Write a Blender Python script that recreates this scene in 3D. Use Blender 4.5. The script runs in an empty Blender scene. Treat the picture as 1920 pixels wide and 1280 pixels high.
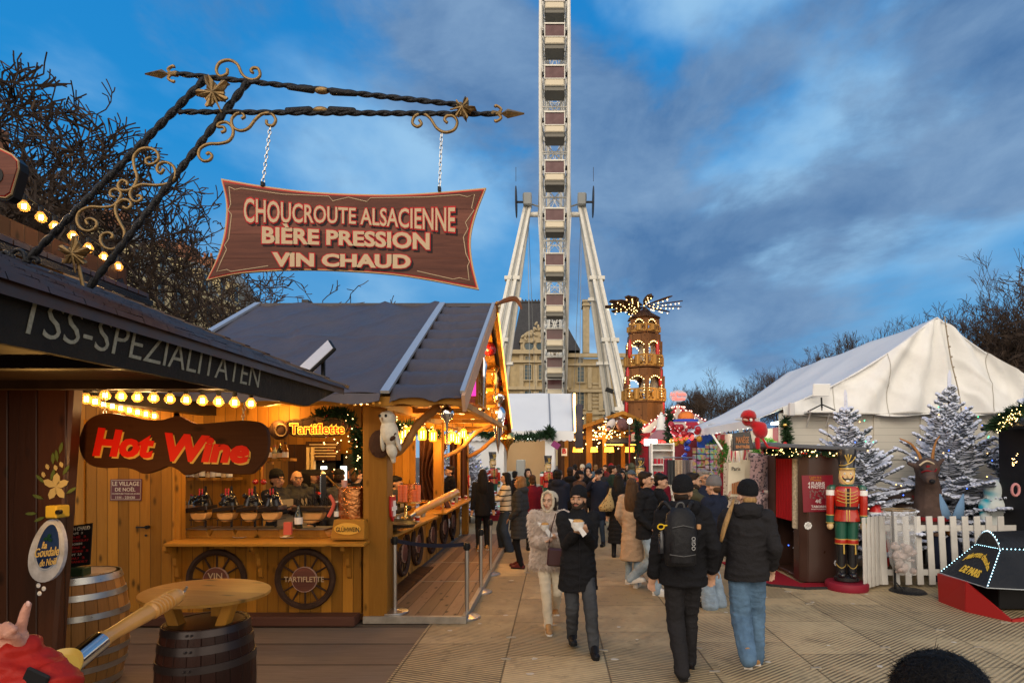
import bpy, bmesh, math, random
from math import sin, cos, pi, radians as R_, sqrt, atan2
from mathutils import Vector as V, Matrix, noise
random.seed(7)
S = bpy.context.scene
COL = S.collection
# ---------------- camera, world, sun, exposure ----------------
cam = bpy.data.cameras.new('camera'); camo = bpy.data.objects.new('camera', cam); COL.objects.link(camo)
cam.sensor_width = 36; cam.lens = 20.25; cam.shift_x = -80/1920; cam.shift_y = 216/1920
cam.clip_start = .05; cam.clip_end = 3000
camo.location = (0, 0, 2); camo.rotation_euler = (pi/2, 0, 0)
S.camera = camo
S.view_settings.view_transform = 'Standard'; S.view_settings.look = 'None'
S.view_settings.exposure = 0; S.view_settings.gamma = 1
S.cycles.use_denoising = True
S.cycles.max_bounces = 6; S.cycles.diffuse_bounces = 3; S.cycles.glossy_bounces = 3; S.cycles.transmission_bounces = 4
S.cycles.transparent_max_bounces = 8; S.cycles.caustics_reflective = False; S.cycles.caustics_refractive = False
S.cycles.sample_clamp_indirect = 4
SUN_EL, SUN_AZ = R_(9), R_(200)      # low western glow behind the camera
W = bpy.data.worlds.new('World'); S.world = W; W.use_nodes = True

class NT:
    def __init__(s, t): s.t = t; s.n = t.nodes; s.l = t.links
    def N(s, typ, ins=None, **kw):
        n = s.n.new('ShaderNode'+typ)
        for k, v in kw.items(): setattr(n, k, v)
        for k, v in (ins or {}).items():
            if isinstance(v, bpy.types.NodeSocket): s.l.new(v, n.inputs[k])
            else: n.inputs[k].default_value = v
        return n
    def math(s, op, a, b=0., c=0., clamp=False):
        return s.N('Math', {0: a, 1: b, 2: c}, operation=op, use_clamp=clamp).outputs[0]
    def ramp(s, fac, stops, interp='LINEAR'):
        n = s.N('ValToRGB', {0: fac}); cr = n.color_ramp; cr.interpolation = interp
        while len(cr.elements) < len(stops): cr.elements.new(.5)
        for e, (p, c) in zip(cr.elements, stops): e.position = p; e.color = (*c, 1) if len(c) == 3 else c
        return n.outputs[0]
    def mix(s, f, a, b, bt='MIX'):
        n = s.N('Mix', {0: f}, data_type='RGBA', blend_type=bt)
        for i, v in ((6, a), (7, b)):
            if isinstance(v, bpy.types.NodeSocket): s.l.new(v, n.inputs[i])
            else: n.inputs[i].default_value = (*v, 1) if len(v) == 3 else v
        return n.outputs[2]

SKY_OFF = (1.3, .5, 2.2)
def world():
    t = NT(W.node_tree); t.n.clear()
    sky = t.N('TexSky', sky_type='NISHITA', sun_disc=False, sun_elevation=SUN_EL, sun_rotation=SUN_AZ, air_density=1.6, dust_density=.6, ozone_density=5.)
    co = t.N('TexCoord').outputs['Generated']
    sp = t.N('SeparateXYZ', {0: co}); x, y, z = sp.outputs
    zz = t.math('MAXIMUM', z, 0.)
    # sky deepened to its dusk blue, brighter towards the horizon
    base = t.mix(.90, t.mix(1, sky.outputs[0], (.10, .10, .10), 'MULTIPLY'), t.ramp(zz, [(0, (.28, .50, .74)), (.16, (.13, .40, .74)), (.42, (.015, .285, .71)), (1, (.006, .16, .55))]))
    # cloud masses by direction: broad soft banks, torn edges, thin bright veils between them
    vec = t.N('CombineXYZ', {0: t.math('MULTIPLY', x, 1.15), 1: t.math('MULTIPLY', y, .5), 2: t.math('MULTIPLY', z, 2.1)}).outputs[0]
    def nz(off, sc, det, ro, di):
        return t.N('TexNoise', {'Vector': t.N('VectorMath', {0: vec, 1: off}, operation='ADD').outputs[0], 'Scale': sc, 'Detail': det, 'Roughness': ro, 'Distortion': di}).outputs[0]
    n1 = nz(SKY_OFF, 1.9, 12, .56, .25); n2 = nz((3.1, 1.7, .4), 4.2, 11, .60, .3); n3 = nz((7.3, 2.2, 5.1), 2.4, 8, .48, .2)
    side = t.N('MapRange', {0: x, 1: -.38, 2: .18, 3: -.17, 4: .10}).outputs[0]
    low_ = t.N('MapRange', {0: z, 1: .30, 2: .06, 3: 0., 4: -.06}).outputs[0]
    cover = t.math('ADD', t.math('ADD', n1, side), low_)
    thick = t.N('MapRange', {0: t.math('ADD', cover, t.math('MULTIPLY', n2, .16)), 1: .55, 2: .69}, interpolation_type='SMOOTHSTEP').outputs[0]
    veil = t.N('MapRange', {0: t.math('ADD', n3, t.math('MULTIPLY', side, .35)), 1: .455, 2: .69}, interpolation_type='SMOOTHSTEP').outputs[0]
    c1 = t.mix(t.math('MULTIPLY', veil, .85), base, (.36, .61, .86))
    grey = t.mix(t.N('MapRange', {0: n2, 1: .35, 2: .68}).outputs[0], (.075, .175, .37), (.215, .35, .55))
    c2 = t.mix(t.math('MULTIPLY', thick, .93), c1, grey)
    # the western half of the sky, behind the camera, still glows after sunset
    west = t.N('MapRange', {0: y, 1: -.02, 2: -.55}, interpolation_type='SMOOTHSTEP').outputs[0]
    c3 = t.mix(west, c2, t.ramp(zz, [(0, (2.5, 2.1, 1.65)), (.35, (1.8, 1.62, 1.4)), (1, (.64, .64, .64))]))
    low = t.N('MapRange', {0: z, 1: 0., 2: -.05}).outputs[0]
    c4 = t.mix(low, c3, (.10, .09, .08))
    bg = t.N('Background', {'Color': c4, 'Strength': 1.})
    o = t.N('OutputWorld'); t.l.new(bg.outputs[0], o.inputs[0])
world()
sl = bpy.data.lights.new('sun', 'SUN'); sl.energy = 1.1; sl.angle = R_(28); sl.color = (1, .87, .72)
so = bpy.data.objects.new('sun', sl); COL.objects.link(so)
so.rotation_euler = (R_(62), 0, R_(-20))
def lamp(loc, e, col=(1, .58, .20), r=.06, name='lamp_or_fill_light'):
    l = bpy.data.lights.new(name, 'POINT'); l.energy = e; l.color = col; l.shadow_soft_size = r
    o = bpy.data.objects.new(name, l); o.location = loc; COL.objects.link(o); return o

# ---------------- materials ----------------
MT = {}
def mat(name, col=(.5, .5, .5), rough=.6, metal=0., emi=None, es=1., nz=0, nv=.2, bump=0., bs=20., alpha=1., trans=0., build=None, samp=True, coat=0., sheen=0., stretch=None, dirt=0.):
    if name in MT: return MT[name]
    m = bpy.data.materials.new(name); m.use_nodes = True; MT[name] = m
    t = NT(m.node_tree); b = t.n['Principled BSDF']
    b.inputs['Roughness'].default_value = rough; b.inputs['Metallic'].default_value = metal
    b.inputs['Base Color'].default_value = (*col, 1)
    b.inputs['Specular IOR Level'].default_value = .5 if (metal or rough < .38 or coat) else .15
    if coat: b.inputs['Coat Weight'].default_value = coat
    if sheen: b.inputs['Sheen Weight'].default_value = sheen
    if trans: b.inputs['Transmission Weight'].default_value = trans
    b.inputs['Alpha'].default_value = alpha
    if emi: b.inputs['Emission Color'].default_value = (*emi, 1); b.inputs['Emission Strength'].default_value = es
    if not samp: m.cycles.emission_sampling = 'NONE'
    if nz or bump or dirt:
        co = t.N('TexCoord').outputs['Object']
        if stretch: co = t.N('Mapping', {0: co, 3: stretch}).outputs[0]
    if nz:
        f = t.N('TexNoise', {'Vector': co, 'Scale': nz, 'Detail': 6, 'Roughness': .6}).outputs[0]
        c = t.mix(1, (*col,), t.ramp(f, [(.25, (1-nv,)*3), (.75, (1+nv,)*3)]), 'MULTIPLY')
        if dirt:
            g = t.N('TexNoise', {'Vector': co, 'Scale': 1.3, 'Detail': 8, 'Roughness': .7}).outputs[0]
            c = t.mix(t.math('MULTIPLY', t.N('MapRange', {0: g, 1: .5, 2: .75}).outputs[0], dirt), c, (.09, .075, .055))
        t.l.new(c, b.inputs['Base Color'])
        t.l.new(t.N('MapRange', {0: f, 1: .3, 2: .7, 3: max(0, rough-.1), 4: min(1, rough+.12)}).outputs[0], b.inputs['Roughness'])
    if bump:
        f = t.N('TexNoise', {'Vector': co, 'Scale': bs, 'Detail': 4, 'Roughness': .55}).outputs[0]
        bp = t.N('Bump', {'Strength': min(1, bump), 'Distance': .02*max(1, bump), 'Height': f}).outputs[0]
        t.l.new(bp, b.inputs['Normal'])
    if build: build(t, b)
    return m

def wood(name, c1, c2, w=.12, along='z', across=None, rough=.55, knots=True, gap=.5, coat=0.):
    """planks running along an axis; colour varies from plank to plank, grain and knots"""
    if name in MT: return MT[name]
    def bd(t, b):
        sp = t.N('SeparateXYZ', {0: t.N('TexCoord').outputs['Object']}); x, y, z = sp.outputs
        A = {'x': x, 'y': y, 'z': z}
        al = A[along]
        if across: ac = A[across]
        else: ac = t.math('ADD', *[A[k] for k in 'xyz' if k != along])
        q = t.math('DIVIDE', ac, w); fl = t.math('FLOOR', q); fr = t.math('FRACT', q)
        rnd = t.N('TexWhiteNoise', {'W': fl}, noise_dimensions='1D').outputs[0]
        g = t.N('CombineXYZ', {0: t.math('MULTIPLY', ac, 22.), 1: t.math('ADD', t.math('MULTIPLY', al, 1.6), t.math('MULTIPLY', rnd, 37.)), 2: rnd}).outputs[0]
        gr = t.N('TexNoise', {'Vector': g, 'Scale': 1.6, 'Detail': 7, 'Roughness': .65, 'Distortion': .6}).outputs[0]
        c = t.mix(gr, c1, c2)
        c = t.mix(1, c, t.ramp(rnd, [(0, (.60,)*3), (1, (1.2,)*3)]), 'MULTIPLY')
        if knots:
            kv = t.N('CombineXYZ', {0: t.math('MULTIPLY', ac, 8.), 1: t.math('MULTIPLY', al, 3.4), 2: rnd}).outputs[0]
            k = t.N('TexVoronoi', {'Vector': kv, 'Scale': .9}).outputs['Distance']
            c = t.mix(t.N('MapRange', {0: k, 1: .21, 2: .07}).outputs[0], c, tuple(v*.22 for v in c1))
        edge = t.math('MINIMUM', fr, t.math('SUBTRACT', 1., fr))
        gp = t.N('MapRange', {0: edge, 1: .01, 2: .05, 3: gap*1.4, 4: 0.}).outputs[0]
        if gap: c = t.mix(gp, c, tuple(v*.12 for v in c1))
        t.l.new(c, b.inputs['Base Color'])
        h = t.math('SUBTRACT', t.math('MULTIPLY', gr, .25), gp)
        t.l.new(t.N('Bump', {'Strength': .5, 'Distance': .01, 'Height': h}).outputs[0], b.inputs['Normal'])
    return mat(name, c1, rough, build=bd, coat=coat)

# ---------------- mesh builder ----------------
TMP = bpy.data.scenes.new('workbench')
def evaluated(o):
    vl = TMP.view_layers[0]; vl.update(); dg = vl.depsgraph; dg.update()
    return bpy.data.meshes.new_from_object(o.evaluated_get(dg))

def at(u, v, Y): return V(((u-1040)*Y/1080, Y, 2-(v-856)*Y/1080))
def gY(v, z=0.): return 1080*(2-z)/(v-856)
def frames(pts, closed=False):
    n = len(pts); T = []
    for i in range(n):
        a = pts[(i-1) % n] if closed or i else pts[0]; b = pts[(i+1) % n] if closed or i < n-1 else pts[-1]
        d = (b-a); T.append(d.normalized() if d.length > 1e-9 else V((0, 0, 1)))
    u = T[0].orthogonal().normalized(); out = []
    for t in T:
        u = (u - t*u.dot(t)); u = u.normalized() if u.length > 1e-6 else t.orthogonal().normalized()
        out.append((u, t.cross(u)))
    return out
class MB:
    def __init__(s): s.v = []; s.f = []; s.m = []; s.c = 0; s.T = None
    def add(s, vs, fs):
        o = len(s.v)
        s.v += [tuple(s.T @ V(p)) for p in vs] if s.T is not None else [tuple(p) for p in vs]
        s.f += [tuple(i+o for i in f) for f in fs]; s.m += [s.c]*len(fs); return s
    def box(s, c, d, M=None):
        x, y, z = (k/2 for k in d)
        vs = [V((a*x, b*y, e*z)) for a in (-1, 1) for b in (-1, 1) for e in (-1, 1)]
        if M is not None: vs = [M @ p for p in vs]
        c = V(c)
        return s.add([p+c for p in vs], [(0, 1, 3, 2), (4, 6, 7, 5), (0, 4, 5, 1), (2, 3, 7, 6), (0, 2, 6, 4), (1, 5, 7, 3)])
    def bb(s, x0, x1, y0, y1, z0, z1): return s.box(((x0+x1)/2, (y0+y1)/2, (z0+z1)/2), (abs(x1-x0), abs(y1-y0), abs(z1-z0)))
    def bar(s, a, b, w, h=None, up=None):
        """box from a to b, w wide, h thick"""
        a, b = V(a), V(b); h = h or w; d = b-a; L = d.length; d.normalize()
        up = V(up) if up else (V((0, 0, 1)) if abs(d.z) < .95 else V((0, 1, 0)))
        x = d.cross(up).normalized(); z = x.cross(d)
        M = Matrix((x, d, z)).transposed()
        return s.box((a+b)/2, (w, L, h), M)
    def tube(s, pts, r, n=8, closed=False, cap=True, ry=None):
        pts = [V(p) for p in pts]; k = len(pts); rr = r if isinstance(r, (list, tuple)) else [r]*k
        fr = frames(pts, closed); vs = []; fs = []
        for p, q, (u, w) in zip(pts, rr, fr):
            for j in range(n):
                a = 2*pi*j/n; vs.append(p+u*(q*cos(a))+w*((ry or 1)*q*sin(a)))
        for i in range(k if closed else k-1):
            for j in range(n):
                a = i*n+j; b = i*n+(j+1) % n; c = ((i+1) % k)*n
                fs.append((a, b, c+(j+1) % n, c+j))
        if cap and not closed:
            fs.append(tuple(range(n-1, -1, -1))); fs.append(tuple(range((k-1)*n, k*n)))
        return s.add(vs, fs)
    def cap(s, a, b, ra, rb=None, n=10, fl=1.):
        a, b = V(a), V(b); rb = ra if rb is None else rb; d = b-a
        if d.length < 1e-6: d = V((0, 0, .001)); b = a+d
        d.normalize(); P = []; Q = []
        for k in range(4):
            t = pi/2*(k)/4; P.append(a-d*(ra*cos(t))); Q.append(ra*max(.02, sin(t)))
        P.append(a); Q.append(ra); P.append(b); Q.append(rb)
        for k in range(3, -1, -1):
            t = pi/2*k/4; P.append(b+d*(rb*cos(t))); Q.append(rb*max(.02, sin(t)))
        return s.tube(P, Q, n)
    def lathe(s, prof, c=(0, 0, 0), n=20, M=None, sy=1.):
        c = V(c); vs = []; fs = []; k = len(prof)
        for r, z in prof:
            for j in range(n):
                a = 2*pi*j/n; p = V((r*cos(a), r*sin(a)*sy, z)); vs.append(c+(M @ p if M is not None else p))
        for i in range(k-1):
            for j in range(n): fs.append((i*n+j, i*n+(j+1) % n, (i+1)*n+(j+1) % n, (i+1)*n+j))
        fs.append(tuple(range(n-1, -1, -1))); fs.append(tuple(range((k-1)*n, k*n)))
        return s.add(vs, fs)
    def ell(s, c, r, M=None, n=14, k=9):
        if not isinstance(r, (tuple, list)): r = (r, r, r)
        S3 = Matrix.Diagonal(V(r)); M2 = (M @ S3) if M is not None else S3
        return s.lathe([(max(.015, sin(pi*i/k)), -cos(pi*i/k)) for i in range(k+1)], c, n, M2)
    def loft(s, rings, n=16):
        """rings: (centre, rx, ry) stacked, elliptic, horizontal"""
        vs = []; fs = []; k = len(rings)
        for c, rx, ry in rings:
            for j in range(n): a = 2*pi*j/n; vs.append((c[0]+rx*cos(a), c[1]+ry*sin(a), c[2]))
        for i in range(k-1):
            for j in range(n): fs.append((i*n+j, i*n+(j+1) % n, (i+1)*n+(j+1) % n, (i+1)*n+j))
        fs.append(tuple(range(n-1, -1, -1))); fs.append(tuple(range((k-1)*n, k*n)))
        return s.add(vs, fs)
    def prism(s, poly, fn, d):
        """poly in 2-D, fn maps (a, b) to 3-D, extruded by vector d"""
        d = V(d); a = [V(fn(*p)) for p in poly]; n = len(a)
        fs = [tuple(range(n)), tuple(range(2*n-1, n-1, -1))]+[(i, n+i, n+(i+1) % n, (i+1) % n) for i in range(n)]
        return s.add(a+[p+d for p in a], fs)
    def quad(s, *p): return s.add(p, [tuple(range(len(p)))])
    def grid(s, fn, nu, nv):
        vs = [fn(i/nu, j/nv) for j in range(nv+1) for i in range(nu+1)]
        return s.add(vs, [(j*(nu+1)+i, j*(nu+1)+i+1, (j+1)*(nu+1)+i+1, (j+1)*(nu+1)+i) for j in range(nv) for i in range(nu)])
    def build(s, name, mats, parent=None, smooth=None, bevel=0, remesh=0, thick=0, recalc=True):
        me = bpy.data.meshes.new(name)
        off = wloc(parent) if parent else V((0, 0, 0))
        me.from_pydata([(p[0]-off.x, p[1]-off.y, p[2]-off.z) for p in s.v], [], s.f)
        mats = mats if isinstance(mats, (list, tuple)) else [mats]
        for m in mats: me.materials.append(m)
        if len(mats) > 1: me.polygons.foreach_set('material_index', s.m)
        if recalc or bevel:
            bm = bmesh.new(); bm.from_mesh(me)
            if recalc: bmesh.ops.recalc_face_normals(bm, faces=bm.faces)
            if bevel:
                bmesh.ops.bevel(bm, geom=[e for e in bm.edges if len(e.link_faces) == 2 and e.calc_face_angle(0) > .5], offset=bevel, segments=1, affect='EDGES', clamp_overlap=True)
            bm.to_mesh(me); bm.free()
        o = bpy.data.objects.new(name, me); COL.objects.link(o)
        if remesh or thick:
            if thick: md = o.modifiers.new('s', 'SOLIDIFY'); md.thickness = thick; md.offset = 0
            if remesh:
                md = o.modifiers.new('r', 'REMESH'); md.mode = 'VOXEL'; md.voxel_size = remesh; md.use_smooth_shade = True
                md = o.modifiers.new('m', 'SMOOTH'); md.iterations = 3; md.factor = .5
            COL.objects.unlink(o); TMP.collection.objects.link(o)
            m2 = evaluated(o); TMP.collection.objects.unlink(o); COL.objects.link(o); o.modifiers.clear(); o.data = m2; bpy.data.meshes.remove(me); me = m2; me.name = name
        if smooth:
            me.shade_smooth()
            if smooth is not True: me.set_sharp_from_angle(angle=R_(smooth))
        if parent: o.parent = parent
        return o
def wloc(o):
    p = V((0, 0, 0))
    while o: p = p+o.location; o = o.parent
    return p
def tag(o, label=None, cat=None, group=None, kind=None):
    if label: o['label'] = label
    if cat: o['category'] = cat
    if group: o['group'] = group
    if kind: o['kind'] = kind
    return o
def thing(name, label, cat, loc=(0, 0, 0), group=None):
    o = bpy.data.objects.new(name, None); COL.objects.link(o); o.location = loc; o.empty_display_size = .1
    return tag(o, label, cat, group)
def dup(o, parent=None, loc=None, rz=None, label=None, sc=None):
    c = o.copy(); COL.objects.link(c); c.parent = parent
    if loc is not None: c.location = loc
    if rz is not None: c.rotation_euler[2] = rz
    if sc: c.scale = (sc,)*3 if not isinstance(sc, tuple) else sc
    if label: c['label'] = label
    for ch in list(o.children): dup(ch, c)
    return c
_dg = None
FONT = {}
def text(name, s, size, M, m, parent, ext=.004, bold=0., squash=1., spacing=1., shear=0., align='CENTER'):
    """lettering as real mesh; M places the local x (reading) / y (up) / z (out) frame"""
    cu = bpy.data.curves.new('t', 'FONT'); cu.body = s; cu.size = size; cu.extrude = ext; cu.offset = bold*size
    cu.align_x = align; cu.align_y = 'CENTER'; cu.space_character = spacing; cu.shear = shear; cu.resolution_u = 3
    o = bpy.data.objects.new('t', cu); TMP.collection.objects.link(o)
    me = evaluated(o); bpy.data.objects.remove(o); bpy.data.curves.remove(cu)
    me.transform(Matrix.Diagonal((squash, 1, 1, 1)))
    if callable(M):
        for v in me.vertices: v.co = M(v.co)
    else: me.transform(M)
    if parent: me.transform(Matrix.Translation(-wloc(parent)))
    me.materials.clear(); me.materials.append(m); me.name = name
    r = bpy.data.objects.new(name, me); COL.objects.link(r)
    if parent: r.parent = parent
    return r
def frame(o, x=(1, 0, 0), up=(0, 0, 1)):
    x = V(x).normalized(); z = x.cross(V(up)).normalized(); y = z.cross(x)
    M = Matrix((x, y, z)).transposed().to_4x4(); M.translation = V(o); return M
def rz(a): return Matrix.Rotation(R_(a), 3, 'Z')
def rx(a): return Matrix.Rotation(R_(a), 3, 'X')
def ry(a): return Matrix.Rotation(R_(a), 3, 'Y')

# palette
M_pine = wood('pine_boards', (.47, .215, .028), (.29, .115, .012), .13)
M_pineb = wood('pine_beam', (.48, .225, .034), (.31, .125, .015), .6, gap=0)
M_pineh = wood('pine_rail', (.53, .26, .040), (.36, .155, .020), .5, along='x', gap=0)
M_piney = wood('pine_rail_long', (.53, .26, .040), (.36, .155, .020), .3, along='y', gap=0)
M_dark = wood('dark_stained_wood', (.085, .030, .012), (.035, .012, .006), .22, rough=.32)
M_brown = wood('brown_planks', (.10, .045, .02), (.05, .022, .01), .15)
M_deck = wood('deck_boards', (.30, .20, .125), (.19, .115, .065), .17, along='y', across='x', rough=.6)
M_grayw = wood('grey_weathered_boards', (.165, .13, .10), (.085, .065, .052), .62, along='x', across='y', rough=.55)
M_steel = mat('brushed_steel', (.50, .49, .47), .33, 1.)
M_iron = mat('black_iron', (.018, .018, .02), .45, .6, bump=.6, bs=70)
M_gold = mat('antique_gold', (.27, .175, .075), .5, .8, nz=20, nv=.35, bump=.3, bs=60)
M_brass = mat('shiny_gold', (.85, .55, .16), .18, 1.)
M_silver = mat('silver_ball', (.8, .8, .8), .1, 1.)
M_black = mat('black_plastic', (.012, .012, .013), .4)
M_white = mat('white_paint', (.78, .77, .74), .5, nz=8, nv=.06, dirt=.12)
M_whitep = mat('white_plain', (.8, .8, .78), .5)
M_red = mat('red_paint', (.50, .014, .012), .35)
M_cream = mat('cream_paint', (.62, .50, .34), .5)
M_green = mat('green_paint', (.012, .06, .035), .45)
M_bulb = mat('warm_bulb', (1, .6, .2), .4, emi=(1, .56, .15), es=7, samp=False)
M_bulbg = mat('bulb_glass', (1, .55, .12), .15, emi=(1, .47, .08), es=1.5, samp=False)
M_fil = mat('bulb_filament', (1, .7, .3), .4, emi=(1, .72, .30), es=22, samp=False)
M_fairy = mat('fairy_light', (1, .7, .3), .4, emi=(1, .62, .22), es=9, samp=False)
M_fir = mat('fir_needles', (.022, .05, .02), .7, nz=30, nv=.5)
# ================= ground =================
def ground_mat():
    def bd(t, b):
        x, y, z = t.N('SeparateXYZ', {0: t.N('TexCoord').outputs['Object']}).outputs
        px = t.math('ADD', t.math('DIVIDE', x, .985), .49); py = t.math('DIVIDE', t.math('ADD', y, t.math('MULTIPLY', t.math('FLOOR', px), .37)), 1.16)
        cell = t.N('CombineXYZ', {0: t.math('FLOOR', px), 1: t.math('FLOOR', py), 2: 0.}).outputs[0]
        rnd = t.N('TexWhiteNoise', {'Vector': cell}, noise_dimensions='2D').outputs[0]
        a = t.math('ADD', t.math('MULTIPLY', x, 1.), t.math('MULTIPLY', y, -1.35))
        c_ = t.math('ADD', t.math('MULTIPLY', x, .55), t.math('MULTIPLY', y, 1.5))
        sel = t.math('GREATER_THAN', t.math('ADD', x, t.math('MULTIPLY', rnd, 1.2)), 2.2)
        q = t.N('Mix', {0: sel, 2: c_, 3: a}, data_type='FLOAT').outputs[0]
        fr = t.math('FRACT', t.math('MULTIPLY', q, 14.)); tri = t.math('ABSOLUTE', t.math('SUBTRACT', fr, .5))
        rib = t.N('MapRange', {0: tri, 1: .20, 2: .34}).outputs[0]
        P = t.N('TexCoord').outputs['Object']
        n = t.N('TexNoise', {'Vector': P, 'Scale': .9, 'Detail': 9, 'Roughness': .65}).outputs[0]
        n2 = t.N('TexNoise', {'Vector': P, 'Scale': 9., 'Detail': 8, 'Roughness': .7}).outputs[0]
        wear = t.N('MapRange', {0: t.math('ADD', n, t.math('MULTIPLY', rnd, .14)), 1: .52, 2: .68, 3: 1., 4: .25}).outputs[0]
        col = t.mix(n2, (.36, .265, .14), (.67, .515, .30))
        col = t.mix(1, col, t.ramp(rnd, [(0, (.90,)*3), (1, (1.06,)*3)]), 'MULTIPLY')
        dk = t.math('MULTIPLY', t.math('MULTIPLY', rib, wear), .78)
        col = t.mix(dk, col, (.055, .042, .028))
        ex = t.math('ABSOLUTE', t.math('SUBTRACT', t.math('FRACT', px), .5)); ey = t.math('ABSOLUTE', t.math('SUBTRACT', t.math('FRACT', py), .5))
        seam = t.math('MAXIMUM', t.N('MapRange', {0: ex, 1: .489, 2: .495}).outputs[0], t.N('MapRange', {0: ey, 1: .491, 2: .496, 4: .7}).outputs[0])
        col = t.mix(t.math('MULTIPLY', seam, .6), col, (.03, .022, .015))
        st = t.N('TexNoise', {'Vector': P, 'Scale': 3.3, 'Detail': 5, 'Roughness': .7}).outputs[0]
        col = t.mix(t.N('MapRange', {0: st, 1: .55, 2: .72, 4: .6}).outputs[0], col, (.10, .08, .055))
        sp2 = t.N('TexVoronoi', {'Vector': P, 'Scale': 7.}).outputs['Distance']
        col = t.mix(t.N('MapRange', {0: sp2, 1: .075, 2: .045, 4: .75}).outputs[0], col, (.05, .04, .03))
        t.l.new(col, b.inputs['Base Color'])
        t.l.new(t.N('Bump', {'Strength': .7, 'Distance': .012, 'Height': t.math('SUBTRACT', t.math('MULTIPLY', n2, .3), t.math('ADD', t.math('MULTIPLY', rib, wear), seam))}).outputs[0], b.inputs['Normal'])
        t.l.new(t.N('MapRange', {0: n2, 1: .3, 2: .7, 3: .45, 4: .75}).outputs[0], b.inputs['Roughness'])
    return mat('ribbed_floor_mats', (.3, .25, .17), .6, build=bd)
g = MB(); g.quad((-900, -300, -.05), (900, -300, -.05), (900, 1500, -.05), (-900, 1500, -.05))
tag(g.build('ground', mat('gravel', (.16, .14, .115), .9, nz=3, nv=.35, bump=.4)), kind='structure')
g = MB(); g.bb(-1.5, 14, -1, 60, -.046, 0); g.bb(-3.4, -1.5, 14.6, 60, -.046, 0)
random.seed(3)
g.c = 1
for i in range(-1, 9):
    for k in range(26):
        y = 3.5+k*.62+random.uniform(-.2, .2)+(i % 3)*.1; x = (i+.51)*.985
        if random.random() < .5 and x > -1.3: g.box((x, y, .006), (.10, .022, .012), rz(random.uniform(-12, 12)))
tag(g.build('pavement', [ground_mat(), mat('zinc_clips', (.34, .30, .24), .5, .3)]), kind='structure')
g = MB(); g.bb(-9, -1.505, -1, 7.4, -.046, -.012)
tag(g.build('boarded_floor', wood('grey_floor_panels', (.26, .20, .15), (.085, .065, .05), .62, along='x', across='y', knots=False)), kind='structure')
random.seed(11)
for i, (x, y) in enumerate([(-.2, 5.7), (.9, 6.3), (2.9, 6.1), (-.9, 6.9), (3.6, 5.6), (2.2, 7.4), (.15, 7.9), (4.3, 6.2), (-.7, 9.3), (1.9, 8.8), (3.0, 8.2), (1.2, 5.2)]+[(random.uniform(-1.2, 5), random.uniform(5.2, 12)) for _ in range(26)]):
    m = MB(); r = .035*random.uniform(.6, 1.1)
    m.prism([(x+r*random.uniform(.5, 1.4)*cos(a), y+r*random.uniform(.4, 1.1)*sin(a)) for a in (0, .9, 1.9, 2.8, 3.9, 5.1)], lambda a, b: (a, b, .004), (0, 0, .003))
    tag(m.build('paper_scrap', mat('trodden_paper', (.55, .50, .42), .8)), 'small trodden scrap of pale paper lying on the beige mats', 'litter', 'paper scraps on the beige mats')

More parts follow.
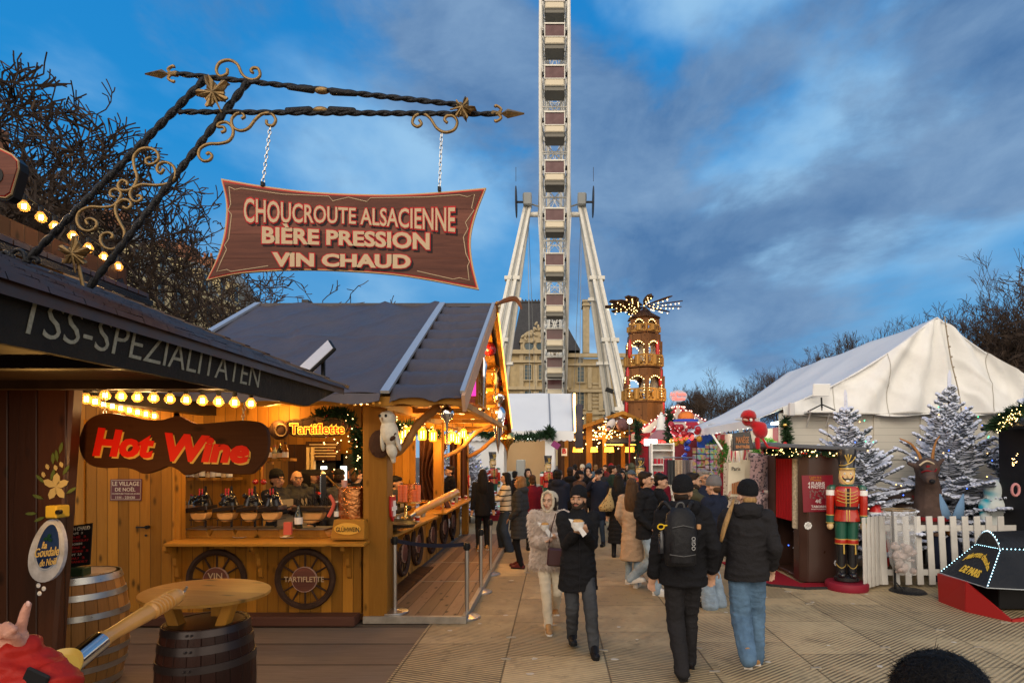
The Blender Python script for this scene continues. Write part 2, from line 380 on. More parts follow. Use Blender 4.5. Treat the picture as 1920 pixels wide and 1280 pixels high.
# ================= ferris wheel =================
M_wh = mat('wheel_white', (.76, .73, .65), .45, nz=1.5, nv=.1, dirt=.15)
M_whg = mat('wheel_grey', (.30, .31, .30), .5)
M_cabw = mat('cabin_glass', (.115, .05, .05), .12, nz=1., nv=.2)
def ferris():
    Yc, Zc, R, N, q0 = 90., 39.8, 31.5, 44, .30
    w = thing('ferris_wheel', 'giant white ferris wheel seen edge on above the market', 'ferris wheel', (0, Yc, 0))
    def P(x, q, r): return V((x, Yc-r*cos(q), Zc+r*sin(q)))
    rim = MB()
    for sx in (-1, 1):
        for r, t, xx in ((R+.45, .19, 1.45), (R-1.6, .13, 1.28), (R-2.7, .11, 1.05)):
            rim.tube([P(sx*xx, 2*pi*k/132, r) for k in range(132)], t, 6, closed=True)
        for k in range(N):
            q = q0-2*pi*k/N
            rim.bar(P(sx*1.45, q, R+.45), P(sx*1.05, q+pi/N, R-2.7), .11)
            rim.bar(P(sx*1.45, q, R+.45), P(sx*1.05, q-pi/N, R-2.7), .11)
            rim.bar(P(sx*1.45, q, R+.45), P(sx*1.05, q, R-2.7), .14)
    for k in range(N*2):
        q = q0-pi*k/N
        rim.bar(P(-1.28, q, R-1.6), P(1.28, q, R-1.6), .1)
        if k % 2:
            rim.bar(P(-1.2, q-.04, R-2), P(1.2, q+.04, R-1.2), .08); rim.bar(P(1.2, q-.04, R-2), P(-1.2, q+.04, R-1.2), .08)
            rim.bar(P(-1.3, q, R-.9), P(1.3, q, R-.9), .1)
    rim.build('rim', M_wh, w)
    sp = MB()
    for k in range(N):
        q = q0-2*pi*k/N
        for sx in (-1, 1):
            sp.tube([V((sx*2.6, Yc, Zc)), P(sx*1.05, q, R-2.7)], .045, 4)
            if k % 2: sp.bar(P(-sx*1.0, q, R-2.7), P(sx*.5, q+.05, R-7.5), .09)
            sp.bar(P(sx*1.0, q, R-2.7), P(0, q+.07, R-6), .08)
    sp.build('spokes', M_wh, w)
    hub = MB(); hub.lathe([(.35, -4.6), (.4, -2.2), (1.0, -1.9), (1.0, 1.9), (.4, 2.2), (.35, 4.6)], (0, Yc, Zc), 14, ry(90)); hub.build('hub', M_wh, w)
    for sx in (-1, 1):
        b = MB(); b.box((sx*4.2, Yc-.6, Zc+1.9), (1.3, 1.8, 1.9)); b.box((sx*4.2, Yc-.8, Zc+2.6), (.7, 1, .7)); b.box((sx*4.8, Yc-.8, Zc+2.4), (.3, .4, 1.2)); b.bar((sx*3.6, Yc-.5, Zc+1.4), (sx*2.0, Yc-.5, Zc+.9), .28)
        b.build('bearing', M_whg, w, bevel=.15)
        d = MB(); d.lathe([(2.3, -.05), (2.3, .05)], (sx*5.95, Yc-.8, Zc+1.6), 24, ry(90)); d.bar((sx*4.7, Yc-.8, Zc+1.6), (sx*6, Yc-.8, Zc+1.6), .25)
        d.tube([(sx*6, Yc-.8, Zc+4.8), (sx*6, Yc-.8, Zc+7)], .05, 4)
        d.build('floodlight_ring', mat('dark_disc', (.05, .05, .055), .6), w)
        for ly, name in ((72, 'leg'), (108, 'leg')):
            A = V((sx*4.2, Yc, Zc+1.4)); B = V((sx*(10.4 if ly < 90 else 11.8), ly, 0))
            l = MB()
            for ox in (-.62, .62):
                l.bar(A+V((ox*.6, 0, 0)), B+V((ox*1.15, 0, 0)), .42, .9, up=(0, 1, 0))
            l.bar(A, B, .7, .4, up=(0, 1, 0))
            nn = 44
            for k in range(nn):
                p = A.lerp(B, (k+.2)/nn); q = A.lerp(B, (k+1)/nn); s_ = .6+.4*k/nn
                l.bar(p+V((-s_*.5, .1, 0)), q+V((s_*.5, .1, 0)), .1)
            for f in (.32, .56, .8): l.box(A.lerp(B, f), (1.9+f, 1.3, .5))
            lo = l.build(name, M_wh, w, bevel=0)
            c = MB(); c.bar(A+V((0, -.7, 0)), B+V((0, -.7, 0)), .16, .1, up=(0, 1, 0)); c.build('cable_tray', M_whg, lo)
            if ly == 72:
                for f in (.74, .82):
                    p = A.lerp(B, f)+V((-sx*1.6, -1, 0)); c = MB(); c.box(p, (1.0, .8, .5), ry(20*sx)); c.build('spotlight', M_black, lo)
            gy = MB(); gy.tube([A, V((sx*3.2, ly+4, 2))], .05, 4); gy.build('guy_cable', M_whg, w)
    # one cabin, then copies
    q = q0
    def cabin():
        c = MB(); z = -.2
        c.loft([((0, 0, z-1.05), .55, .55), ((0, 0, z-1.0), .98, .98), ((0, 0, z-.3), 1.0, 1.0), ((0, 0, z-.22), .95, .95)], 4) if 0 else c.bb(-.98, .98, -.9, .9, z-1.0, z-.25)
        o = c.build('cabin', mat('cabin_cream', (.68, .60, .45), .4), None, bevel=.12)
        c = MB(); c.bb(-1.0, 1.0, -.85, .85, z-.25, z+.98); c.build('window_band', M_cabw, o, bevel=.05)
        c = MB(); c.bb(-1.06, 1.06, -.95, .95, z+.98, z+1.12); c.bb(-1.03, 1.03, -.93, .93, z-.3, z-.22)
        for sx in (-1, 1):
            for sy in (-1, 1): c.bb(sx*1.0-.04, sx*1.0+.04, sy*.87-.04, sy*.87+.04, z-.2, z+1)
        c.build('roof', M_wh, o)
        c = MB(); c.bb(-.96, .96, -.86, .86, z-1.42, z-1.06); c.box((0, 0, z-1.03), (2.02, 1.86, .07)); c.build('underframe', mat('cabin_under', (.19, .18, .155), .6), o)
        c = MB(); c.bar((-1.4, 0, z+.6), (1.4, 0, z+.6), .1)
        for sx in (-1, 1): c.box((sx*1.22, -.2, z+.6), (.2, .4, .3))
        c.build('pivot', M_black, o)
        return o
    base = cabin(); base.parent = w; base.location = P(0, q0, R)-V((0, Yc, 0))
    for k in range(-3, 13):
        if k == 0: continue
        dup(base, w, P(0, q0-2*pi*k/N, R)-V((0, Yc, 0)))
ferris()

# ================= old palace pavilion behind the wheel =================
M_stone = mat('pale_stone', (.44, .34, .19), .8, nz=.6, nv=.22, bump=.2, bs=4, dirt=.35)
M_stone2 = mat('pale_stone_trim', (.46, .37, .23), .8, nz=.9, nv=.15, dirt=.25)
M_slate = mat('slate_roof', (.052, .052, .056), .6, nz=2, nv=.3)
M_glassd = mat('window_panes', (.05, .085, .10), .12, nz=2, nv=.3)
def windows(parent, rects, Y, fr=.18, d=.35, sill=True):
    for x0, x1, z0, z1 in rects:
        m = MB(); m.bb(x0-fr, x0, Y-d, Y, z0, z1); m.bb(x1, x1+fr, Y-d, Y, z0, z1); m.bb(x0-fr, x1+fr, Y-d, Y, z1, z1+fr)
        m.bb(x0-fr*2, x1+fr*2, Y-d*1.6, Y, z0-fr*1.4, z0)
        mx = (x0+x1)/2; m.bb(mx-.05, mx+.05, Y-.1, Y, z0, z1)
        for k in range(1, 4): m.bb(x0, x1, Y-.09, Y, z0+(z1-z0)*k/4-.03, z0+(z1-z0)*k/4+.03)
        o = m.build('window', M_stone2, parent)
        g = MB(); g.bb(x0, x1, Y-.04, Y+.02, z0, z1); g.build('pane', M_glassd, o)
def palace():
    Y = 130.; p = thing('palace_pavilion', 'pale stone palace pavilion with dark mansard roof behind the ferris wheel', 'building', (0, Y, 0))
    S_ = Y/1080
    X = lambda u: (u-1040)*S_
    Z = lambda v: 2-(v-856)*S_
    w = MB(); w.bb(X(946), X(1062), Y, Y+16, 0, Z(655)); w.bb(X(1062), X(1180), Y+3, Y+16, 0, Z(668)); w.bb(X(860), X(946), Y+3, Y+16, 0, Z(668))
    w.build('wall', M_stone, p)
    w = MB()
    for v, h, d in ((657, .9, 1.1), (676, .5, .7), (725, .7, .9), (768, .6, .7)):
        w.bb(X(946)-.4, X(1062)+.4, Y-d, Y+.2, Z(v)-h, Z(v)); w.bb(X(1062)+.4, X(1180), Y+3-d, Y+3.2, Z(v+2)-h, Z(v+2))
        w.bb(X(860), X(946)-.4, Y+3-d, Y+3.2, Z(v+2)-h, Z(v+2))
    for u in (951, 978, 1004, 1028, 1050, 1059):
        for a, b in ((676, 657), (725, 680), (768, 729)): w.bb(X(u)-.45, X(u)+.45, Y-.5, Y, Z(a), Z(b)-.6)
    for u in (1068, 1107, 1128, 1160):
        for a, b in ((725, 680), (768, 729)): w.bb(X(u)-.45, X(u)+.45, Y+2.5, Y+3, Z(a), Z(b)-.6)
    for k in range(12): w.bb(X(1112)+0, X(1125), Y+2.75, Y+3, Z(800)+k*.9, Z(800)+k*.9+.5)
    w.build('cornice', M_stone2, p)
    windows(p, [(X(u), X(u+12), Z(b), Z(a)) for u in (984, 1010, 1034) for a, b in ((684, 712), (733, 756), (775, 800))]+[(X(u), X(u+10), Z(677), Z(668)) for u in (985, 1011)], Y)
    windows(p, [(X(u), X(u+12), Z(b), Z(a)) for u in (1084, 1133) for a, b in ((684, 713), (730, 764), (775, 800))]+[(X(1084), X(1094), Z(677), Z(669))], Y+3)
    r = MB(); x0, x1 = X(958), X(1060)
    r.add([(x0, Y+1, Z(655)), (x1+3.5, Y+1, Z(655)), (x1+3.5, Y+16, Z(655)), (x0, Y+16, Z(655)), (x0+2, Y+5, Z(556)), (x1-2.5, Y+5, Z(556)), (x1-2.5, Y+12, Z(556)), (x0+2, Y+12, Z(556))],
          [(0, 1, 5, 4), (1, 2, 6, 5), (2, 3, 7, 6), (3, 0, 4, 7), (4, 5, 6, 7)])
    r.bb(x0+1.8, x1-2.2, Y+4.8, Y+12, Z(556), Z(553))
    for k in range(14): r.bb(x0+2.2+k*.75, x0+2.5+k*.75, Y+4.9, Y+5.1, Z(553), Z(550))
    ro = r.build('roof', M_slate, p)
    for u, a in ((942, 560), (1101, 557)):
        q_ = .62 if u > 1000 else 1; c = MB(); c.bb(X(u)-1.2*q_, X(u)+1.2*q_, Y+4, Y+7, Z(655), Z(a)); c.bb(X(u)-1.6*q_, X(u)+1.6*q_, Y+3.6, Y+7.4, Z(a+8), Z(a+5)); c.bb(X(u)-1.5*q_, X(u)+1.5*q_, Y+3.7, Y+7.3, Z(a), Z(a)+.5)
        c.build('chimney', M_stone2, ro)
    d = MB(); cx = X(1011)
    d.bb(cx-4.2, cx+4.2, Y-.2, Y+3, Z(655), Z(643))
    pts = [(cx-4.6, Z(643))]+[(cx+4.4*cos(pi-pi*k/12), Z(643)+3.1*sin(pi*k/12)) for k in range(13)]+[(cx+4.6, Z(643))]
    d.prism(pts, lambda a, b: (a, Y-.6, b), (0, 3, 0))
    for k in range(26):
        a = pi*(k+.5)/26; rr = random.uniform(.3, 1); d.ell((cx+3.8*cos(a)*rr, Y-.9, Z(642)+4.2*sin(a)*rr), (.30, .3, .55), ry(random.uniform(-60, 60)), n=7, k=5)
    d.build('pediment', M_stone2, p)
    for u in (992, 1014):
        o = MB(); o.tube([(X(u)+1.3*cos(a), Y-.3, Z(649)+1.3*sin(a)) for a in [2*pi*k/14 for k in range(14)]], .3, 6, closed=True); o = o.build('round_window', M_stone2, p)
        e = MB(); e.lathe([(1.1, 0), (1.1, .1)], (X(u), Y-.15, Z(649)), 14, rx(90)); e.build('pane', M_glassd, o)
palace()

# ================= street of cream town houses on the left =================
M_hauss = mat('cream_render', (.66, .54, .30), .85, nz=.5, nv=.12, dirt=.2)
M_zinc = mat('zinc_roof', (.20, .225, .235), .5, nz=1, nv=.15)
def house(y0, y1, Zc_, Zr, label, dome=False):
    X0 = -40.; h = thing('town_house', label, 'building', (X0, (y0+y1)/2, 0), 'cream town houses behind the bare trees')
    w = MB(); w.bb(X0-10, X0, y0, y1, 0, Zc_)
    for z in (4.5, 8.5, 12.5, 16.5, Zc_-.7): w.bb(X0, X0+.5, y0+.03, y1-.03, z, z+.35)
    w.build('wall', M_hauss, h)
    r = MB()
    if dome:
        yc = (y0+y1)/2; r.lathe([((y1-y0)/2, Zc_), ((y1-y0)/2*.95, Zc_+2.2), ((y1-y0)/2*.78, Zc_+4.4), ((y1-y0)/2*.5, Zc_+6), (.3, Zc_+6.8)], (X0-4.5, yc, 0), 16)
        for k in range(8):
            a = -pi/2+k*.35; r.box((X0-4.5+(y1-y0)*.46*cos(a), yc+(y1-y0)*.46*sin(a), Zc_+2.2), (.9, .9, 1.8))
    else:
        r.add([(X0, y0, Zc_), (X0, y1, Zc_), (X0-10, y1, Zc_), (X0-10, y0, Zc_), (X0-2.2, y0, Zr), (X0-2.2, y1, Zr), (X0-8, y1, Zr), (X0-8, y0, Zr)], [(0, 1, 5, 4), (1, 2, 6, 5), (2, 3, 7, 6), (3, 0, 4, 7), (4, 5, 6, 7)])
    ro = r.build('roof', M_zinc, h)
    if not dome:
        for yy in (y0+.8, y1-1.2):
            c = MB(); c.bb(X0-7, X0-3, yy-.6, yy+.6, Zc_, Zr+2.0)
            for k in range(5): c.lathe([(.18, Zr+2), (.15, Zr+2.7)], (X0-6.6+k*.8, yy, 0), 6)
            c.build('chimney', mat('brick_chimney', (.30, .13, .07), .85, nz=2, nv=.2), ro)
        n = int((y1-y0)/2.8)
        for k in range(n):
            yy = y0+(k+.5)*(y1-y0)/n; d = MB(); d.bb(X0-1.8, X0-.1, yy-.65, yy+.65, Zc_+.3, Zc_+2.6); d.bb(X0-2, X0, yy-.8, yy+.8, Zc_+2.6, Zc_+2.85)
            d = d.build('dormer', M_hauss, ro); e = MB(); e.bb(X0-.12, X0-.06, yy-.42, yy+.42, Zc_+.5, Zc_+2.4); e.build('pane', M_glassd, d)
    n = max(3, int((y1-y0)/2.5)); 
    for z0 in (5.2, 9.2, 13.2, 17.2):
        if z0+2.6 > Zc_: continue
        for k in range(n):
            yy = y0+(k+.5)*(y1-y0)/n; g = MB()
            g.bb(X0, X0+.12, yy-.75, yy-.55, z0, z0+2.6); g.bb(X0, X0+.12, yy+.55, yy+.75, z0, z0+2.6); g.bb(X0, X0+.2, yy-.8, yy+.8, z0+2.6, z0+2.85); g.bb(X0+.02, X0+.5, yy-.8, yy+.8, z0-.1, z0)
            o = g.build('window', M_stone2, h)
            g = MB(); g.bb(X0, X0+.05, yy-.55, yy+.55, z0, z0+2.6); g.build('pane', M_glassd, o)
            if k % 2: 
                g = MB()
                for j in range(9): g.bb(X0+.42, X0+.46, yy-.75+j*.185, yy-.72+j*.185, z0, z0+.9)
                g.bb(X0+.4, X0+.48, yy-.78, yy+.78, z0+.88, z0+.94); g.build('balcony_rail', M_iron, o)
house(33, 46, 21, 25.5, 'cream town house with tall chimney stacks, leftmost behind the plane trees')
house(46.1, 57, 19.5, 23.5, 'cream town house directly behind the big iron bracket arms')
house(57.1, 68, 20.5, 24.5, 'cream town house with brick chimneys left of the hanging wooden sign')
house(68.1, 74, 21, 25, 'narrow cream town house just behind the left tip of the hanging sign')
house(74.1, 82, 20.5, 25, 'corner house under a rounded zinc dome, seen under the hanging sign', True)
h = thing('town_house', 'distant low stone house with one small chimney above the grey stall roof', 'building', (-56, 130, 0))
m = MB(); m.bb(-62, -50, 130, 140, 0, 34); m.bb(-62.3, -49.7, 129.7, 140, 33, 33.6); m.build('wall', M_stone, h)
m = MB(); m.bb(-61, -51, 131, 139, 34, 35.6); r0 = m.build('roof', M_slate, h)
m = MB(); m.bb(-58, -56.5, 132, 134, 35.6, 38); m.build('chimney', M_slate, r0)

# ================= bare trees =================
M_bark = mat('tree_bark', (.075, .055, .038), .9, nz=4, nv=.4, bump=.6)
M_twig = mat('twigs', (.066, .046, .034), .9, nz=2, nv=.3)
def bare_tree(seed, H, spread, trunk_h, lv=6, thick=.3, kids=3, up=.35, tw=.018, gnarl=.35):
    rnd = random.Random(seed); T = MB(); C = MB()
    def br(p, d, L, r, k):
        pts = [p]; q = p; dd = d.copy()
        for i in range(3 if k < lv else 2):
            gg = gnarl*(.25 if k == 0 else (.6 if k == 1 else 1)); dd = (dd+V((rnd.gauss(0, gg), rnd.gauss(0, gg), rnd.gauss(0, gg*.7)+up*.25))).normalized()
            q = q+dd*(L/3); pts.append(q)
        re = r*.62
        n = len(pts)
        (T if k == 0 else C).tube(pts, [max(tw*.45, r+(re-r)*i/(n-1)) for i in range(n)], 8 if k == 0 else (5 if k < 3 else 3), cap=False)
        if k >= lv: return
        m = kids+(2 if k == 0 else (1 if k in (1, 2, 6) else 0))
        for i in range(m):
            f = 1 if i == 0 else rnd.uniform(.45, 1)
            j = min(n-2, int(f*(n-1))); s = pts[j].lerp(pts[j+1], f*(n-1)-j) if f < 1 else pts[-1]
            a = rnd.uniform(0, 2*pi); tilt = rnd.uniform(.35, .95) if k else rnd.uniform(.45, .95)
            u = dd.orthogonal().normalized(); w = dd.cross(u)
            nd = (dd*cos(tilt)+(u*cos(a)+w*sin(a))*sin(tilt)*spread+V((0, 0, up))).normalized()
            br(s, nd, L*rnd.uniform(.62, .86), max(tw*.45, re*rnd.uniform(.62, .9)), k+1)
    br(V((0, 0, 0)), V((0, 0, 1)), trunk_h, thick, 0)
    zmax = max(p[2] for p in C.v); s = H/zmax
    for B in (T, C): B.v = [(x*s, y*s, z*s) for x, y, z in B.v]
    o = bpy.data.objects.new('bare_tree', None); COL.objects.link(o)
    T.build('trunk', M_bark, o, smooth=True, recalc=False); C.build('crown', M_twig, o, recalc=False)
    return o
protos = [bare_tree(5, 15, 1.1, 4.2, lv=7, thick=.42, kids=3, up=.14, tw=.040, gnarl=.36), bare_tree(8, 14, 1.0, 4.5, lv=7, kids=3, up=.22, thick=.3, tw=.022, gnarl=.17), bare_tree(13, 15, 1.1, 4.6, lv=7, thick=.36, kids=2, up=.16, tw=.045, gnarl=.32), bare_tree(21, 12, .9, 3.5, lv=7, kids=3, up=.30, thick=.24, tw=.02, gnarl=.15)]
TL = [(0, -21.5, 21, 1.22, 0, 'large gnarled bare plane tree filling the upper left corner'),
      (2, -18.6, 27, 1.0, 2.1, 'gnarled bare plane tree behind the lower iron scrollwork'),
      (2, -23, 33, 1.1, 4.0, 'bare tree right behind the left edge of the hanging wooden sign'),
      (2, -24, 41, 1.05, 1.0, 'slender bare tree showing below the hanging sign'),
      (3, -25, 22, 1.3, 3.0, 'bare tree cut by the left edge of the photo behind the plane trees'),
      (1, -31, 88, 1.35, 2.0, 'far small bare tree peeping over the grey stall roof'),
      (1, 19.5, 39, .80, .3, 'rounded bare tree left of the marquee peak, the lowest branches reaching its roof'),
      (3, 20.8, 34.5, .88, 1.2, 'pale open bare tree just left of the marquee peak'),
      (1, 24.5, 35, .80, 2.5, 'bare tree directly behind the marquee peak'),
      (1, 24, 29, .86, 4.1, 'dense bare tree right of the marquee peak'),
      (0, 21.9, 25.0, .74, 5.0, 'tallest bare tree at the right edge of the photo'),
      (3, 18.5, 46, .84, .9, 'smaller bare tree over the far left slope of the marquee roof'),
      (1, 19, 58, .80, 3.3, 'distant bare tree between the carousel roof and the marquee'),
      (3, 20, 74, 1.0, 2.2, 'small distant bare tree right of the oval carousel sign'),
      (3, 16.5, 80, .9, 5.2, 'faint far bare tree behind the oval carousel sign')]
used = set()
for k, x, y, s, a, lab in TL:
    o = protos[k] if k not in used else dup(protos[k])
    used.add(k); o.location = (x, y, 0); o.rotation_euler[2] = a; o.scale = (s,)*3
    tag(o, lab, 'tree', 'bare winter trees')
# ================= shared small builders =================
def cat_rom(P, n=6):
    P = [V(p) for p in P]; out = []
    for i in range(len(P)-1):
        a = P[max(0, i-1)]; b = P[i]; c = P[i+1]; d = P[min(len(P)-1, i+2)]
        for k in range(n):
            t = k/n; out.append(.5*((2*b)+(c-a)*t+(2*a-5*b+4*c-d)*t*t+(3*b-a-3*c+d)*t**3))
    out.append(P[-1]); return out
def uv(P, Y): return [at(u, v, Y) for u, v in P]
def text_uv(name, s, u0, u1, vc, h, Y, m, parent, ext=.004, bold=0., du=0, dv=0, font_sh=0., fn=None, sp=1.):
    """lettering laid on a sign: reads from u0 to u1, centre line vc(t), cap height h(t)"""
    vc_ = vc if callable(vc) else (lambda t: vc); h_ = h if callable(h) else (lambda t: h)
    cu = bpy.data.curves.new('t', 'FONT'); cu.body = s; cu.size = 1; cu.resolution_u = 3; cu.space_character = sp; cu.shear = font_sh
    o = bpy.data.objects.new('t', cu); TMP.collection.objects.link(o)
    m0 = evaluated(o); xs = [v.co.x for v in m0.vertices]; a, b = min(xs), max(xs)
    cu.offset = bold; cu.extrude = .05; me = evaluated(o)
    bpy.data.objects.remove(o); bpy.data.curves.remove(cu); bpy.data.meshes.remove(m0)
    for v in me.vertices:
        t = (v.co.x-a)/(b-a); y = v.co.y/.72-.5
        u_ = u0+(u1-u0)*t+du; v_ = vc_(t)-y*h_(t)+dv; e = -(v.co.z/.05+1)*.5*ext
        if fn: v.co = fn(u_, v_, e)
        else: v.co = at(u_, v_, Y)+V((0, e, 0))
    if parent: me.transform(Matrix.Translation(-wloc(parent)))
    me.materials.clear(); me.materials.append(m); me.name = name
    r = bpy.data.objects.new(name, me); COL.objects.link(r); r.parent = parent; return r
def chain(a, b, parent=None, L=.035, r=.0035, w=.010, name='chain', m=None):
    a, b = V(a), V(b); d = (b-a); n = max(3, int(d.length/(L*.78))); d.normalize(); x = d.orthogonal().normalized(); y = d.cross(x); M = MB()
    for i in range(n):
        c = a.lerp(b, (i+.5)/n) if (b-a).length else a; s = x if i % 2 else y
        M.tube([c+d*(L*.5*sin(q)*.95)+s*(w*cos(q)) for q in [2*pi*k/8 for k in range(8)]], r, 4, closed=True)
    return M.build(name, m or M_steel, parent, recalc=False)
BULB = {}
def bulb(r=.045, sock=True):
    if r in BULB: return BULB[r]
    g = MB(); g.lathe([(.3*r, 1.25*r), (.55*r, .9*r), (r, .1*r), (.93*r, -.4*r), (.5*r, -.88*r), (.05*r, -1.02*r)], n=12)
    ga = mat('glowing_bulb_glass', (1, .5, .1), .1, emi=(1, .42, .06), es=.75, alpha=.34, samp=False)
    o = g.build('bulb', ga, None, smooth=True); 
    f = MB(); f.tube([(-.3*r, 0, -.45*r), (-.26*r, 0, .5*r)], .13*r, 5); f.tube([(.3*r, 0, -.45*r), (.26*r, 0, .5*r)], .13*r, 5); f.tube([(0, .2*r, -.45*r), (0, .2*r, .5*r)], .13*r, 5)
    f.build('filament', M_fil, o)
    s = MB(); s.lathe([(.42*r, 1.15*r), (.45*r, 2.2*r), (.3*r, 2.3*r)], n=10); s.build('socket', M_black, o)
    COL.objects.unlink(o)
    for c in o.children: COL.objects.unlink(c)
    BULB[r] = o; return o
def bulb_string(label, pts, r=.045, cord=True, group=None, drop=2.2):
    t = thing('light_string', label, 'string lights', pts[0], group); b = bulb(r)
    for p in pts: dup(b, t, V(p)-V(pts[0]))
    if cord:
        m = MB(); m.tube([V(p)+V((0, 0, drop*r)) for p in pts], .008, 5); m.build('cord', M_black, t)
    return t
def dots(parent, pts, r, name='fairy_lights', m=None):
    M = MB()
    for p in pts:
        p = V(p); M.add([p+V(d)*r for d in ((1, 0, 0), (-1, 0, 0), (0, 1, 0), (0, -1, 0), (0, 0, 1), (0, 0, -1))], [(0, 2, 4), (2, 1, 4), (1, 3, 4), (3, 0, 4), (2, 0, 5), (1, 2, 5), (3, 1, 5), (0, 3, 5)])
    o = M.build(name, m or M_fairy, parent, recalc=False)
    if len(pts) > 12: o['kind'] = 'stuff'
    return o

# ================= near stall on the left =================
M_tile = mat('dark_glazed_tiles', (.040, .017, .010), .4, nz=9, nv=.5, coat=.12)
M_blackbd = mat('black_boards', (.02, .012, .009), .5, nz=5, nv=.4)  # soffit boards, near-black in their own colour
M_chalk = mat('chalk_letters', (.26, .25, .195), .8, nz=60, nv=.35)
ns = thing('market_stall', 'near stall with black lettered eave board and dark tiled roof at the left edge', 'stall', (-4, 4, 0))
f = MB(); f.prism([(-.5, 2.40), (4.55, 2.40), (5.2, 2.60), (5.2, 2.63), (-.5, 2.63)], lambda a, b: (-1.95, a, b), (-.03, 0, 0))
f.build('eave_board', mat('black_fascia', (.016, .014, .012), .7, nz=7, nv=.45, bump=.3, bs=30), ns)
text('lettering', '1SS-SPEZIALITÄTEN', .205, lambda p: V((-1.947+p.z, 2.94+(p.x)*.97, 2.515+(p.y+p.x*.0)*1.0)), M_chalk, ns, ext=.001, bold=-.006, shear=.25, spacing=1.0)
r = MB()      # tiled roof slab with rows of tiles
SL = .4
def rp(X, Y, h=0): return V((X-h*.37, Y, 2.635-SL*(X+1.95)+h*.93))
r.prism([(-1.9, 2.62), (-4.25, 2.62+SL*2.35), (-4.25, 2.56+SL*2.35), (-1.9, 2.56)], lambda a, b: (a, -.5, b), (0, 5.7, 0))
random.seed(5)
nrow = 13
for i in range(nrow):
    X = -1.9-i*.18; y = -.5
    while y < 5.2:
        w = .165; h = random.uniform(.0, .008)
        y1 = min(y+w, 5.26)
        r.add([rp(X+.03, y, .03+h), rp(X+.03, y1-.004, .03+h), rp(X-.19, y1-.004, .012), rp(X-.19, y, .012), rp(X+.03, y, .004), rp(X+.03, y1-.004, .004)], [(0, 1, 2, 3), (0, 4, 5, 1)])
        y += w
for i in range(nrow+1): r.bar(rp(-1.86-i*.18, 5.20, .035), rp(-2.05-i*.18, 5.20, .02), .09, .03)
r.build('roof', M_tile, ns)
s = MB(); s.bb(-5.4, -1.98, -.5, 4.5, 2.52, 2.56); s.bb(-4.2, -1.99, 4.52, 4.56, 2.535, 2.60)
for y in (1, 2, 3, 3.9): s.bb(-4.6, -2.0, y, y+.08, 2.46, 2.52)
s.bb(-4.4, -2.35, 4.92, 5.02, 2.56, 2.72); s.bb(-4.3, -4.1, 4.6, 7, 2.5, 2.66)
s.build('soffit', M_blackbd, ns)
w = MB(); w.bb(-6.5, -4.42, 4.62, 4.7, 0, 3.0); w.bb(-6.5, -6.4, -1, 4.6, 0, 3); w.build('wall', M_dark, ns)
p = MB()
a0, a1 = at(60, 1290, 4.4), at(101, 690, 4.4)
p.bar(a0, a1, .40, .12, up=(0, 1, 0)); po = p.build('post', M_dark, ns, bevel=.02)
p = MB(); p.bar(at(-12, 1290, 4.45), at(26, 690, 4.45), .36, .2, up=(0, 1, 0)); p.build('post', M_dark, ns, bevel=.02)
u_ = MB(); u_.bb(-5.25, -5.2, 1, 7.0, 4.08, 4.27); u_.build('upper_eave_board', M_brown, ns)
u_ = MB(); u_.prism([(-4.72, 3.86), (-5.2, 4.10), (-5.2, 4.05), (-4.72, 3.82)], lambda a, b: (a, 1, b), (0, 5.7, 0))
for i in range(34): u_.bb(-4.7, -4.72, 1+i*.167, 1.155+i*.167, 3.84, 3.885)
u_.bb(-6.8, -5.25, 1, 6.9, 4.2, 4.26)
u_.build('upper_roof', M_tile, ns)
u_ = MB(); u_.bb(-5.12, -5.05, 1, 6.6, 2.6, 3.84); u_.build('upper_wall', M_pine, ns)
u_ = MB(); u_.bar((-4.7, 1, 3.78), (-4.7, 6.7, 3.78), .06); u_.bar((-5.2, 6.2, 3.7), (-5.2, 6.9, 4.1), .07); u_.build('gutter', M_iron, ns)
lamp((-4.6, 4.6, 4.25), 14, r=.05); lamp((-4.5, 6.0, 4.3), 12, r=.05); lamp((-4.85, 4.4, 3.72), 9, r=.03); lamp((-4.85, 6.2, 3.72), 7, r=.03)
bulb_string('row of round bulbs along the dark upper eave board of the near stall', [at(u, v, Y) for u, v, Y in ((45, 387, 5.6), (77, 408, 5.8), (103, 425, 6.0), (137, 443, 6.2), (166, 465, 6.4), (195, 482, 6.65), (222, 500, 6.85))], .05)
bulb_string('front row of ten clear filament bulbs above the Hot Wine board', [at(197+30.4*i, 741+1.7*i, 4.9) for i in range(10)], .043, group=None)
bulb_string('back row of filament bulbs running away behind the Hot Wine board', [at(162+16.3*i-(i*i*.05), 748+4.6*i-.08*i*i, 4.9+.2*i) for i in range(9)], .045)
for q in ((-3.6, 4.75, 2.38), (-2.8, 4.75, 2.36)): lamp(q, 16, r=.05)
lamp((-4.1, 5.8, 2.35), 16, r=.05)
lamp((-3.3, 3.7, 1.9), 17, (1, .50, .12), r=.05)  # added warm fill on the post, no lamp fixture stands here
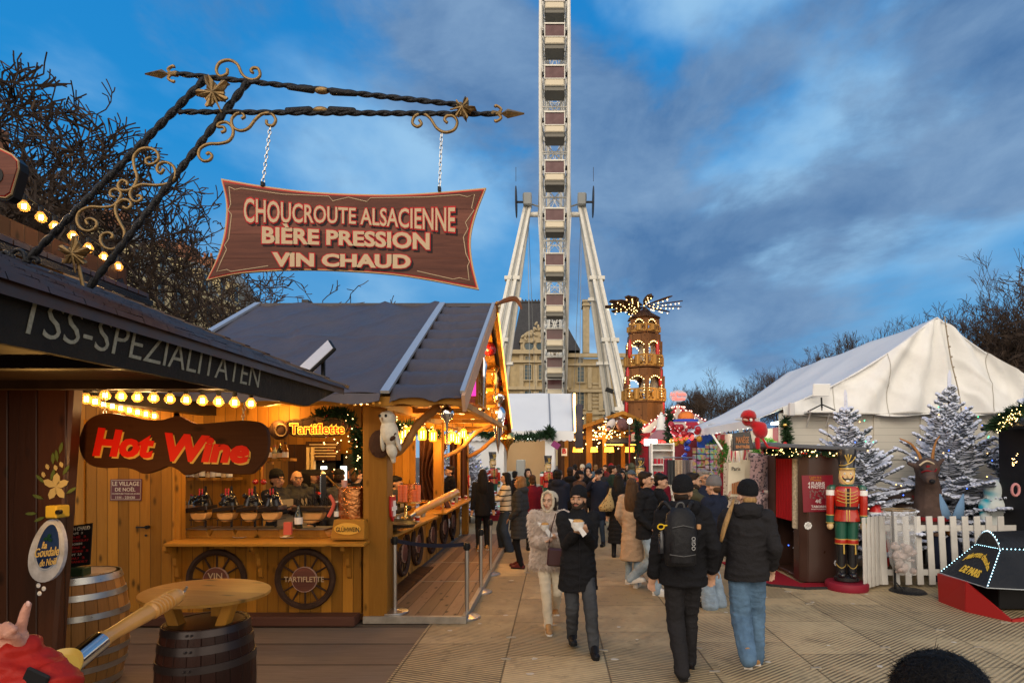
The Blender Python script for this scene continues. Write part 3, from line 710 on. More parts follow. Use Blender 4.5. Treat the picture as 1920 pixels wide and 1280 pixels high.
# painted bellflowers and edelweiss on the post
fl = MB()
def petal(M, c, L, w, a, Y=-.005):
    c = V(c); d = V((sin(a), 0, cos(a))); e = V((cos(a), 0, -sin(a)))
    M.prism([(0, 0), (.35*L, w), (.75*L, w*.9), (L, 0), (.75*L, -w*.9), (.35*L, -w)], lambda x, y: c+d*x+e*y, (0, Y, 0))
yp = 4.4-.065
for a in (0.1, 1.15, 2.5, 3.6, 5.2): petal(fl, at(105, 912, yp), .105, .026, a)
for u, v in ((91, 880), (106, 882), (83, 895), (117, 876)): petal(fl, at(u, v, yp), .045, .013, random.uniform(-.4, .4))
fl.build('painted_flower', mat('cream_petals', (.62, .50, .24), .6), po)
fl = MB()
for u, v, a in ((84, 905, -.8), (96, 900, .3), (112, 850, .25), (108, 865, -.1), (125, 925, 1.0), (82, 935, -1.2), (70, 962, -1.6), (85, 968, -2.0), (118, 890, .6), (100, 870, 0)): petal(fl, at(u, v, yp), .09, .012, a)
fl.build('painted_leaf', mat('leaf_paint', (.12, .17, .05), .6), po)
# beer tap medallion
bt = thing('beer_sign', 'oval blue and white beer sign on the dark post, hanging under painted flowers', 'sign', at(88, 1095, 4.2))
def oval(M, cu_, cv, ru, rv, Y, d, n=36, tilt=.16, egg=.18):
    pts = []
    for k in range(n):
        a = 2*pi*k/n; x = ru*cos(a)*(1-egg*sin(a)); y = rv*sin(a); pts.append((cu_+x*cos(tilt)-y*sin(tilt)*-1, cv-(y*cos(tilt))+x*sin(tilt)*.2))
    M.prism(pts, lambda u, v: at(u, v, Y), (0, d, 0))
m = MB(); oval(m, 88, 1032, 33, 60, 4.18, .03); m.build('plate', mat('icy_white', (.50, .53, .60), .4, nz=7, nv=.5), bt)
m = MB(); oval(m, 90, 1024, 21.5, 44, 4.172, .006); m.build('rim', mat('silver_line', (.6, .62, .65), .4), bt)
m = MB(); oval(m, 90, 1024, 20, 42, 4.168, .006); m.build('field', mat('navy_enamel', (.012, .035, .13), .3, nz=8, nv=.4), bt)
gy_ = mat('pale_gold_letters', (.70, .52, .20), .4)
text_uv('lettering', 'la', 79, 88, 1021, 13, 4.164, gy_, bt, bold=.02, font_sh=.3)
text_uv('lettering', 'Goudale', 66, 111, lambda t: 1036-5*t, 17, 4.162, gy_, bt, bold=.01, font_sh=.3)
text_uv('lettering', 'de Noël', 75, 107, lambda t: 1055-5*t, 13, 4.164, gy_, bt, bold=.01, font_sh=.3)
m = MB(); 
for a in (0.4, 2.4, 4.4): petal(m, at(91, 1008, 4.162), .035, .012, a)
m.build('holly', M_green, bt)
m = MB(); c = at(108, 958, 4.2); m.box(c, (.085, .12, .09)); m.build('tap_block', mat('yellow_block', (.60, .42, .05), .4), bt, bevel=.008)
m = MB(); m.lathe([(.017, 0), (.017, .03)], at(114, 959, 4.15), 10, rx(90)); m.build('tap_hole', M_black, bt)
m = MB()
for q in ((72, 1097), (82, 1103), (74, 1112)): m.ell(at(*q, 4.2), (.014, .01, .018))
m.build('bead', M_whitep, bt)

# ---- Hot Wine board ----
def board(name, pts, Y, d, m, parent, bevel=.0):
    M = MB(); M.prism(pts, lambda u, v: at(u, v, Y), (0, d, 0)); return M.build(name, m, parent, bevel=bevel)
def smooth2(pts, n=4):
    P = [V((a, b, 0)) for a, b in pts]; k = len(P); out = []
    for i in range(k):
        a, b, c, d = P[i-1], P[i], P[(i+1) % k], P[(i+2) % k]
        for j in range(n):
            t = j/n; q = .5*((2*b)+(c-a)*t+(2*a-5*b+4*c-d)*t*t+(3*b-a-3*c+d)*t**3); out.append((q.x, q.y))
    return out
HW = [(152, 808), (160, 792), (175, 780), (200, 774), (237, 779), (270, 786), (300, 787), (320, 782), (333, 779), (350, 787), (370, 794), (412, 791), (450, 788), (483, 791), (499, 804), (503, 832), (497, 860), (478, 883), (464, 889), (417, 887), (382, 883), (358, 889), (345, 890), (332, 880), (315, 874), (293, 882), (270, 888), (250, 880), (230, 876), (195, 877), (168, 871), (152, 853), (147, 828)]
hw = thing('hanging_sign', 'wavy dark wood board with red Hot Wine lettering hanging by two chains', 'sign', at(325, 780, 4.6))
board('board', smooth2(HW), 4.6, .045, wood('hot_wine_board', (.14, .05, .018), (.07, .022, .008), .30, along='x', across='z', rough=.62, gap=0), hw, .006)
M_sred = mat('sign_red', (.90, .022, .008), .5); M_syel = mat('sign_yellow', (.85, .50, .10), .4)
for s_, m_, du, dv, e, bo in (('Hot', M_syel, 3, 3.5, .002, .045), ('Hot', M_sred, 0, 0, .006, .05)):
    text_uv('lettering', s_, 178, 286, lambda t: 826+8*t, lambda t: 50-7*t, 4.598, m_, hw, e, bo, du, dv, .22)
for s_, m_, du, dv, e, bo in (('Wine', M_syel, 3, 3.5, .002, .045), ('Wine', M_sred, 0, 0, .006, .05)):
    text_uv('lettering', s_, 314, 464, lambda t: 836+8*t, lambda t: 49-6*t, 4.598, m_, hw, e, bo, du, dv, .22)
chain(at(199, 682, 4.62), at(196, 776, 4.62), hw); chain(at(458, 755, 4.62), at(455, 790, 4.62), hw)
# sign fragment at the frame's left edge
sg = thing('hanging_sign', 'brown sign with a rounded corner cut off by the left edge of the photo', 'sign', at(-60, 330, 3.2))
RC = [(-260, 300), (-220, 262), (-20, 268), (0, 277), (22, 288), (33, 300), (34, 315), (20, 364), (10, 371), (0, 370), (-20, 366), (-240, 360), (-258, 350)]
board('board', [(u+5, v+5) for u, v in RC], 3.2, .05, M_black, sg)
board('rim', RC, 3.19, .012, mat('tan_paint', (.50, .34, .18), .5), sg)
def shrink(P, k):
    cu_ = sum(p[0] for p in P)/len(P); cv = sum(p[1] for p in P)/len(P); w_ = (max(p[0] for p in P)-min(p[0] for p in P))/2; h_ = (max(p[1] for p in P)-min(p[1] for p in P))/2
    return [(cu_+(u-cu_)*(1-k/w_), cv+(v-cv)*(1-k/h_)) for u, v in P]
M_sline = mat('sign_red_line', (.46, .018, .018), .5)
M_sface = wood('printed_wood_face', (.27, .10, .065), (.040, .015, .016), .17, along='x', across='z', rough=.6, knots=False, gap=.15)
board('border', shrink(RC, 3), 3.186, .006, M_sline, sg); board('face', shrink(RC, 5), 3.182, .006, M_sface, sg)
text_uv('lettering', 'D', -26, 5, 328, 34, 3.181, M_black, sg, .003, .03)

# ---- wrought iron bracket with the big sign ----
BY = 4.0
br = thing('sign_bracket', 'black wrought iron bracket with gold scrolls and leaves reaching over the street', 'bracket', at(110, 520, BY))
def bars(a, b, r0=.017, name='bar'):
    M = MB(); A, B = at(*a, BY), at(*b, BY); n = int((B-A).length/.018); d = (B-A).normalized(); x = d.cross(V((0, 1, 0))).normalized(); y = V((0, 1, 0))
    pts = []; L = (B-A).length
    for s0 in (0, pi):
        P = []; 
        for i in range(n+1):
            q = i/n; a_ = i*.55+s0; P.append(A.lerp(B, q)+(x*cos(a_)+y*sin(a_))*r0*.42)
        M.tube(P, r0*.78, 6)
    return M.build(name, M_iron, br, smooth=True)
bars((385, 148), (46, 494), .021); bars((466, 152), (160, 549), .021); bars((328, 138), (872, 198)); bars((335, 210), (930, 214))
K5 = lambda P: uv([(260+x/2.595, 90+y/2.595) for x, y in P], BY-.005)
K3 = lambda P: uv([(x/4.267, 260+y/4.267) for x, y in P], BY-.005)
K1 = lambda P: uv([(x/3.2, y/3.2) for x, y in P], BY-.005)
scr = [K5([(432, 102), (428, 128), (395, 138), (378, 108), (395, 72), (440, 60), (480, 80), (502, 125), (530, 150), (565, 155), (590, 135), (583, 103), (558, 98), (546, 112), (558, 122)]),
 K5([(500, 345), (515, 335), (503, 318), (475, 322), (452, 350), (462, 387), (497, 403), (535, 390), (567, 350), (602, 322), (645, 320), (667, 350), (652, 378), (625, 372), (622, 352)]),
 K5([(402, 412), (420, 403), (414, 386), (385, 384), (392, 368), (428, 362), (457, 388), (458, 425), (435, 455), (390, 466), (340, 468), (300, 490), (292, 525), (315, 550), (345, 546), (357, 525), (342, 510), (330, 520)]),
 K5([(1365, 350), (1376, 370), (1355, 384), (1332, 365), (1345, 332), (1385, 320), (1420, 345), (1450, 390), (1490, 411), (1535, 398), (1550, 360), (1530, 332), (1500, 332), (1488, 350), (1502, 365)]),
 K3([(1210, 150), (1168, 168), (1180, 203), (1230, 200), (1270, 160), (1250, 100), (1180, 75), (1110, 95), (1070, 150), (1075, 230), (1098, 310), (1070, 385), (1020, 415), (960, 408), (947, 370), (975, 335), (1015, 347), (1018, 375)]),
 K1([(985, 1012), (965, 1040), (943, 1020), (955, 985), (1000, 975), (1045, 1005), (1050, 1060), (1010, 1100), (940, 1112), (850, 1108), (800, 1130)]),
 K3([(705, 690), (690, 655), (730, 640), (775, 670), (760, 720), (700, 740), (640, 710), (615, 650), (640, 585), (720, 547), (820, 550), (900, 540), (945, 500), (970, 440), (930, 405), (887, 420), (885, 460), (920, 468)]),
 K3([(985, 545), (1020, 560), (1050, 530), (1030, 495), (980, 490), (932, 530), (925, 590), (960, 670), (995, 740), (990, 800)]),
 K3([(892, 800), (903, 772), (868, 752), (820, 770), (805, 820), (840, 870), (900, 885), (950, 860)]),
 K3([(1065, 390), (1040, 440), (1060, 490), (1100, 505), (1135, 480), (1120, 455), (1095, 465)])]
for P in scr:
    M = MB(); Q = cat_rom(P, 5); M.tube(Q, [.0105]*len(Q), 8); M.build('scroll', M_gold, br, smooth=True)
for P in ([(5, 935), (40, 905), (75, 935), (70, 975), (30, 985)], [(110, 960), (100, 915), (150, 890), (195, 920), (205, 970), (240, 990)], [(0, 1070), (60, 1065), (130, 1040), (180, 985), (200, 1040), (245, 1105)], [(380, 1110), (390, 1080), (430, 1080), (440, 1110), (415, 1150)], [(180, 985), (250, 950), (310, 970), (290, 995)]):
    M = MB(); Q = cat_rom(K3(P), 5); M.tube(Q, .014, 7); M.build('scroll', M_iron, br, smooth=True)
def leaf(cu_, cv, s, a, lob=5):
    """five-lobed vine leaf cut from thick sheet, domed towards its veins"""
    pts = []; n = 60
    for k in range(n):
        q = 2*pi*k/n; w_ = (q+pi) % (2*pi)-pi; rr = .40+.05*cos(q*14)+sum(l_*math.exp(-((abs(w_)-c_)/.36)**2) for c_, l_ in ((0, .62), (1.2, .55), (2.3, .36)))
        pts.append((rr*sin(q), rr*cos(q)))
    M = MB(); A = at(cu_, cv, BY-.03); k_ = s*BY/1080
    c = V((cos(a), 0, -sin(a))); d = V((sin(a), 0, cos(a)))
    front = [A+(c*x+d*y)*k_+V((0, -.012-.02*((x*x+y*y)) if (i % 4) else .0, 0)) for i, (x, y) in enumerate(pts)]
    back = [p+V((0, .014, 0)) for p in front]; ce = A+V((0, -.035, 0))
    m_ = len(front); M.add(front+back+[ce, A+V((0, -.01, 0))], [(i, (i+1) % m_, 2*m_) for i in range(m_)]+[(m_+(i+1) % m_, m_+i, 2*m_+1) for i in range(m_)]+[(i, m_+i, m_+(i+1) % m_, (i+1) % m_) for i in range(m_)])
    for q in (0, 1.25, -1.25, 2.3, -2.3): M.cap(ce, A+(c*sin(q)+d*cos(q))*k_*.7+V((0, -.015, 0)), .008, .003, 5)
    M.cap(ce, A-d*k_*.95, .009, .006, 6)
    return M.build('gold_leaf', M_gold, br, smooth=30)
leaf(403, 178, 36, -.35); leaf(143, 478, 34, .05); leaf(868, 206, 24, 1.6)
M = MB(); M.cap(at(145, 485, BY-.03), at(158, 548, BY), .012, .012, 6); M.build('stem', M_gold, br)
for (u, v), s_ in (((330, 139), -1), ((925, 213), 1)):
    A = at(u, v, BY); d = V((s_, 0, .01 if s_ < 0 else -.02)); M = MB(); k_ = .0037
    M.cap(A, A+d*.05, .02, .012, 8); M.lathe([(.004, 0), (.034, .045), (.006, .16)], A+d*.055, 4, Matrix.Rotation(pi/2*s_, 3, 'Y'))
    for z in (-1, 1): M.tube(cat_rom([A+d*.03, A+d*.055+V((0, 0, z*.03)), A+d*.03+V((-s_*.01, 0, z*.055)), A+d*.012+V((0, 0, z*.045))], 4), .010, 6)
    M.build('spear_tip', M_gold, br, smooth=35)
for u, v in ((604, 170), (601, 207)):
    M = MB(); M.ell(at(u, v, BY), (.055, .026, .024)); M.build('collar', M_gold, br, smooth=True)
    for s_ in (-1, 1): M = MB(); M.cap(at(u+s_*20, v+s_*(2 if v < 190 else 0), BY), at(u+s_*62, v+s_*(6 if v < 190 else 0), BY), .026, .018, 8); M.build('bar', M_iron, br, smooth=True)
bs = thing('hanging_sign', 'large curved wooden sign with three lines of cream lettering hanging against the sky', 'sign', at(650, 440, BY))
K = lambda P: [(260+x/2.595, 90+y/2.595) for x, y in P]
top = [(400, 635), (600, 670), (850, 700), (1150, 712), (1400, 705), (1690, 680)]; rt = [(1640, 810), (1615, 930), (1625, 1050), (1655, 1175)]
bot = [(1300, 1110), (1000, 1085), (750, 1080), (500, 1095), (328, 1130)]; lf = [(380, 1020), (415, 900), (425, 760)]
def edge(P): Q = cat_rom([V((a, b, 0)) for a, b in P], 5); return [(q.x, q.y) for q in Q][:-1]
OUT = edge(top)+edge([top[-1]]+rt)+edge([rt[-1]]+bot)+edge([bot[-1]]+lf+[top[0]])
OUT = K(OUT)
board('board', OUT, BY, .022, mat('tan_paint'), bs); board('border', shrink(OUT, 3.4), BY-.003, .004, M_sline, bs); board('face', shrink(OUT, 6.2), BY-.006, .004, M_sface, bs)
M_tan = mat('sign_cream_letters', (.50, .37, .235), .55)
L = MB()
for P in ([(440, 676), (470, 690), (500, 683), (700, 712), (925, 722), (945, 745), (1020, 727), (1110, 748), (1128, 730), (1400, 726), (1560, 715), (1600, 725), (1635, 712), (1620, 780), (1632, 790), (1590, 850), (1602, 880), (1580, 920), (1592, 1000), (1610, 1040), (1600, 1060), (1608, 1130), (1560, 1118), (1530, 1125), (1355, 1085)], [(440, 676), (448, 760), (436, 790), (452, 810), (438, 930), (418, 960), (428, 980), (400, 1040), (380, 1088), (430, 1078), (450, 1088), (630, 1060)]):
    q = uv(K(P), BY-.0075)
    L.tube([p for p in q], .0032, 5)
L.build('scroll_line', M_tan, bs)
def l3(s, u0, u1, vc, h, bo=.012):
    text_uv('letter_shadow', s, u0, u1, vc, h, BY-.0062, mat('letter_shadow', (.015, .01, .012), .6), bs, .002, bo+.042, 3.5, 4)
    text_uv('letter_outline', s, u0, u1, vc, h, BY-.0085, mat('letter_outline', (.46, .012, .018), .5), bs, .002, bo+.042)
    text_uv('lettering', s, u0, u1, vc, h, BY-.011, M_tan, bs, .003, bo)
l3('CHOUCROUTE ALSACIENNE', 458, 853, lambda t: 393+18*t-14*(1-(2*t-1)**2)*-.15, lambda t: 30+17*abs(2*t-1)**1.5)
l3('BIÈRE PRESSION', 493, 804, lambda t: 440+12*t, lambda t: 26+4*abs(2*t-1), .035)
l3('VIN CHAUD', 514, 768, lambda t: 486+4*t, lambda t: 22+3*abs(2*t-1), .045)
chain(at(507, 237, BY), at(493, 343, BY), bs); chain(at(828, 250, BY), at(824, 352, BY), bs)
M = MB()
for u, v in ((493, 346), (824, 355)): M.box(at(u, v, BY), (.02, .03, .03))
M.build('clamp', M_iron, bs)

# ================= barrels, table, utensil in the left foreground =================
M_oak = wood('oak_staves', (.42, .21, .07), (.22, .10, .03), .085, across=None, rough=.4, knots=False, gap=.8)
M_galv = mat('galvanised_hoop', (.42, .42, .40), .35, .9, nz=12, nv=.15)
def stave(name, c1, c2, n):
    def bd(t, b):
        x, y, z = t.N('SeparateXYZ', {0: t.N('TexCoord').outputs['Object']}).outputs
        a = t.math('MULTIPLY', t.math('ARCTAN2', y, x), n/(2*pi)); fr = t.math('FRACT', a); rnd = t.N('TexWhiteNoise', {'W': t.math('FLOOR', a)}, noise_dimensions='1D').outputs[0]
        g = t.N('TexNoise', {'Vector': t.N('CombineXYZ', {0: t.math('MULTIPLY', a, 6.), 1: t.math('MULTIPLY', z, 3.), 2: rnd}).outputs[0], 'Scale': 1.5, 'Detail': 6, 'Roughness': .65}).outputs[0]
        c = t.mix(1, t.mix(g, c1, c2), t.ramp(rnd, [(0, (.55,)*3), (1, (1.25,)*3)]), 'MULTIPLY')
        e = t.N('MapRange', {0: t.math('MINIMUM', fr, t.math('SUBTRACT', 1., fr)), 2: .05, 3: 1., 4: 0.}).outputs[0]
        t.l.new(t.mix(t.math('MULTIPLY', e, .8), c, tuple(q*.1 for q in c1)), b.inputs['Base Color'])
        t.l.new(t.N('Bump', {'Strength': .6, 'Distance': .008, 'Height': t.math('SUBTRACT', t.math('MULTIPLY', g, .3), e)}).outputs[0], b.inputs['Normal'])
    return mat(name, c1, .38, build=bd)
def barrel(label, loc, H, r0, r1, m, hm, hoops, hr=.0):
    b = thing('barrel', label, 'barrel', loc)
    def rad(z): q = 2*z/H-1; return r0+(r1-r0)*(1-q*q)
    M = MB(); M.T = Matrix.Translation(V(loc)); M.lathe([(rad(0), 0)]+[(rad(H*k/14), H*k/14) for k in range(1, 15)]+[(r0-.03, H), (r0-.035, H-.035), (.01, H-.035)], n=40); M.build('staves', m, b, smooth=40)
    for z, h in hoops:
        M = MB(); M.T = Matrix.Translation(V(loc)); a, c = rad(z)+.004, rad(min(H, z+h))+.004
        M.lathe([(a-.006, z), (a+.003, z), (c+.003, z+h), (c-.006, z+h)], n=40)
        for q in (0, .05): M.ell((( a+.006)*cos(-1.35-q*2), (a+.006)*sin(-1.35-q*2), z+h*.5), .009, n=6, k=4)
        M.build('hoop', hm, b, smooth=40)
    return b
B1 = (-4.22, 5.08, 0)
barrel('light oak barrel with galvanised hoops carrying a small black menu board', B1, .98, .315, .385, stave('light_oak', (.50, .25, .075), (.26, .12, .035), 26), M_galv, [(.02, .06), (.17, .05), (.30, .05), (.62, .05), (.79, .05), (.925, .055)])
mb = thing('menu_board', 'small black menu board headed VIN CHAUD standing on the light oak barrel', 'menu', (-4.15, 5.0, .98))
fn = lambda u, v, e: at(u+(1085-v)*.06, v, 4.98-(1085-v)*.0006)+V((0, e, 0))
M = MB(); M.add([fn(121, 1065, 0), fn(166, 1058, 0), fn(166, 980, 0), fn(121, 986, 0)]+[fn(a, b, .012) for a, b in ((121, 1065), (166, 1058), (166, 980), (121, 986))], [(0, 1, 2, 3), (7, 6, 5, 4), (0, 4, 5, 1), (1, 5, 6, 2), (2, 6, 7, 3), (3, 7, 4, 0)]); M.build('panel', mat('menu_black', (.015, .014, .016), .4), mb)
text_uv('lettering', 'VIN CHAUD', 126, 163, lambda t: 992-4*t, 7, 0, mat('menu_white', (.6, .58, .5), .5), mb, .003, .02, fn=fn)
for k in range(9):
    text_uv('lettering', ('CAFÉ  3', 'THÉ  3', 'CHOCOLAT', 'VIN CHAUD 5', 'BIÈRE  6', 'CIDRE  5', 'SOFT  3,5', 'EAU  2', 'GRANDE 7')[k], 125+(k % 2)*2, 150+(k % 3)*6, lambda t: 1001+k*6.6-3*t, 4, 0, mat('menu_red', (.45, .03, .03), .5) if k % 3 else mat('menu_white'), mb, .003, .02, fn=fn)
M = MB(); M.box((-4.15, 4.96, 1.015), (.24, .10, .07), rz(3)); M.build('foot', mat('dark_green', (.02, .04, .02), .4), mb, bevel=.006)
T0 = V((-2.475, 4.1, 0))
barrel('dark varnished barrel standing under the round wooden tabletop', T0, .84, .265, .315, stave('dark_varnished_oak', (.045, .016, .010), (.022, .008, .006), 22), mat('dark_hoop', (.035, .025, .024), .3, .5), [(.03, .06), (.20, .05), (.56, .05), (.68, .055), (.79, .045)])
tt = thing('barrel_table', 'round golden plywood tabletop on wooden blocks over the dark barrel', 'table', T0+V((0, 0, .84)))
Mt = Matrix.Translation(T0+V((0, 0, 1.035))) @ Matrix.Rotation(R_(2.6), 4, 'Y')
M = MB(); M.T = Mt; M.lathe([(.395, -.012), (.41, -.008), (.41, .010), (.402, .014)], n=64); M.build('tabletop', wood('plywood_top', (.55, .29, .065), (.28, .12, .02), .4, along='x', across='y', rough=.5, gap=0, knots=True), tt, smooth=30)
for x, tl in ((-.17, -.18), (.17, .35), (0, 0)):
    M = MB(); M.bar(T0+V((x*.9, -.08 if x else .15, .81)), T0+V((x*1.35, -.08 if x else .15, 1.02)), .09, .07); M.build('block', M_pineb, tt, bevel=.006)
# turned giant pan handle
sp_ = thing('giant_pan', 'giant frying pan with turned wooden handle and steel socket at the lower left', 'pan', at(100, 1265, 2.2))
A, B = at(183, 1204, 2.32), at(338, 1112, 2.75); d = (B-A); L_ = d.length; d.normalize()
q = V((0, 0, 1)).rotation_difference(d).to_matrix()
pr = [(.030, 0), (.052, .01), (.056, .03), (.047, .055), (.043, .10), (.049, .22), (.055, .34), (.052, .37)]
for k in range(6): z = .375+k*.027; pr += [(.062, z+.004), (.062, z+.015), (.048, z+.021), (.048, z+.025)]
pr += [(.058, .545), (.055, .60), (.04, .625), (.012, .63)]
sc_ = L_/.63
M = MB(); M.lathe([(r*sc_*.92, z*sc_) for r, z in pr], A, 28, q); M.build('handle', mat('turned_beech', (.58, .27, .06), .3, nz=3, nv=.22, coat=.5, stretch=(1, 1, 1)), sp_, smooth=50)
M = MB(); M.tube([B, B+d*.03, B+d*.03+V((.01, 0, .02))], .006, 6); M.build('hanging_ring', M_steel, sp_)
M = MB(); A2 = at(132, 1246, 2.18); M.tube([A2, A+d*.01], .040, 20); M.build('socket', mat('chrome', (.65, .65, .65), .12, 1.), sp_, smooth=40)
M = MB(); c = at(92, 1270, 2.05); M.lathe([(.01, -.012), (.095, -.012), (.112, .006), (.114, .012), (.108, .008), (.095, -.004), (.01, -.004)], c, 40, ry(-8) @ rx(38)); M.build('pan_bowl', mat('yellow_enamel', (.72, .47, .10), .3), sp_, smooth=40)
# ================= timber stall with the grey tarpaulin roof =================
cs = thing('market_stall', 'golden pine stall with grey tarpaulin roof in the middle of the left side', 'stall', (-3.5, 10, 0))
XE, XR, ZR, ZE = -1.04, -2.35, 4.59, 2.69      # gable plane, side wall, ridge and eave heights
YE, YR, YB = 6.6, 9.9, 13.2
w = MB(); w.bb(-6.2, at(335, 0, 7).x, 7.0, 7.06, .1, 2.75); w.build('front_wall', M_pine, cs)
w = MB(); w.bb(at(335, 0, 7).x, XR, 7.0, 7.06, .1, .955); w.build('counter_wall', M_pine, cs)
w = MB(); w.bb(at(335, 0, 7).x-.05, at(335, 0, 7).x+.02, 6.985, 7.1, .97, 2.6); w.bb(-4.62, XR, 6.985, 7.09, 2.36, 2.78); w.build('header', M_pine, cs)
d = MB(); d.bb(at(164, 0, 7).x, at(330, 0, 7).x, 6.975, 7.0, .12, 2.40); do = d.build('door', M_pine, cs, bevel=.006)
d = MB(); d.bb(at(158, 0, 7).x, at(162, 0, 7).x, 6.96, 7.0, .12, 2.45); d.build('frame', M_pineb, do)
d = MB(); h_ = at(274, 988, 6.93); d.bar(h_, h_-V((.12, 0, 0)), .018); d.lathe([(.022, 0), (.022, .04)], h_+V((0, .04, 0)), 10, rx(90)); d.lathe([(.014, 0), (.014, .01)], at(274, 1003, 6.97), 8, rx(90)); d.build('handle', M_iron, do)
pl = MB(); pl.bb(at(470, 0, 7).x-2, -2.36, 6.78, 7.0, 0, .115); pl.build('plinth_step', wood('red_brown_plank', (.10, .045, .03), (.06, .025, .018), .4, along='x', gap=0, knots=False), cs, bevel=.01)
w = MB(); w.bb(XR-.06, XR, 7.2, 14.3, .08, .955); w.build('side_counter_wall', wood('pine_boards_side', (.46, .23, .06), (.31, .14, .03), .14), cs)
c = MB(); c.prism([(at(305, 0, 6.65).x, 6.66), (at(683, 0, 6.66).x, 6.66), (at(690, 0, 7).x, 7.3), (at(335, 0, 7.2).x, 7.3)], lambda a, b: (a, b, .962), (0, 0, .035)); c.build('front_counter', M_pineh, cs, bevel=.004)
c = MB(); c.prism([(-2.05, 7.22), (-2.0, 9.9), (-2.12, 10.0), (-2.12, 10.3), (-1.96, 10.4), (-1.98, 14.1), (-2.6, 14.1), (-2.6, 7.22)], lambda a, b: (a, b, .962), (0, 0, .035)); c.build('side_counter', M_piney, cs, bevel=.004)
def bracket(x, y, dx, dy):
    b = MB(); prof = [(0, .95), (.26, .95), (.26, .90), (.20, .86), (.14, .86), (.09, .78), (.085, .70), (.05, .66), (.04, .55), (0, .52)]
    b.prism(prof, lambda a, z: (x+dx*a, y+dy*a, z), (.045*abs(dy), .045*abs(dx), 0)); b.build('shelf_bracket', M_pineb, cs)
for u in (332, 488, 653): bracket(at(u, 0, 7).x, 7.0, 0, -1)
for y in (7.55, 8.5, 9.5, 10.5, 11.5, 12.6, 13.7): bracket(XR, y, 1, 0)
# corner post and other posts
def post(x0, x1, y0, y1, z0, z1, name='post'):
    b = MB(); b.bb(x0, x1, y0, y1, z0, z1); return b.build(name, M_pineb, cs, bevel=.012)
p0 = post(at(680, 0, 6.94).x, -2.02, 6.94, 7.2, .06, 2.62); post(-2.30, -2.14, 10.9, 11.06, .95, 2.7); post(-2.28, -2.12, 14.1, 14.28, .1, 2.75); post(-2.29, -2.22, 13.5, 13.6, .97, 2.7)
b = MB(); b.box((-2.24, 7.05, .03), (.16, .14, .06)); b.box((-2.24, 6.975, .03), (.10, .02, .03)); b.build('levelling_foot', M_iron, cs)
# eave beams with scalloped lower edge
def scallop(a, b, z, h, amp, n, d, name='eave_fascia'):
    a, b = V(a), V(b); P = [(0, z+h), (1, z+h)]+[(1-k/(n*8), z+amp*(.5-.5*cos(2*pi*k/8))) for k in range(n*8+1)]
    m = MB(); m.prism(P, lambda t, zz: (a.x+(b.x-a.x)*t, a.y+(b.y-a.y)*t, zz), d); return m.build(name, M_pineh, cs)
scallop((-5.2, YE, 0), (XE-.02, YE, 0), 2.575, .115, .035, 9, (0, .045, 0)); 
scallop((-5.2, YB, 0), (XE-.02, YB, 0), 2.575, .115, .035, 9, (0, .045, 0))
m = MB(); m.bb(-5.2, -2.0, 6.7, 6.74, 2.60, 2.72); m.bb(-2.14, -2.02, 6.66, 14.2, 2.58, 2.70); m.bb(XE-.12, XE-.04, 6.66, 13.2, 2.60, 2.68)
for y in (7.0, 8.2, 9.4, 10.6, 11.8, 13.0): m.bb(-2.1, XE-.05, y, y+.07, 2.62, 2.69)
m.build('eave_beam', M_pineb, cs)
def brace(P, r=.05):
    m = MB(); Q = cat_rom(P, 6); m.tube(Q, [r*(1+.12*sin(i*1.7)) for i in range(len(Q))], 9); m.build('brace', mat('peeled_branch', (.34, .16, .05), .5, nz=6, nv=.3, bump=.4, bs=20), cs, smooth=True)
brace([(-2.08, 7.08, 1.98), (-1.86, 7.08, 2.12), (-1.68, 7.08, 2.40), (-1.42, 7.08, 2.62)]); brace([(-2.1, 14.0, 2.0), (-1.8, 13.9, 2.15), (-1.5, 13.8, 2.4), (-1.25, 13.7, 2.6)])
brace([(-2.1, 11.0, 2.0), (-1.8, 11, 2.15), (-1.5, 11, 2.45), (-1.2, 11, 2.6)], .04)
# tarpaulin roof
M_tarp = mat('grey_tarpaulin', (.068, .062, .074), .42, nz=1.6, nv=.22, bump=1.2, bs=3.2, stretch=(1, .45, 1), dirt=.25)
rnd_ = random.Random(4)
def tarp(x0, x1, folds, sag, name, valance=False):
    nu, nv = (40, 60)
    def fn(a, b):
        y = YE-.05+(YR-YE+.05)*b; z = ZE+.03+(ZR-ZE)*b; x = x0+(x1-x0)*a
        if folds: z += -.035*abs(sin(pi*b*10))**.6*0+.11*(abs(sin(pi*b*9+.3*sin(a*5)))**.5-1)+.006*sin(a*26+8*noise.noise((a*3, b*3, 0)))*(1 if .05 < a < .95 else .2)
        else: z += .05*noise.noise((x*2.2+y*1.1, y*.5, 1.3))+.03*noise.noise((x*4+y*3., y*.7, 5))+.02*max(0, 1-abs(((x*1.3-y*.9) % 1.1)-.5)*14)+.018*exp_(-((b-.52)/.012)**2)
        return V((x, y, z))
    m = MB(); m.grid(fn, nu, nv)
    if valance:
        def fv(a, b):
            x = x0+(x1-x0)*a; return V((x, YE-.05-.05*b+.012*sin(x*17), ZE+.03-(.10+.05*noise.noise((x*1.5, 0, 0)))*b+.01*sin(x*9)*b))
        m.grid(fv, 60, 5)
    return m.build(name, M_tarp, cs, smooth=60, thick=.006)
def exp_(x): return math.exp(max(-50, x))
tarp(-5.1, -1.98, False, 0, 'roof_tarpaulin', True); tarp(-1.88, XE-.03, True, 0, 'folded_tarpaulin')
m = MB(); m.add([(-5.1, YR, ZR), (XE, YR, ZR), (XE, YB, ZE), (-5.1, YB, ZE)], [(0, 1, 2, 3)]); m.bb(-5.1, XE-.02, YR-.03, YR+.03, ZR-.02, ZR+.035); m.build('rear_roof', M_tarp, cs, thick=.02)
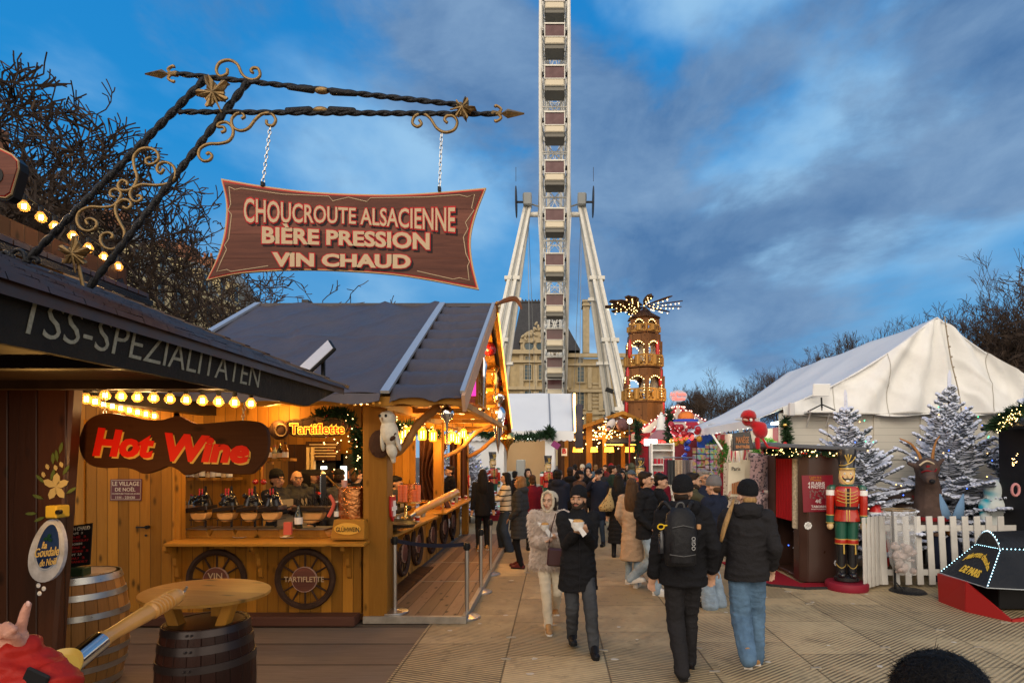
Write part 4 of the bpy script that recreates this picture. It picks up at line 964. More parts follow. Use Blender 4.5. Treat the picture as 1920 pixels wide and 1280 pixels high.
for x in (-5.1, -1.93): m = MB(); m.bar((x, YE-.06, ZE+.045), (x, YR, ZR+.045), .10, .035); m.build('rail', mat('aluminium_rail', (.50, .53, .56), .4, .6), cs)
m = MB()
m.bar((XE-.01, YE-.06, ZE+.045), (XE-.01, YR, ZR+.045), .05, .035); m.build('rail', mat('aluminium_rail', (.50, .53, .56), .4, .6), cs)
m = MB(); m.add([(x, y, z-.05) for x, y, z in ((-5.05, YE+.1, ZE-.02), (XE-.1, YE+.1, ZE-.02), (XE-.1, YR, ZR-.05), (-5.05, YR, ZR-.05))], [(0, 1, 2, 3)]); m.add([(x, y, z-.05) for x, y, z in ((-5.05, YB-.1, ZE-.02), (XE-.1, YB-.1, ZE-.02), (XE-.1, YR, ZR-.05), (-5.05, YR, ZR-.05))], [(0, 1, 2, 3)]); m.build('roof_lining', M_pine, cs, thick=.02)
# gable boards: pale front rake, lit back rake
m = MB(); m.bar((XE+.01, YE-.08, ZE-.09), (XE+.01, YR, ZR-.09), .04, .20, up=(0, 0, 1)); m.build('bargeboard', mat('bleached_board', (.50, .30, .19), .6, nz=3, nv=.15), cs)
m = MB(); m.bar((XE+.01, YR, ZR-.02), (XE+.01, YB+.05, ZE-.02), .05, .20); m.bar((XE+.04, YR, ZR+.06), (XE+.04, YB, ZE+.06), .03, .05); m.bar((XE+.04, YR, ZR-.12), (XE+.04, YB, ZE-.12), .03, .05); bg_ = m.build('bargeboard', M_pineb, cs)
m = MB(); m.bar((XE+.05, YR+.15, ZR-.11), (XE+.05, YB, ZE-.02), .03, .06); m.build('light_tube', mat('led_tube', (1, .5, .1), .4, emi=(1, .42, .05), es=4.5), cs)
# inner gable: boarded wall with rows of lights set back, and balcony-like window box
m = MB(); m.prism([(7.3, 2.7), (12.6, 2.7), (YR, 4.35)], lambda a, b: (-1.96, a, b), (-.03, 0, 0)); m.build('gable_wall', M_pine, cs)
m = MB()
for z in (3.05, 3.35, 3.65, 3.95): 
    k = (ZR-z)/(ZR-ZE); m.bb(XE-.9, XE-.1, YR+2.7*k-.1, YR+2.7*k, z-.03, z+.03)
    for yy in (YR-2.2*k, YR): m.bb(XE-.95, XE-.9, yy, YR+2.6*k, z-.02, z+.02)
m.build('gable_shelf', M_pineb, cs)
pts = []
for z in (2.78, 3.05, 3.35, 3.65, 3.95):
    k = (ZR-z)/(ZR-ZE)
    for y in [YR+2.9*k-.16*i for i in range(int(5*k/.16))]: pts.append((XE-.55, y, z-.05))
    for i in range(5): pts.append((XE-.85+i*.17, YR+2.62*k, z-.05))
dots(cs, pts, .021, 'gable_lights', M_bulb)
m = MB(); m.bb(XE-.42, XE-.10, 8.35, 9.3, 2.78, 3.42); wb = m.build('gable_window', wood('pinkish_boards', (.36, .13, .10), (.22, .07, .06), .08), cs)
m = MB(); m.bb(XE-.30, XE-.10, 8.31, 8.35, 2.88, 3.18); m.build('pane', mat('magenta_light', (.8, .1, .5), .4, emi=(.9, .05, .55), es=.9), wb)
m = MB()
for z in (2.78, 2.95, 3.12, 3.28, 3.42): m.bb(XE-.11, XE-.07, 8.34, 9.32, z-.015, z+.015)
for y in (8.36, 8.6, 8.83, 9.05, 9.28): m.bb(XE-.11, XE-.065, y-.02, y+.02, 2.78, 3.42)
m.build('frame', M_pineb, wb)
lamp((-1.4, 11.4, 3.1), 42, (1, .5, .1)); lamp((-1.4, 9.6, 3.6), 26, (1, .5, .1)); lamp((-1.3, 12.6, 2.9), 16, (1, .5, .1)); lamp((-1.3, 10.4, 3.9), 16, (1, .5, .1))
# hanging ornaments
def ornament(label, p, prof, m, cat='ornament'):
    t = MB(); t.lathe(prof, p, 20); o = t.build('bauble', m, None, smooth=50); return tag(o, label, cat)
drop = lambda r, L: [(.002, 1.9*r), (.12*r, 1.3*r), (.35*r, 1.05*r), (.85*r, .55*r), (r, 0), (.85*r, -.5*r), (.4*r, -.95*r), (.16*r, -1.6*r), (.10*r, -.6*L), (.002, -L)]
ornament('big silver bauble with a long spike under the front eave of the grey stall', at(838, 775, 6.75), drop(.085, .62), M_silver)
ornament('gold drop bauble hanging from the end of the lit gable edge', at(951, 822, 13.2), drop(.17, .5), M_brass)
ornament('upper silver icicle ornament in the lit gable', at(906, 678, 8.6), [(.002, .36), (.06, .2), (.02, .12), (.035, .09), (.02, .06), (.06, -.05), (.03, -.25), (.002, -.7)], M_silver)
ornament('lower silver icicle ornament in the lit gable beside the red bauble', at(934, 765, 12.0), [(.002, .42), (.12, .34), (.15, .25), (.10, .12), (.04, .08), (.13, -.02), (.16, -.12), (.10, -.4), (.002, -.95)], M_silver)
ornament('gold icicle ornament at the top of the lit gable', at(928, 690, 11.2), [(.002, .75), (.03, .1), (.09, 0), (.04, -.1), (.08, -.2), (.03, -.4), (.002, -.7)], M_brass)
M_rb = mat('dark_red_glitter', (.22, .008, .012), .2, nz=60, nv=.8)
for u, v, Y, r, lab in ((941, 783, 12.9, .19, 'red striped bauble low in the lit gable'), (934, 712, 11.8, .15, 'dark red glitter bauble halfway up the lit gable'), (918, 655, 10.6, .13, 'purple-red bauble near the top of the lit gable')):
    ornament(lab, at(u, v, Y), [(.002, 1.15*r), (.2*r, 1.0*r), (.7*r, .7*r), (r, 0), (.7*r, -.7*r), (.002, -r)], M_rb)
m = MB(); P = cat_rom([at(900, 583, 9.9)+V((0, 0, 0)), at(938, 575, 9.9), at(958, 560, 10.1), at(975, 556, 10.3), at(981, 572, 10.3)], 6)
m.tube(cat_rom([(XE, YR, ZR), (XE+.18, YR+.1, ZR+.12), (XE+.36, YR+.2, ZR+.17), (XE+.46, YR+.3, ZR+.02)], 6), [.006+.018*sin(pi*i/18) for i in range(19)], 6, ry=2.2); m.build('ridge_feather', mat('rusty_ribbon', (.20, .09, .05), .6), cs)
# wagon wheels with round plaques, flags
def wheel(c, nrm, R, label, txt=None, spokes=12):
    t = thing('wagon_wheel', label, 'wheel', c, 'wagon wheels fixed to the counter walls')
    M0 = frame(c, (1, 0, 0)) if nrm == 'y' else frame(c, (0, 1, 0))
    m = MB(); m.T = M0; k = 40; 
    for r, th in ((R, .035), (R*.93, .018)): m.tube([V((r*cos(2*pi*i/k), r*sin(2*pi*i/k), .03)) for i in range(k)], th, 6, closed=True)
    wr = mat('old_wheel_wood', (.045, .024, .016), .6, nz=12, nv=.4, bump=.4); m.build('rim', wr, t, smooth=40)
    m = MB(); m.T = M0
    for i in range(spokes): a = 2*pi*(i+.5)/spokes+pi/12; m.cap((R*.3*cos(a), R*.3*sin(a), .025), (R*.95*cos(a), R*.95*sin(a), .025), .014, .011, 6)
    m.build('spokes', wr, t)
    m = MB(); m.T = M0; m.lathe([(R*.455, .03), (R*.455, .055)], n=32); m.build('plaque_rim', mat('plaque_pink', (.42, .27, .22), .5), t)
    m = MB(); m.T = M0; m.lathe([(R*.43, .05), (R*.43, .058)], n=32); m.build('plaque', M_sface, t)
    if txt:
        for i, s in enumerate(txt): text('lettering', s, R*(.27 if len(s) > 6 else .30), M0 @ Matrix.Translation((0, (len(txt)-1)*R*.14-i*R*.28, .06)), M_tan, t, .002, .006, squash=.9 if len(s) > 6 else 1.1)
    return t
wheel(at(409, 1085, 6.97), 'y', .335, 'wagon wheel with VIN CHAUD plaque, half hidden by the round tabletop', ['VIN', 'CHAUD'])
wheel(at(574, 1084, 6.97), 'y', .335, 'wagon wheel with TARTIFLETTE plaque on the front counter wall', ['TARTIFLETTE'])
for i, (y, lab) in enumerate(((7.75, 'nearest wagon wheel on the side counter wall, behind the first stanchion'), (8.85, 'second wagon wheel along the side counter wall, just past the Swiss shield'), (9.75, 'third wagon wheel along the side counter wall'), (10.9, 'fourth wagon wheel along the side counter wall'), (12.1, 'fifth wagon wheel along the side counter wall'), (13.1, 'farthest wagon wheel on the side counter wall, by the end post'))):
    wheel((XR, y, .53), 'x', .33, lab, None if i else None)
def shield(c, label):
    t = thing('swiss_shield', label, 'shield', c); c = V(c)
    m = MB(); P = [(-.10, .15), (.10, .15), (.105, 0), (.085, -.10), (0, -.17), (-.085, -.10), (-.105, 0)]
    m.prism(P, lambda a, b: (c.x, c.y+a, c.z+b), (.03, 0, 0)); m.build('plate', M_red, t, bevel=.006)
    m = MB(); m.bb(c.x+.03, c.x+.05, c.y-.025, c.y+.025, c.z-.10, c.z+.09); m.bb(c.x+.0301, c.x+.0495, c.y-.08, c.y+.08, c.z-.03, c.z+.02); m.build('cross', M_whitep, t)
shield((-2.02, 7.12, 1.37), 'red shield with white cross on the stall corner post below the owl'); shield((XR, 8.3, .56), 'red shield with white cross between the first two side wheels'); shield((XR, 12.6, .56), 'far red shield with white cross on the side counter wall'); shield((-2.12, 14.15, 1.4), 'small red shield with white cross on the far end post')
# string of bulbs under eave
bulb_string('row of seven small bulbs on the board above the corner post', [at(641+12*i, 757-i*.3, 6.62) for i in range(7)], .026)
bulb_string('hanging filament bulbs under the gable beam', [at(868, 770, 8.3), at(907, 778, 10.2)], .05)
# --- Tartiflette sign with cow bell, owl ---
ts = thing('hanging_sign', 'small scalloped wooden sign reading Tartiflette in glowing red letters', 'sign', at(592, 800, 6.94))
TP = [(538, 808), (534, 800), (537, 790), (548, 785), (560, 786), (572, 783), (590, 779), (608, 783), (622, 782), (638, 784), (650, 790), (654, 800), (650, 809), (640, 815), (625, 817), (605, 820), (580, 819), (560, 819), (546, 816)]
board('board', smooth2(TP, 3), 6.94, .03, M_brown, ts, .004)
M = MB(); M.tube([at(u, v, 6.932) for u, v in smooth2(shrink(TP, 2.5), 3)], .004, 5, closed=True); M.build('gold_line', M_gold, ts)
text_uv('letter_glow', 'Tartiflette', 544, 645, 803, 19, 6.934, mat('glow_yellow', (1, .6, .1), .4, emi=(1, .50, .03), es=1.5), ts, .003, .06)
text_uv('lettering', 'Tartiflette', 544, 645, 803, 19, 6.930, M_sred, ts, .004, .005)
cb = thing('cow_bell', 'round wooden bell ornament hanging left of the Tartiflette sign', 'bell', at(527, 806, 6.93)); m = MB(); m.lathe([(.05, 0), (.11, .01), (.12, .05), (.09, .09), (.03, .10)], at(527, 806, 6.93), 16, rx(90)); m.build('shell', M_brown, cb, smooth=50); m = MB(); m.tube([at(527, 806, 6.82)+V((.07*cos(a), 0, .07*sin(a))) for a in [2*pi*k/10 for k in range(10)]], .009, 5, closed=True); m.build('ring', M_gold, cb)
ow = thing('owl_figure', 'white owl figure perched on a bark stump fixed to the corner post', 'owl', at(728, 880, 6.8))
m = MB(); oc = at(728, 808, 6.8); k_ = 6.8/1080
m.ell(oc+V((-.005, 0, 24*k_)), (.094, .088, .090)); m.ell(oc+V((.012, .01, -2*k_)), (.108, .095, .165), ry(-8)); m.ell(oc+V((.035, .02, -34*k_)), (.066, .06, .11), ry(-10)); m.cap(oc+V((.04, .03, -42*k_)), oc+V((.05, .045, -56*k_)), .040, .028)
m.ell(oc+V((-.035, -.062, 26*k_)), (.055, .022, .062)); m.build('body', mat('white_plush', (.62, .59, .52), .9, nz=25, nv=.12, bump=.6, bs=50), ow, smooth=True, remesh=.009)
for s_ in (-1, 1):
    m = MB(); m.ell(oc+V((s_*.082+.015, .02, -14*k_)), (.03, .07, .15), ry(-8*s_-8)); m.build('wing', mat('white_plush'), ow, smooth=True)
    m = MB(); m.ell(oc+V((-.04+s_*.036, -.087, 28*k_)), (.016, .010, .019)); m.build('eye', M_black, ow, smooth=True)
m = MB(); m.lathe([(.002, -.03), (.012, 0), (.008, .02)], oc+V((-.045, -.095, 22*k_)), 6); m.build('beak', mat('horn', (.30, .20, .12), .5), ow)
m = MB(); m.lathe([(.09, 0), (.13, .02), (.13, .05), (.08, .07)], at(714, 832, 6.95), 16, rx(90), sy=1.3); m.cap(at(716, 834, 6.9), at(738, 820, 6.72), .035, .025, 8); m.cap(at(722, 830, 6.8), at(742, 812, 6.74), .02, .008, 6); m.build('stump', mat('bark_brown', (.06, .03, .02), .8, bump=1, bs=25), ow)
# --- inside: back wall, shelf, fridges, lamps ---
w = MB(); w.bb(-6, -2.4, 9.9, 9.96, .1, 2.9); w.build('back_wall', M_pine, cs); w = MB(); w.bb(-6, -2.1, 7.0, 10, .02, .10); w.bb(-6, -2.3, 7.1, 13.5, 2.76, 2.80); w.build('ceiling', M_brown, cs)
w = MB(); w.bb(-5.6, -4.08, 8.0, 8.06, .1, 2.8); w.build('partition', M_pine, cs)
sh = thing('wall_shelf', 'wavy edged wooden shelves of bottles behind the raclette machines', 'shelf', (-4.2, 7.75, 1))
for zv, u0, u1 in ((900, 342, 440), (962, 332, 370), (864, 497, 544), (870, 440, 500)):
    m = MB(); a, b = at(u0, zv, 7.7), at(u1, zv, 7.7); P = [(0, .2), (1, .2)]+[(1-i/20, .02*sin(i*1.3)) for i in range(21)]
    m.prism(P, lambda t, y: (a.x+(b.x-a.x)*t, a.y+y, a.z), (0, 0, .035)); m.build('board', M_pineh, sh)
def bottle(p, h, m, cap, label, group, name='bottle', w=.32):
    t = thing(name, label, 'bottle', p, group); r = h*w*.5
    b = MB(); b.lathe([(r*.9, 0), (r, .01), (r, h*.55), (r*.8, h*.66), (r*.38, h*.76), (r*.34, h*.93)], p, 12); b.build('glass', m, t, smooth=50)
    b = MB(); b.lathe([(r*.4, h*.92), (r*.4, h)], p, 10); b.build('cap', cap, t)
    b = MB(); b.lathe([(r*1.02, h*.18), (r*1.02, h*.46)], p, 12); b.build('label', M_whitep if (int(p[0]*100) % 2) else M_cream, t)
M_bgl = mat('dark_bottle', (.012, .02, .010), .12, coat=.5); M_bamb = mat('amber_bottle', (.25, .09, .01), .12); M_bclr = mat('clear_bottle', (.35, .38, .34), .08, alpha=.7)
random.seed(9)
GB = 'bottles on the back shelves of the pine stall'
for i, (u0, u1, v) in enumerate(((345, 435, 899), (500, 540, 863), (338, 366, 961))):
    k = int((u1-u0)/10)
    for j in range(k):
        bottle(at(u0+(j+.5)*(u1-u0)/k, v, 7.78), random.uniform(.2, .27), (M_bgl, M_bamb, M_bclr)[(i+j) % 3], (M_black, M_red, M_brass)[j % 3], ('bottle on the long upper shelf behind the Hot Wine board', 'bottle on the shelf between the Hot Wine and Tartiflette signs', 'bottle on the low shelf beside the door wall')[i], ('bottles on the long upper shelf', 'bottles on the shelf between the signs', 'bottles on the low shelf')[i])
M_glow = mat('cold_display_light', (.8, .95, 1), .4, emi=(.7, .95, 1), es=1.6)
for u, lab in ((618, 'dark drinks fridge with one glowing strip behind the barmen'), (655, 'second dark drinks fridge beside the capped barman')):
    t = thing('fridge', lab, 'fridge', at(u, 1000, 9.3)); a = at(u, 800, 9.3)
    m = MB(); m.bb(a.x-.24, a.x+.24, 9.3, 9.8, .1, 2.05); m.build('body', M_black, t, bevel=.02); m = MB(); m.bb(a.x-.14, a.x-.04, 9.285, 9.3, 1.2, 1.85); m.build('light_strip', M_glow, t)
    m = MB()
    for z in (1.25, 1.45, 1.65): m.bb(a.x-.02, a.x+.18, 9.28, 9.3, z, z+.12)
    m.build('drink_row', mat('drink_colours', (.5, .2, .08), .3, nz=30, nv=.9), t)
m = MB(); m.bb(at(545, 0, 9.4).x, at(600, 0, 9.4).x, 9.3, 9.8, .1, 2.2); tag(m.build('cupboard', M_brown, None, bevel=.01), 'tall brown wooden cupboard at the back of the pine stall', 'cupboard')
m = MB(); 
for i in range(2): m.bb(at(577+i*8, 0, 9.2).x, at(582+i*8, 0, 9.2).x, 9.15, 9.25, 1.5, 2.15)
tag(m.build('cup_stack', mat('cream_cups', (.60, .45, .24), .5), None), 'two tall stacks of cream paper cups at the back of the pine stall', 'cups')
t = thing('coffee_machine', 'black drinks machine with red knobs behind the raclette heaters', 'machine', at(597, 960, 8.7)); m = MB(); m.box(at(592, 918, 8.7), (.42, .4, .62)); m.build('body', mat('gloss_black', (.015, .015, .018), .15), t, bevel=.06); m = MB(); m.box(at(592, 912, 8.48), (.16, .03, .34)); m.build('chrome_plate', mat('chrome'), t, bevel=.01)
for dx in (-.05, .05): m = MB(); m.ell(at(592, 925, 8.42)+V((dx, 0, 0)), .025, n=8, k=5); m.build('knob', M_red, t)
# raclette machines: stand, heater hood, half cheese wheel
M_cheese = mat('raclette_cheese', (.70, .38, .14), .4, nz=8, nv=.15); M_rind = mat('cheese_rind', (.42, .20, .07), .6, nz=14, nv=.2)
def raclette(u, lab, big=False):
    Y = 7.28; t = thing('raclette_heater', lab, 'raclette heater', at(u, 1005, Y), 'raclette heaters along the front counter')
    s_ = 1.55 if big else 1.; c = at(u, 962 if not big else 962, Y)
    z0 = .997; m = MB(); m.bb(c.x-.17*s_, c.x+.17*s_, Y-.16, Y+.16, z0, z0+.02); P = [(-.16*s_, z0), (.16*s_, z0), (.12*s_, z0+.10), (-.12*s_, z0+.10)]; m.prism(P, lambda a, b: (c.x+a, Y-.14, b), (0, .28, 0)); m.build('wooden_base', M_pineb, t, bevel=.005)
    m = MB(); m.bb(c.x-.14*s_, c.x+.14*s_, Y-.16, Y+.16, z0+.102, z0+.112); m.build('tray', M_steel, t)
    m = MB(); m.cap((c.x, Y+.05, z0+.1), (c.x, Y+.05, z0+.62), .014, .014, 8)
    for x in (-.09, .09): m.tube([(c.x+x*s_, Y-.1, z0+.14), (c.x+x*s_, Y-.1, z0+.22), (c.x+x*s_*1.2, Y+.1, z0+.22)], .005, 5)
    m.tube([(c.x-.1*s_, Y-.12, z0+.22), (c.x+.1*s_, Y-.12, z0+.22)], .005, 5); m.build('stand', M_iron, t)
    m = MB(); R = .105*s_; n = 14
    P = [(R*cos(pi+pi*i/n), R*(1.12 if not big else .85)*sin(pi+pi*i/n)) for i in range(n+1)]
    m.prism(P, lambda a, b: (c.x+a, Y-.11, c.z+.02+b), (0, .14, 0)); m.c = 1; ch = m.build('cheese', [M_cheese, M_rind], t, bevel=.012, smooth=35)
    m = MB()
    m.box((c.x, Y-.03, c.z+.065), (.27*s_, .24, .055), ry(0 if big else -7)); h_ = m.build('heater_bar', mat('burnt_metal', (.06, .045, .04), .35, .8), t, bevel=.008)
    if not big:
        m = MB(); m.loft([((c.x, Y, c.z+.10), .12, .10), ((c.x, Y, c.z+.14), .105, .09), ((c.x, Y, c.z+.20), .085, .07), ((c.x+.01, Y, c.z+.25), .05, .05), ((c.x+.01, Y, c.z+.28), .02, .02)], 10); [m.ell((c.x+random.uniform(-.09, .09), Y+random.uniform(-.08, .02), c.z+random.uniform(.12, .24)), .032, n=7, k=5) for _ in range(9)]; m.build('hood', mat('gloss_black'), t, smooth=40)
        m = MB(); 
        for x in (-.018, .018): m.cap((c.x+x, Y-.05, c.z+.24), (c.x+x, Y-.05, c.z+.31), .009, .009, 6)
        m.build('red_lever', M_red, t)
    else:
        m = MB()
        for i in range(9): a = c.x-.19+.05*i; m.tube(cat_rom([(a, Y-.05, c.z+.10), (a+.03, Y-.08, c.z+.19+.03*(i % 3)), (a+.07, Y-.02, c.z+.10)], 4), .006, 5)
        m.build('cable_loop', M_black, t)
for u, l in ((381, 'first raclette heater with half cheese, nearest the door wall'), (430, 'second raclette heater with half cheese, below the painted word Wine'), (474, 'third raclette heater with half cheese, front of the steel back plate'), (513, 'fourth raclette heater with half cheese, in front of the barman in a black beanie')): raclette(u, l)
raclette(587, 'large raclette heater with a broad half cheese wheel beside the dark bottle', True)
gb = thing('counter_box', 'wooden counter box with oval plaque reading GLÜHWEIN', 'box', at(651, 1012, 6.85))
m = MB(); m.prism([(619, 1012), (683, 1012), (683, 974), (626, 974)], lambda u, v: at(u, v, 6.82), (0, .4, 0)); m.build('panel', M_pineh, gb, bevel=.005)
m = MB(); m.prism([(651+25*cos(a), 991+11*sin(a)) for a in [2*pi*k/28 for k in range(28)]], lambda u, v: at(u, v, 6.81), (0, .01, 0)); m.build('plaque', mat('amber_plaque', (.80, .42, .05), .35), gb)
text_uv('lettering', 'GLÜHWEIN', 630, 673, 992, 9, 6.808, M_black, gb, .002, .01)
cp = thing('copper_pot', 'large hammered copper pot on the wooden box by the corner post', 'pot', at(660, 972, 7.0)); c0 = at(660, 972, 7.05)
m = MB(); m.lathe([(.155, 0), (.16, .02), (.16, .36), (.175, .37), (.175, .385), (.15, .385), (.15, .34), (.01, .34)], c0, 28); m.build('body', mat('copper', (.60, .24, .08), .25, 1., nz=12, nv=.25, bump=.8, bs=22), cp, smooth=40)
m = MB(); m.cap(c0+V((-.14, -.02, .36)), c0+V((-.29, -.05, .52)), .012, .010, 8); m.build('ladle', M_pineb, cp)
m = MB(); m.lathe([(.028, 0), (.036, .085)], c0+V((-.07, -.06, .39)), 12); tag(m.build('paper_cup', mat('pink_cup', (.62, .34, .30), .5), None, smooth=40), 'pink paper cup standing on the rim of the copper pot', 'cup')
bottle(at(560, 990, 7.1), .30, M_bgl, M_black, 'dark wine bottle standing left of the large raclette heater', None); bottle(at(632, 974, 6.98), .23, M_bgl, M_whitep, 'dark bottle standing by the copper pot', None)
m = MB(); m.box(at(540, 990, 7.0), (.09, .05, .15), rz(8)); tag(m.build('price_card', mat('red_card', (.62, .12, .08), .5), None), 'small red and white card standing between two raclette heaters', 'card')
m = MB(); m.tube(cat_rom([at(618, 928, 6.95), at(626, 945, 6.95), at(616, 968, 6.95)], 4), .022, 8); tag(m.build('cup_sleeve', mat('red_card'), None), 'curling stack of red paper cups hanging left of the copper pot', 'cups')
t = thing('notice_sign', 'small burgundy notice with white opening hours 11H - 23H30 on the pine door', 'sign', at(235, 918, 6.95)); board('panel', [(207, 898), (266, 897), (265, 938), (206, 938)], 6.965, .006, mat('burgundy', (.10, .012, .03), .35), t)
Mwt = mat('notice_white', (.6, .55, .5), .5)
for s_, u0, u1, v, h in (('LE VILLAGE', 211, 261, 906, 8), ('DE NOËL', 216, 254, 917, 7), ('OUVERTURE TOUS LES JOURS', 210, 262, 925, 2.5), ('11H - 23H30', 217, 253, 932, 5)): text_uv('lettering', s_, u0, u1, v, h, 6.963, Mwt, t, .002, .01)
m = MB(); P = [(209, 900), (264, 899), (263, 936), (208, 936)]; m.tube([at(u, v, 6.963) for u, v in P], .003, 4, closed=True); m.build('border', Mwt, t)
for p, e in (((-3.7, 7.9, 2.5), 42), ((-2.9, 8.6, 2.5), 40), ((-3.3, 6.75, 2.5), 17), ((-5.0, 6.7, 2.45), 13), ((-2.6, 10.8, 2.5), 38), ((-2.55, 12.8, 2.5), 34), ((-1.75, 8.3, 2.45), 26), ((-1.7, 10.8, 2.45), 26), ((-1.7, 13.2, 2.45), 26)): lamp(p, e*1.15, (1, .52, .12), .08)
# hanging jar lanterns along the side
random.seed(2)
LP = [(742, 817, 8.2), (757, 811, 8.4), (770, 812, 8.2), (792, 813, 8.9), (812, 816, 9.4), (848, 818, 10.2), (858, 822, 10.8), (869, 812, 11.4), (738, 826, 9.2), (750, 826, 9.3), (840, 822, 11.2), (875, 822, 12.4)]
J = None
for i, (u, v, Y) in enumerate(LP):
    lab = 'glowing glass jar lantern hanging over the side counter of the pine stall'
    if J is None:
        J = thing('jar_lantern', lab, 'lantern', (0, 0, 0), 'glowing jar lanterns over the side counter')
        m = MB(); m.lathe([(.05, -.10), (.066, -.08), (.068, .05), (.045, .075), (.045, .09)], n=12); m.build('jar', mat('lit_jar', (1, .5, .08), .15, emi=(1, .42, .02), es=1.4, alpha=.75, samp=False), J, smooth=40)
        m = MB(); m.lathe([(.048, .088), (.048, .11), (.02, .12)], n=12); m.build('lid', M_brass, J)
        m = MB(); m.cap((-.02, 0, -.07), (-.02, 0, .04), .008, .008, 5); m.cap((.02, .01, -.07), (.02, .01, .04), .008, .008, 5); m.build('filament', M_fil, J); j = J
        m = MB(); m.cap((0, 0, .12), (0, 0, .42), .003, .003, 4); m.build('wire', M_iron, J)
    else: j = dup(J)
    j.location = at(u, v, Y)
lamp((-2.45, 8.6, 2.15), 14); lamp((-2.1, 10.6, 2.15), 12)
gl = thing('garland', 'fir garland with tiny lights over the hanging jar lanterns', 'garland', (-2.2, 9, 2.4))
def fir_sprigs(pts, n, r, L, th=.006, seed=1):
    rn = random.Random(seed); m = MB()
    for i in range(n):
        k = rn.uniform(0, len(pts)-1.001); a = V(pts[int(k)]).lerp(V(pts[int(k)+1]), k % 1); d = V((rn.gauss(0, 1), rn.gauss(0, 1), rn.gauss(0, 1))).normalized()
        a = a+d*r*.2; b = a+d*L*rn.uniform(.6, 1.2); s_ = d.orthogonal()*th*2
        m.add([a-s_, a+s_, b+s_*.3, b-s_*.3], [(0, 1, 2, 3)])
    return m
fir_sprigs([(-2.25, 7.6, 2.42), (-2.2, 8.8, 2.46), (-2.2, 10, 2.4), (-2.2, 11, 2.42)], 900, .05, .10).build('sprigs', M_fir, gl, recalc=False)
dots(gl, [(-2.2+random.gauss(0, .06), random.uniform(7.6, 11), 2.43+random.gauss(0, .06)) for _ in range(60)], .008)
gl = thing('garland', 'fir garland with red berries above the Tartiflette sign', 'garland', at(640, 775, 7.0))
fir_sprigs([at(590, 783, 7.0), at(615, 776, 6.98), at(645, 774, 6.96), at(665, 790, 7.0), at(672, 830, 7.1), at(670, 880, 7.2)], 800, .06, .10, seed=3).build('sprigs', M_fir, gl, recalc=False)
dots(gl, [at(random.uniform(600, 672), random.uniform(772, 850), 6.93) for _ in range(25)], .009, 'berries', M_red)
dots(gl, [at(random.uniform(600, 675), random.uniform(775, 880), 6.95) for _ in range(30)], .008)
gl = thing('garland', 'fir garland with dark draped cloth along the top of the serving hatch', 'garland', at(420, 780, 7.2)); fir_sprigs([at(345, 776, 7.15), at(400, 784, 7.15), at(450, 776, 7.15), at(520, 784, 7.15)], 700, .07, .11, seed=5).build('sprigs', M_fir, gl, recalc=False); dots(gl, [at(random.uniform(345, 520), random.uniform(772, 790), 7.1) for _ in range(30)], .009)
# side counter goods
t = thing('copper_stand', 'stacks of orange paper cups around a copper pot behind the side counter', 'cups', at(770, 965, 8.6))
m = MB(); m.lathe([(.10, 0), (.10, .26), (.12, .27), (.01, .27)], at(770, 940, 8.7), 18); m.build('pot', mat('copper'), t, smooth=40)
m = MB(); m.lathe([(.28, 0), (.28, .02)], at(770, 941, 8.6), 24); m.cap(at(760, 941, 8.6), at(760, 975, 8.5), .02, .02, 8); m.build('tray', M_brass, t)
for u in (751, 759, 777, 784): m = MB(); m.lathe([(.034, 0), (.04, .24 if u != 777 else .17)], at(u, 940, 8.4), 14); m.build('cup_stack', mat('orange_cups', (.72, .20, .10), .5, nz=40, nv=.15, stretch=(.1, .1, 1)), t, smooth=40)
pn = thing('cooking_pan', 'very large shallow pan of food on the side counter near the corner post', 'pan', (-2.45, 7.75, 1.05)); m = MB(); m.lathe([(.30, 0), (.34, .06), (.345, .065), (.33, .05), (.30, .02), (.01, .02)], (-2.43, 7.78, 1.02), 32); m.build('bowl', M_steel, pn, smooth=40); m = MB(); m.lathe([(.01, .05), (.2, .055), (.31, .04), (.31, .02)], (-2.43, 7.78, 1.02), 24); m.build('food', mat('potato_food', (.62, .42, .14), .6, nz=18, nv=.3, bump=1, bs=30), pn)
pn2 = dup(pn, None, (-2.5, 8.75, 1.05)); pn2['label'] = 'second large shallow pan of food, farther along the side counter'
sp2 = thing('giant_pan', 'giant turned wooden handle slanting over the side counter beside the stall', 'pan', (-1.7, 8, 1.2))
A, B = at(778, 962, 8.1), at(858, 921, 9.0); m = MB(); m.tube([A, A.lerp(B, .08), A.lerp(B, .3), A.lerp(B, .55), A.lerp(B, .6), A.lerp(B, .65), A.lerp(B, .97), B], [.035, .06, .055, .062, .05, .062, .058, .03], 14); m.build('handle', mat('turned_beech'), sp2, smooth=50)
m = MB(); m.tube([at(768, 968, 7.95), A], .025, 10); m.build('socket', M_steel, sp2)
m = MB(); c = at(738, 984, 7.6); m.lathe([(.26, 0), (.30, .05), (.305, .05), (.26, .01), (.01, .01)], c, 32, ry(6)); m.build('bowl', mat('pan_dark', (.03, .028, .025), .4, .4), sp2)
random.seed(21)
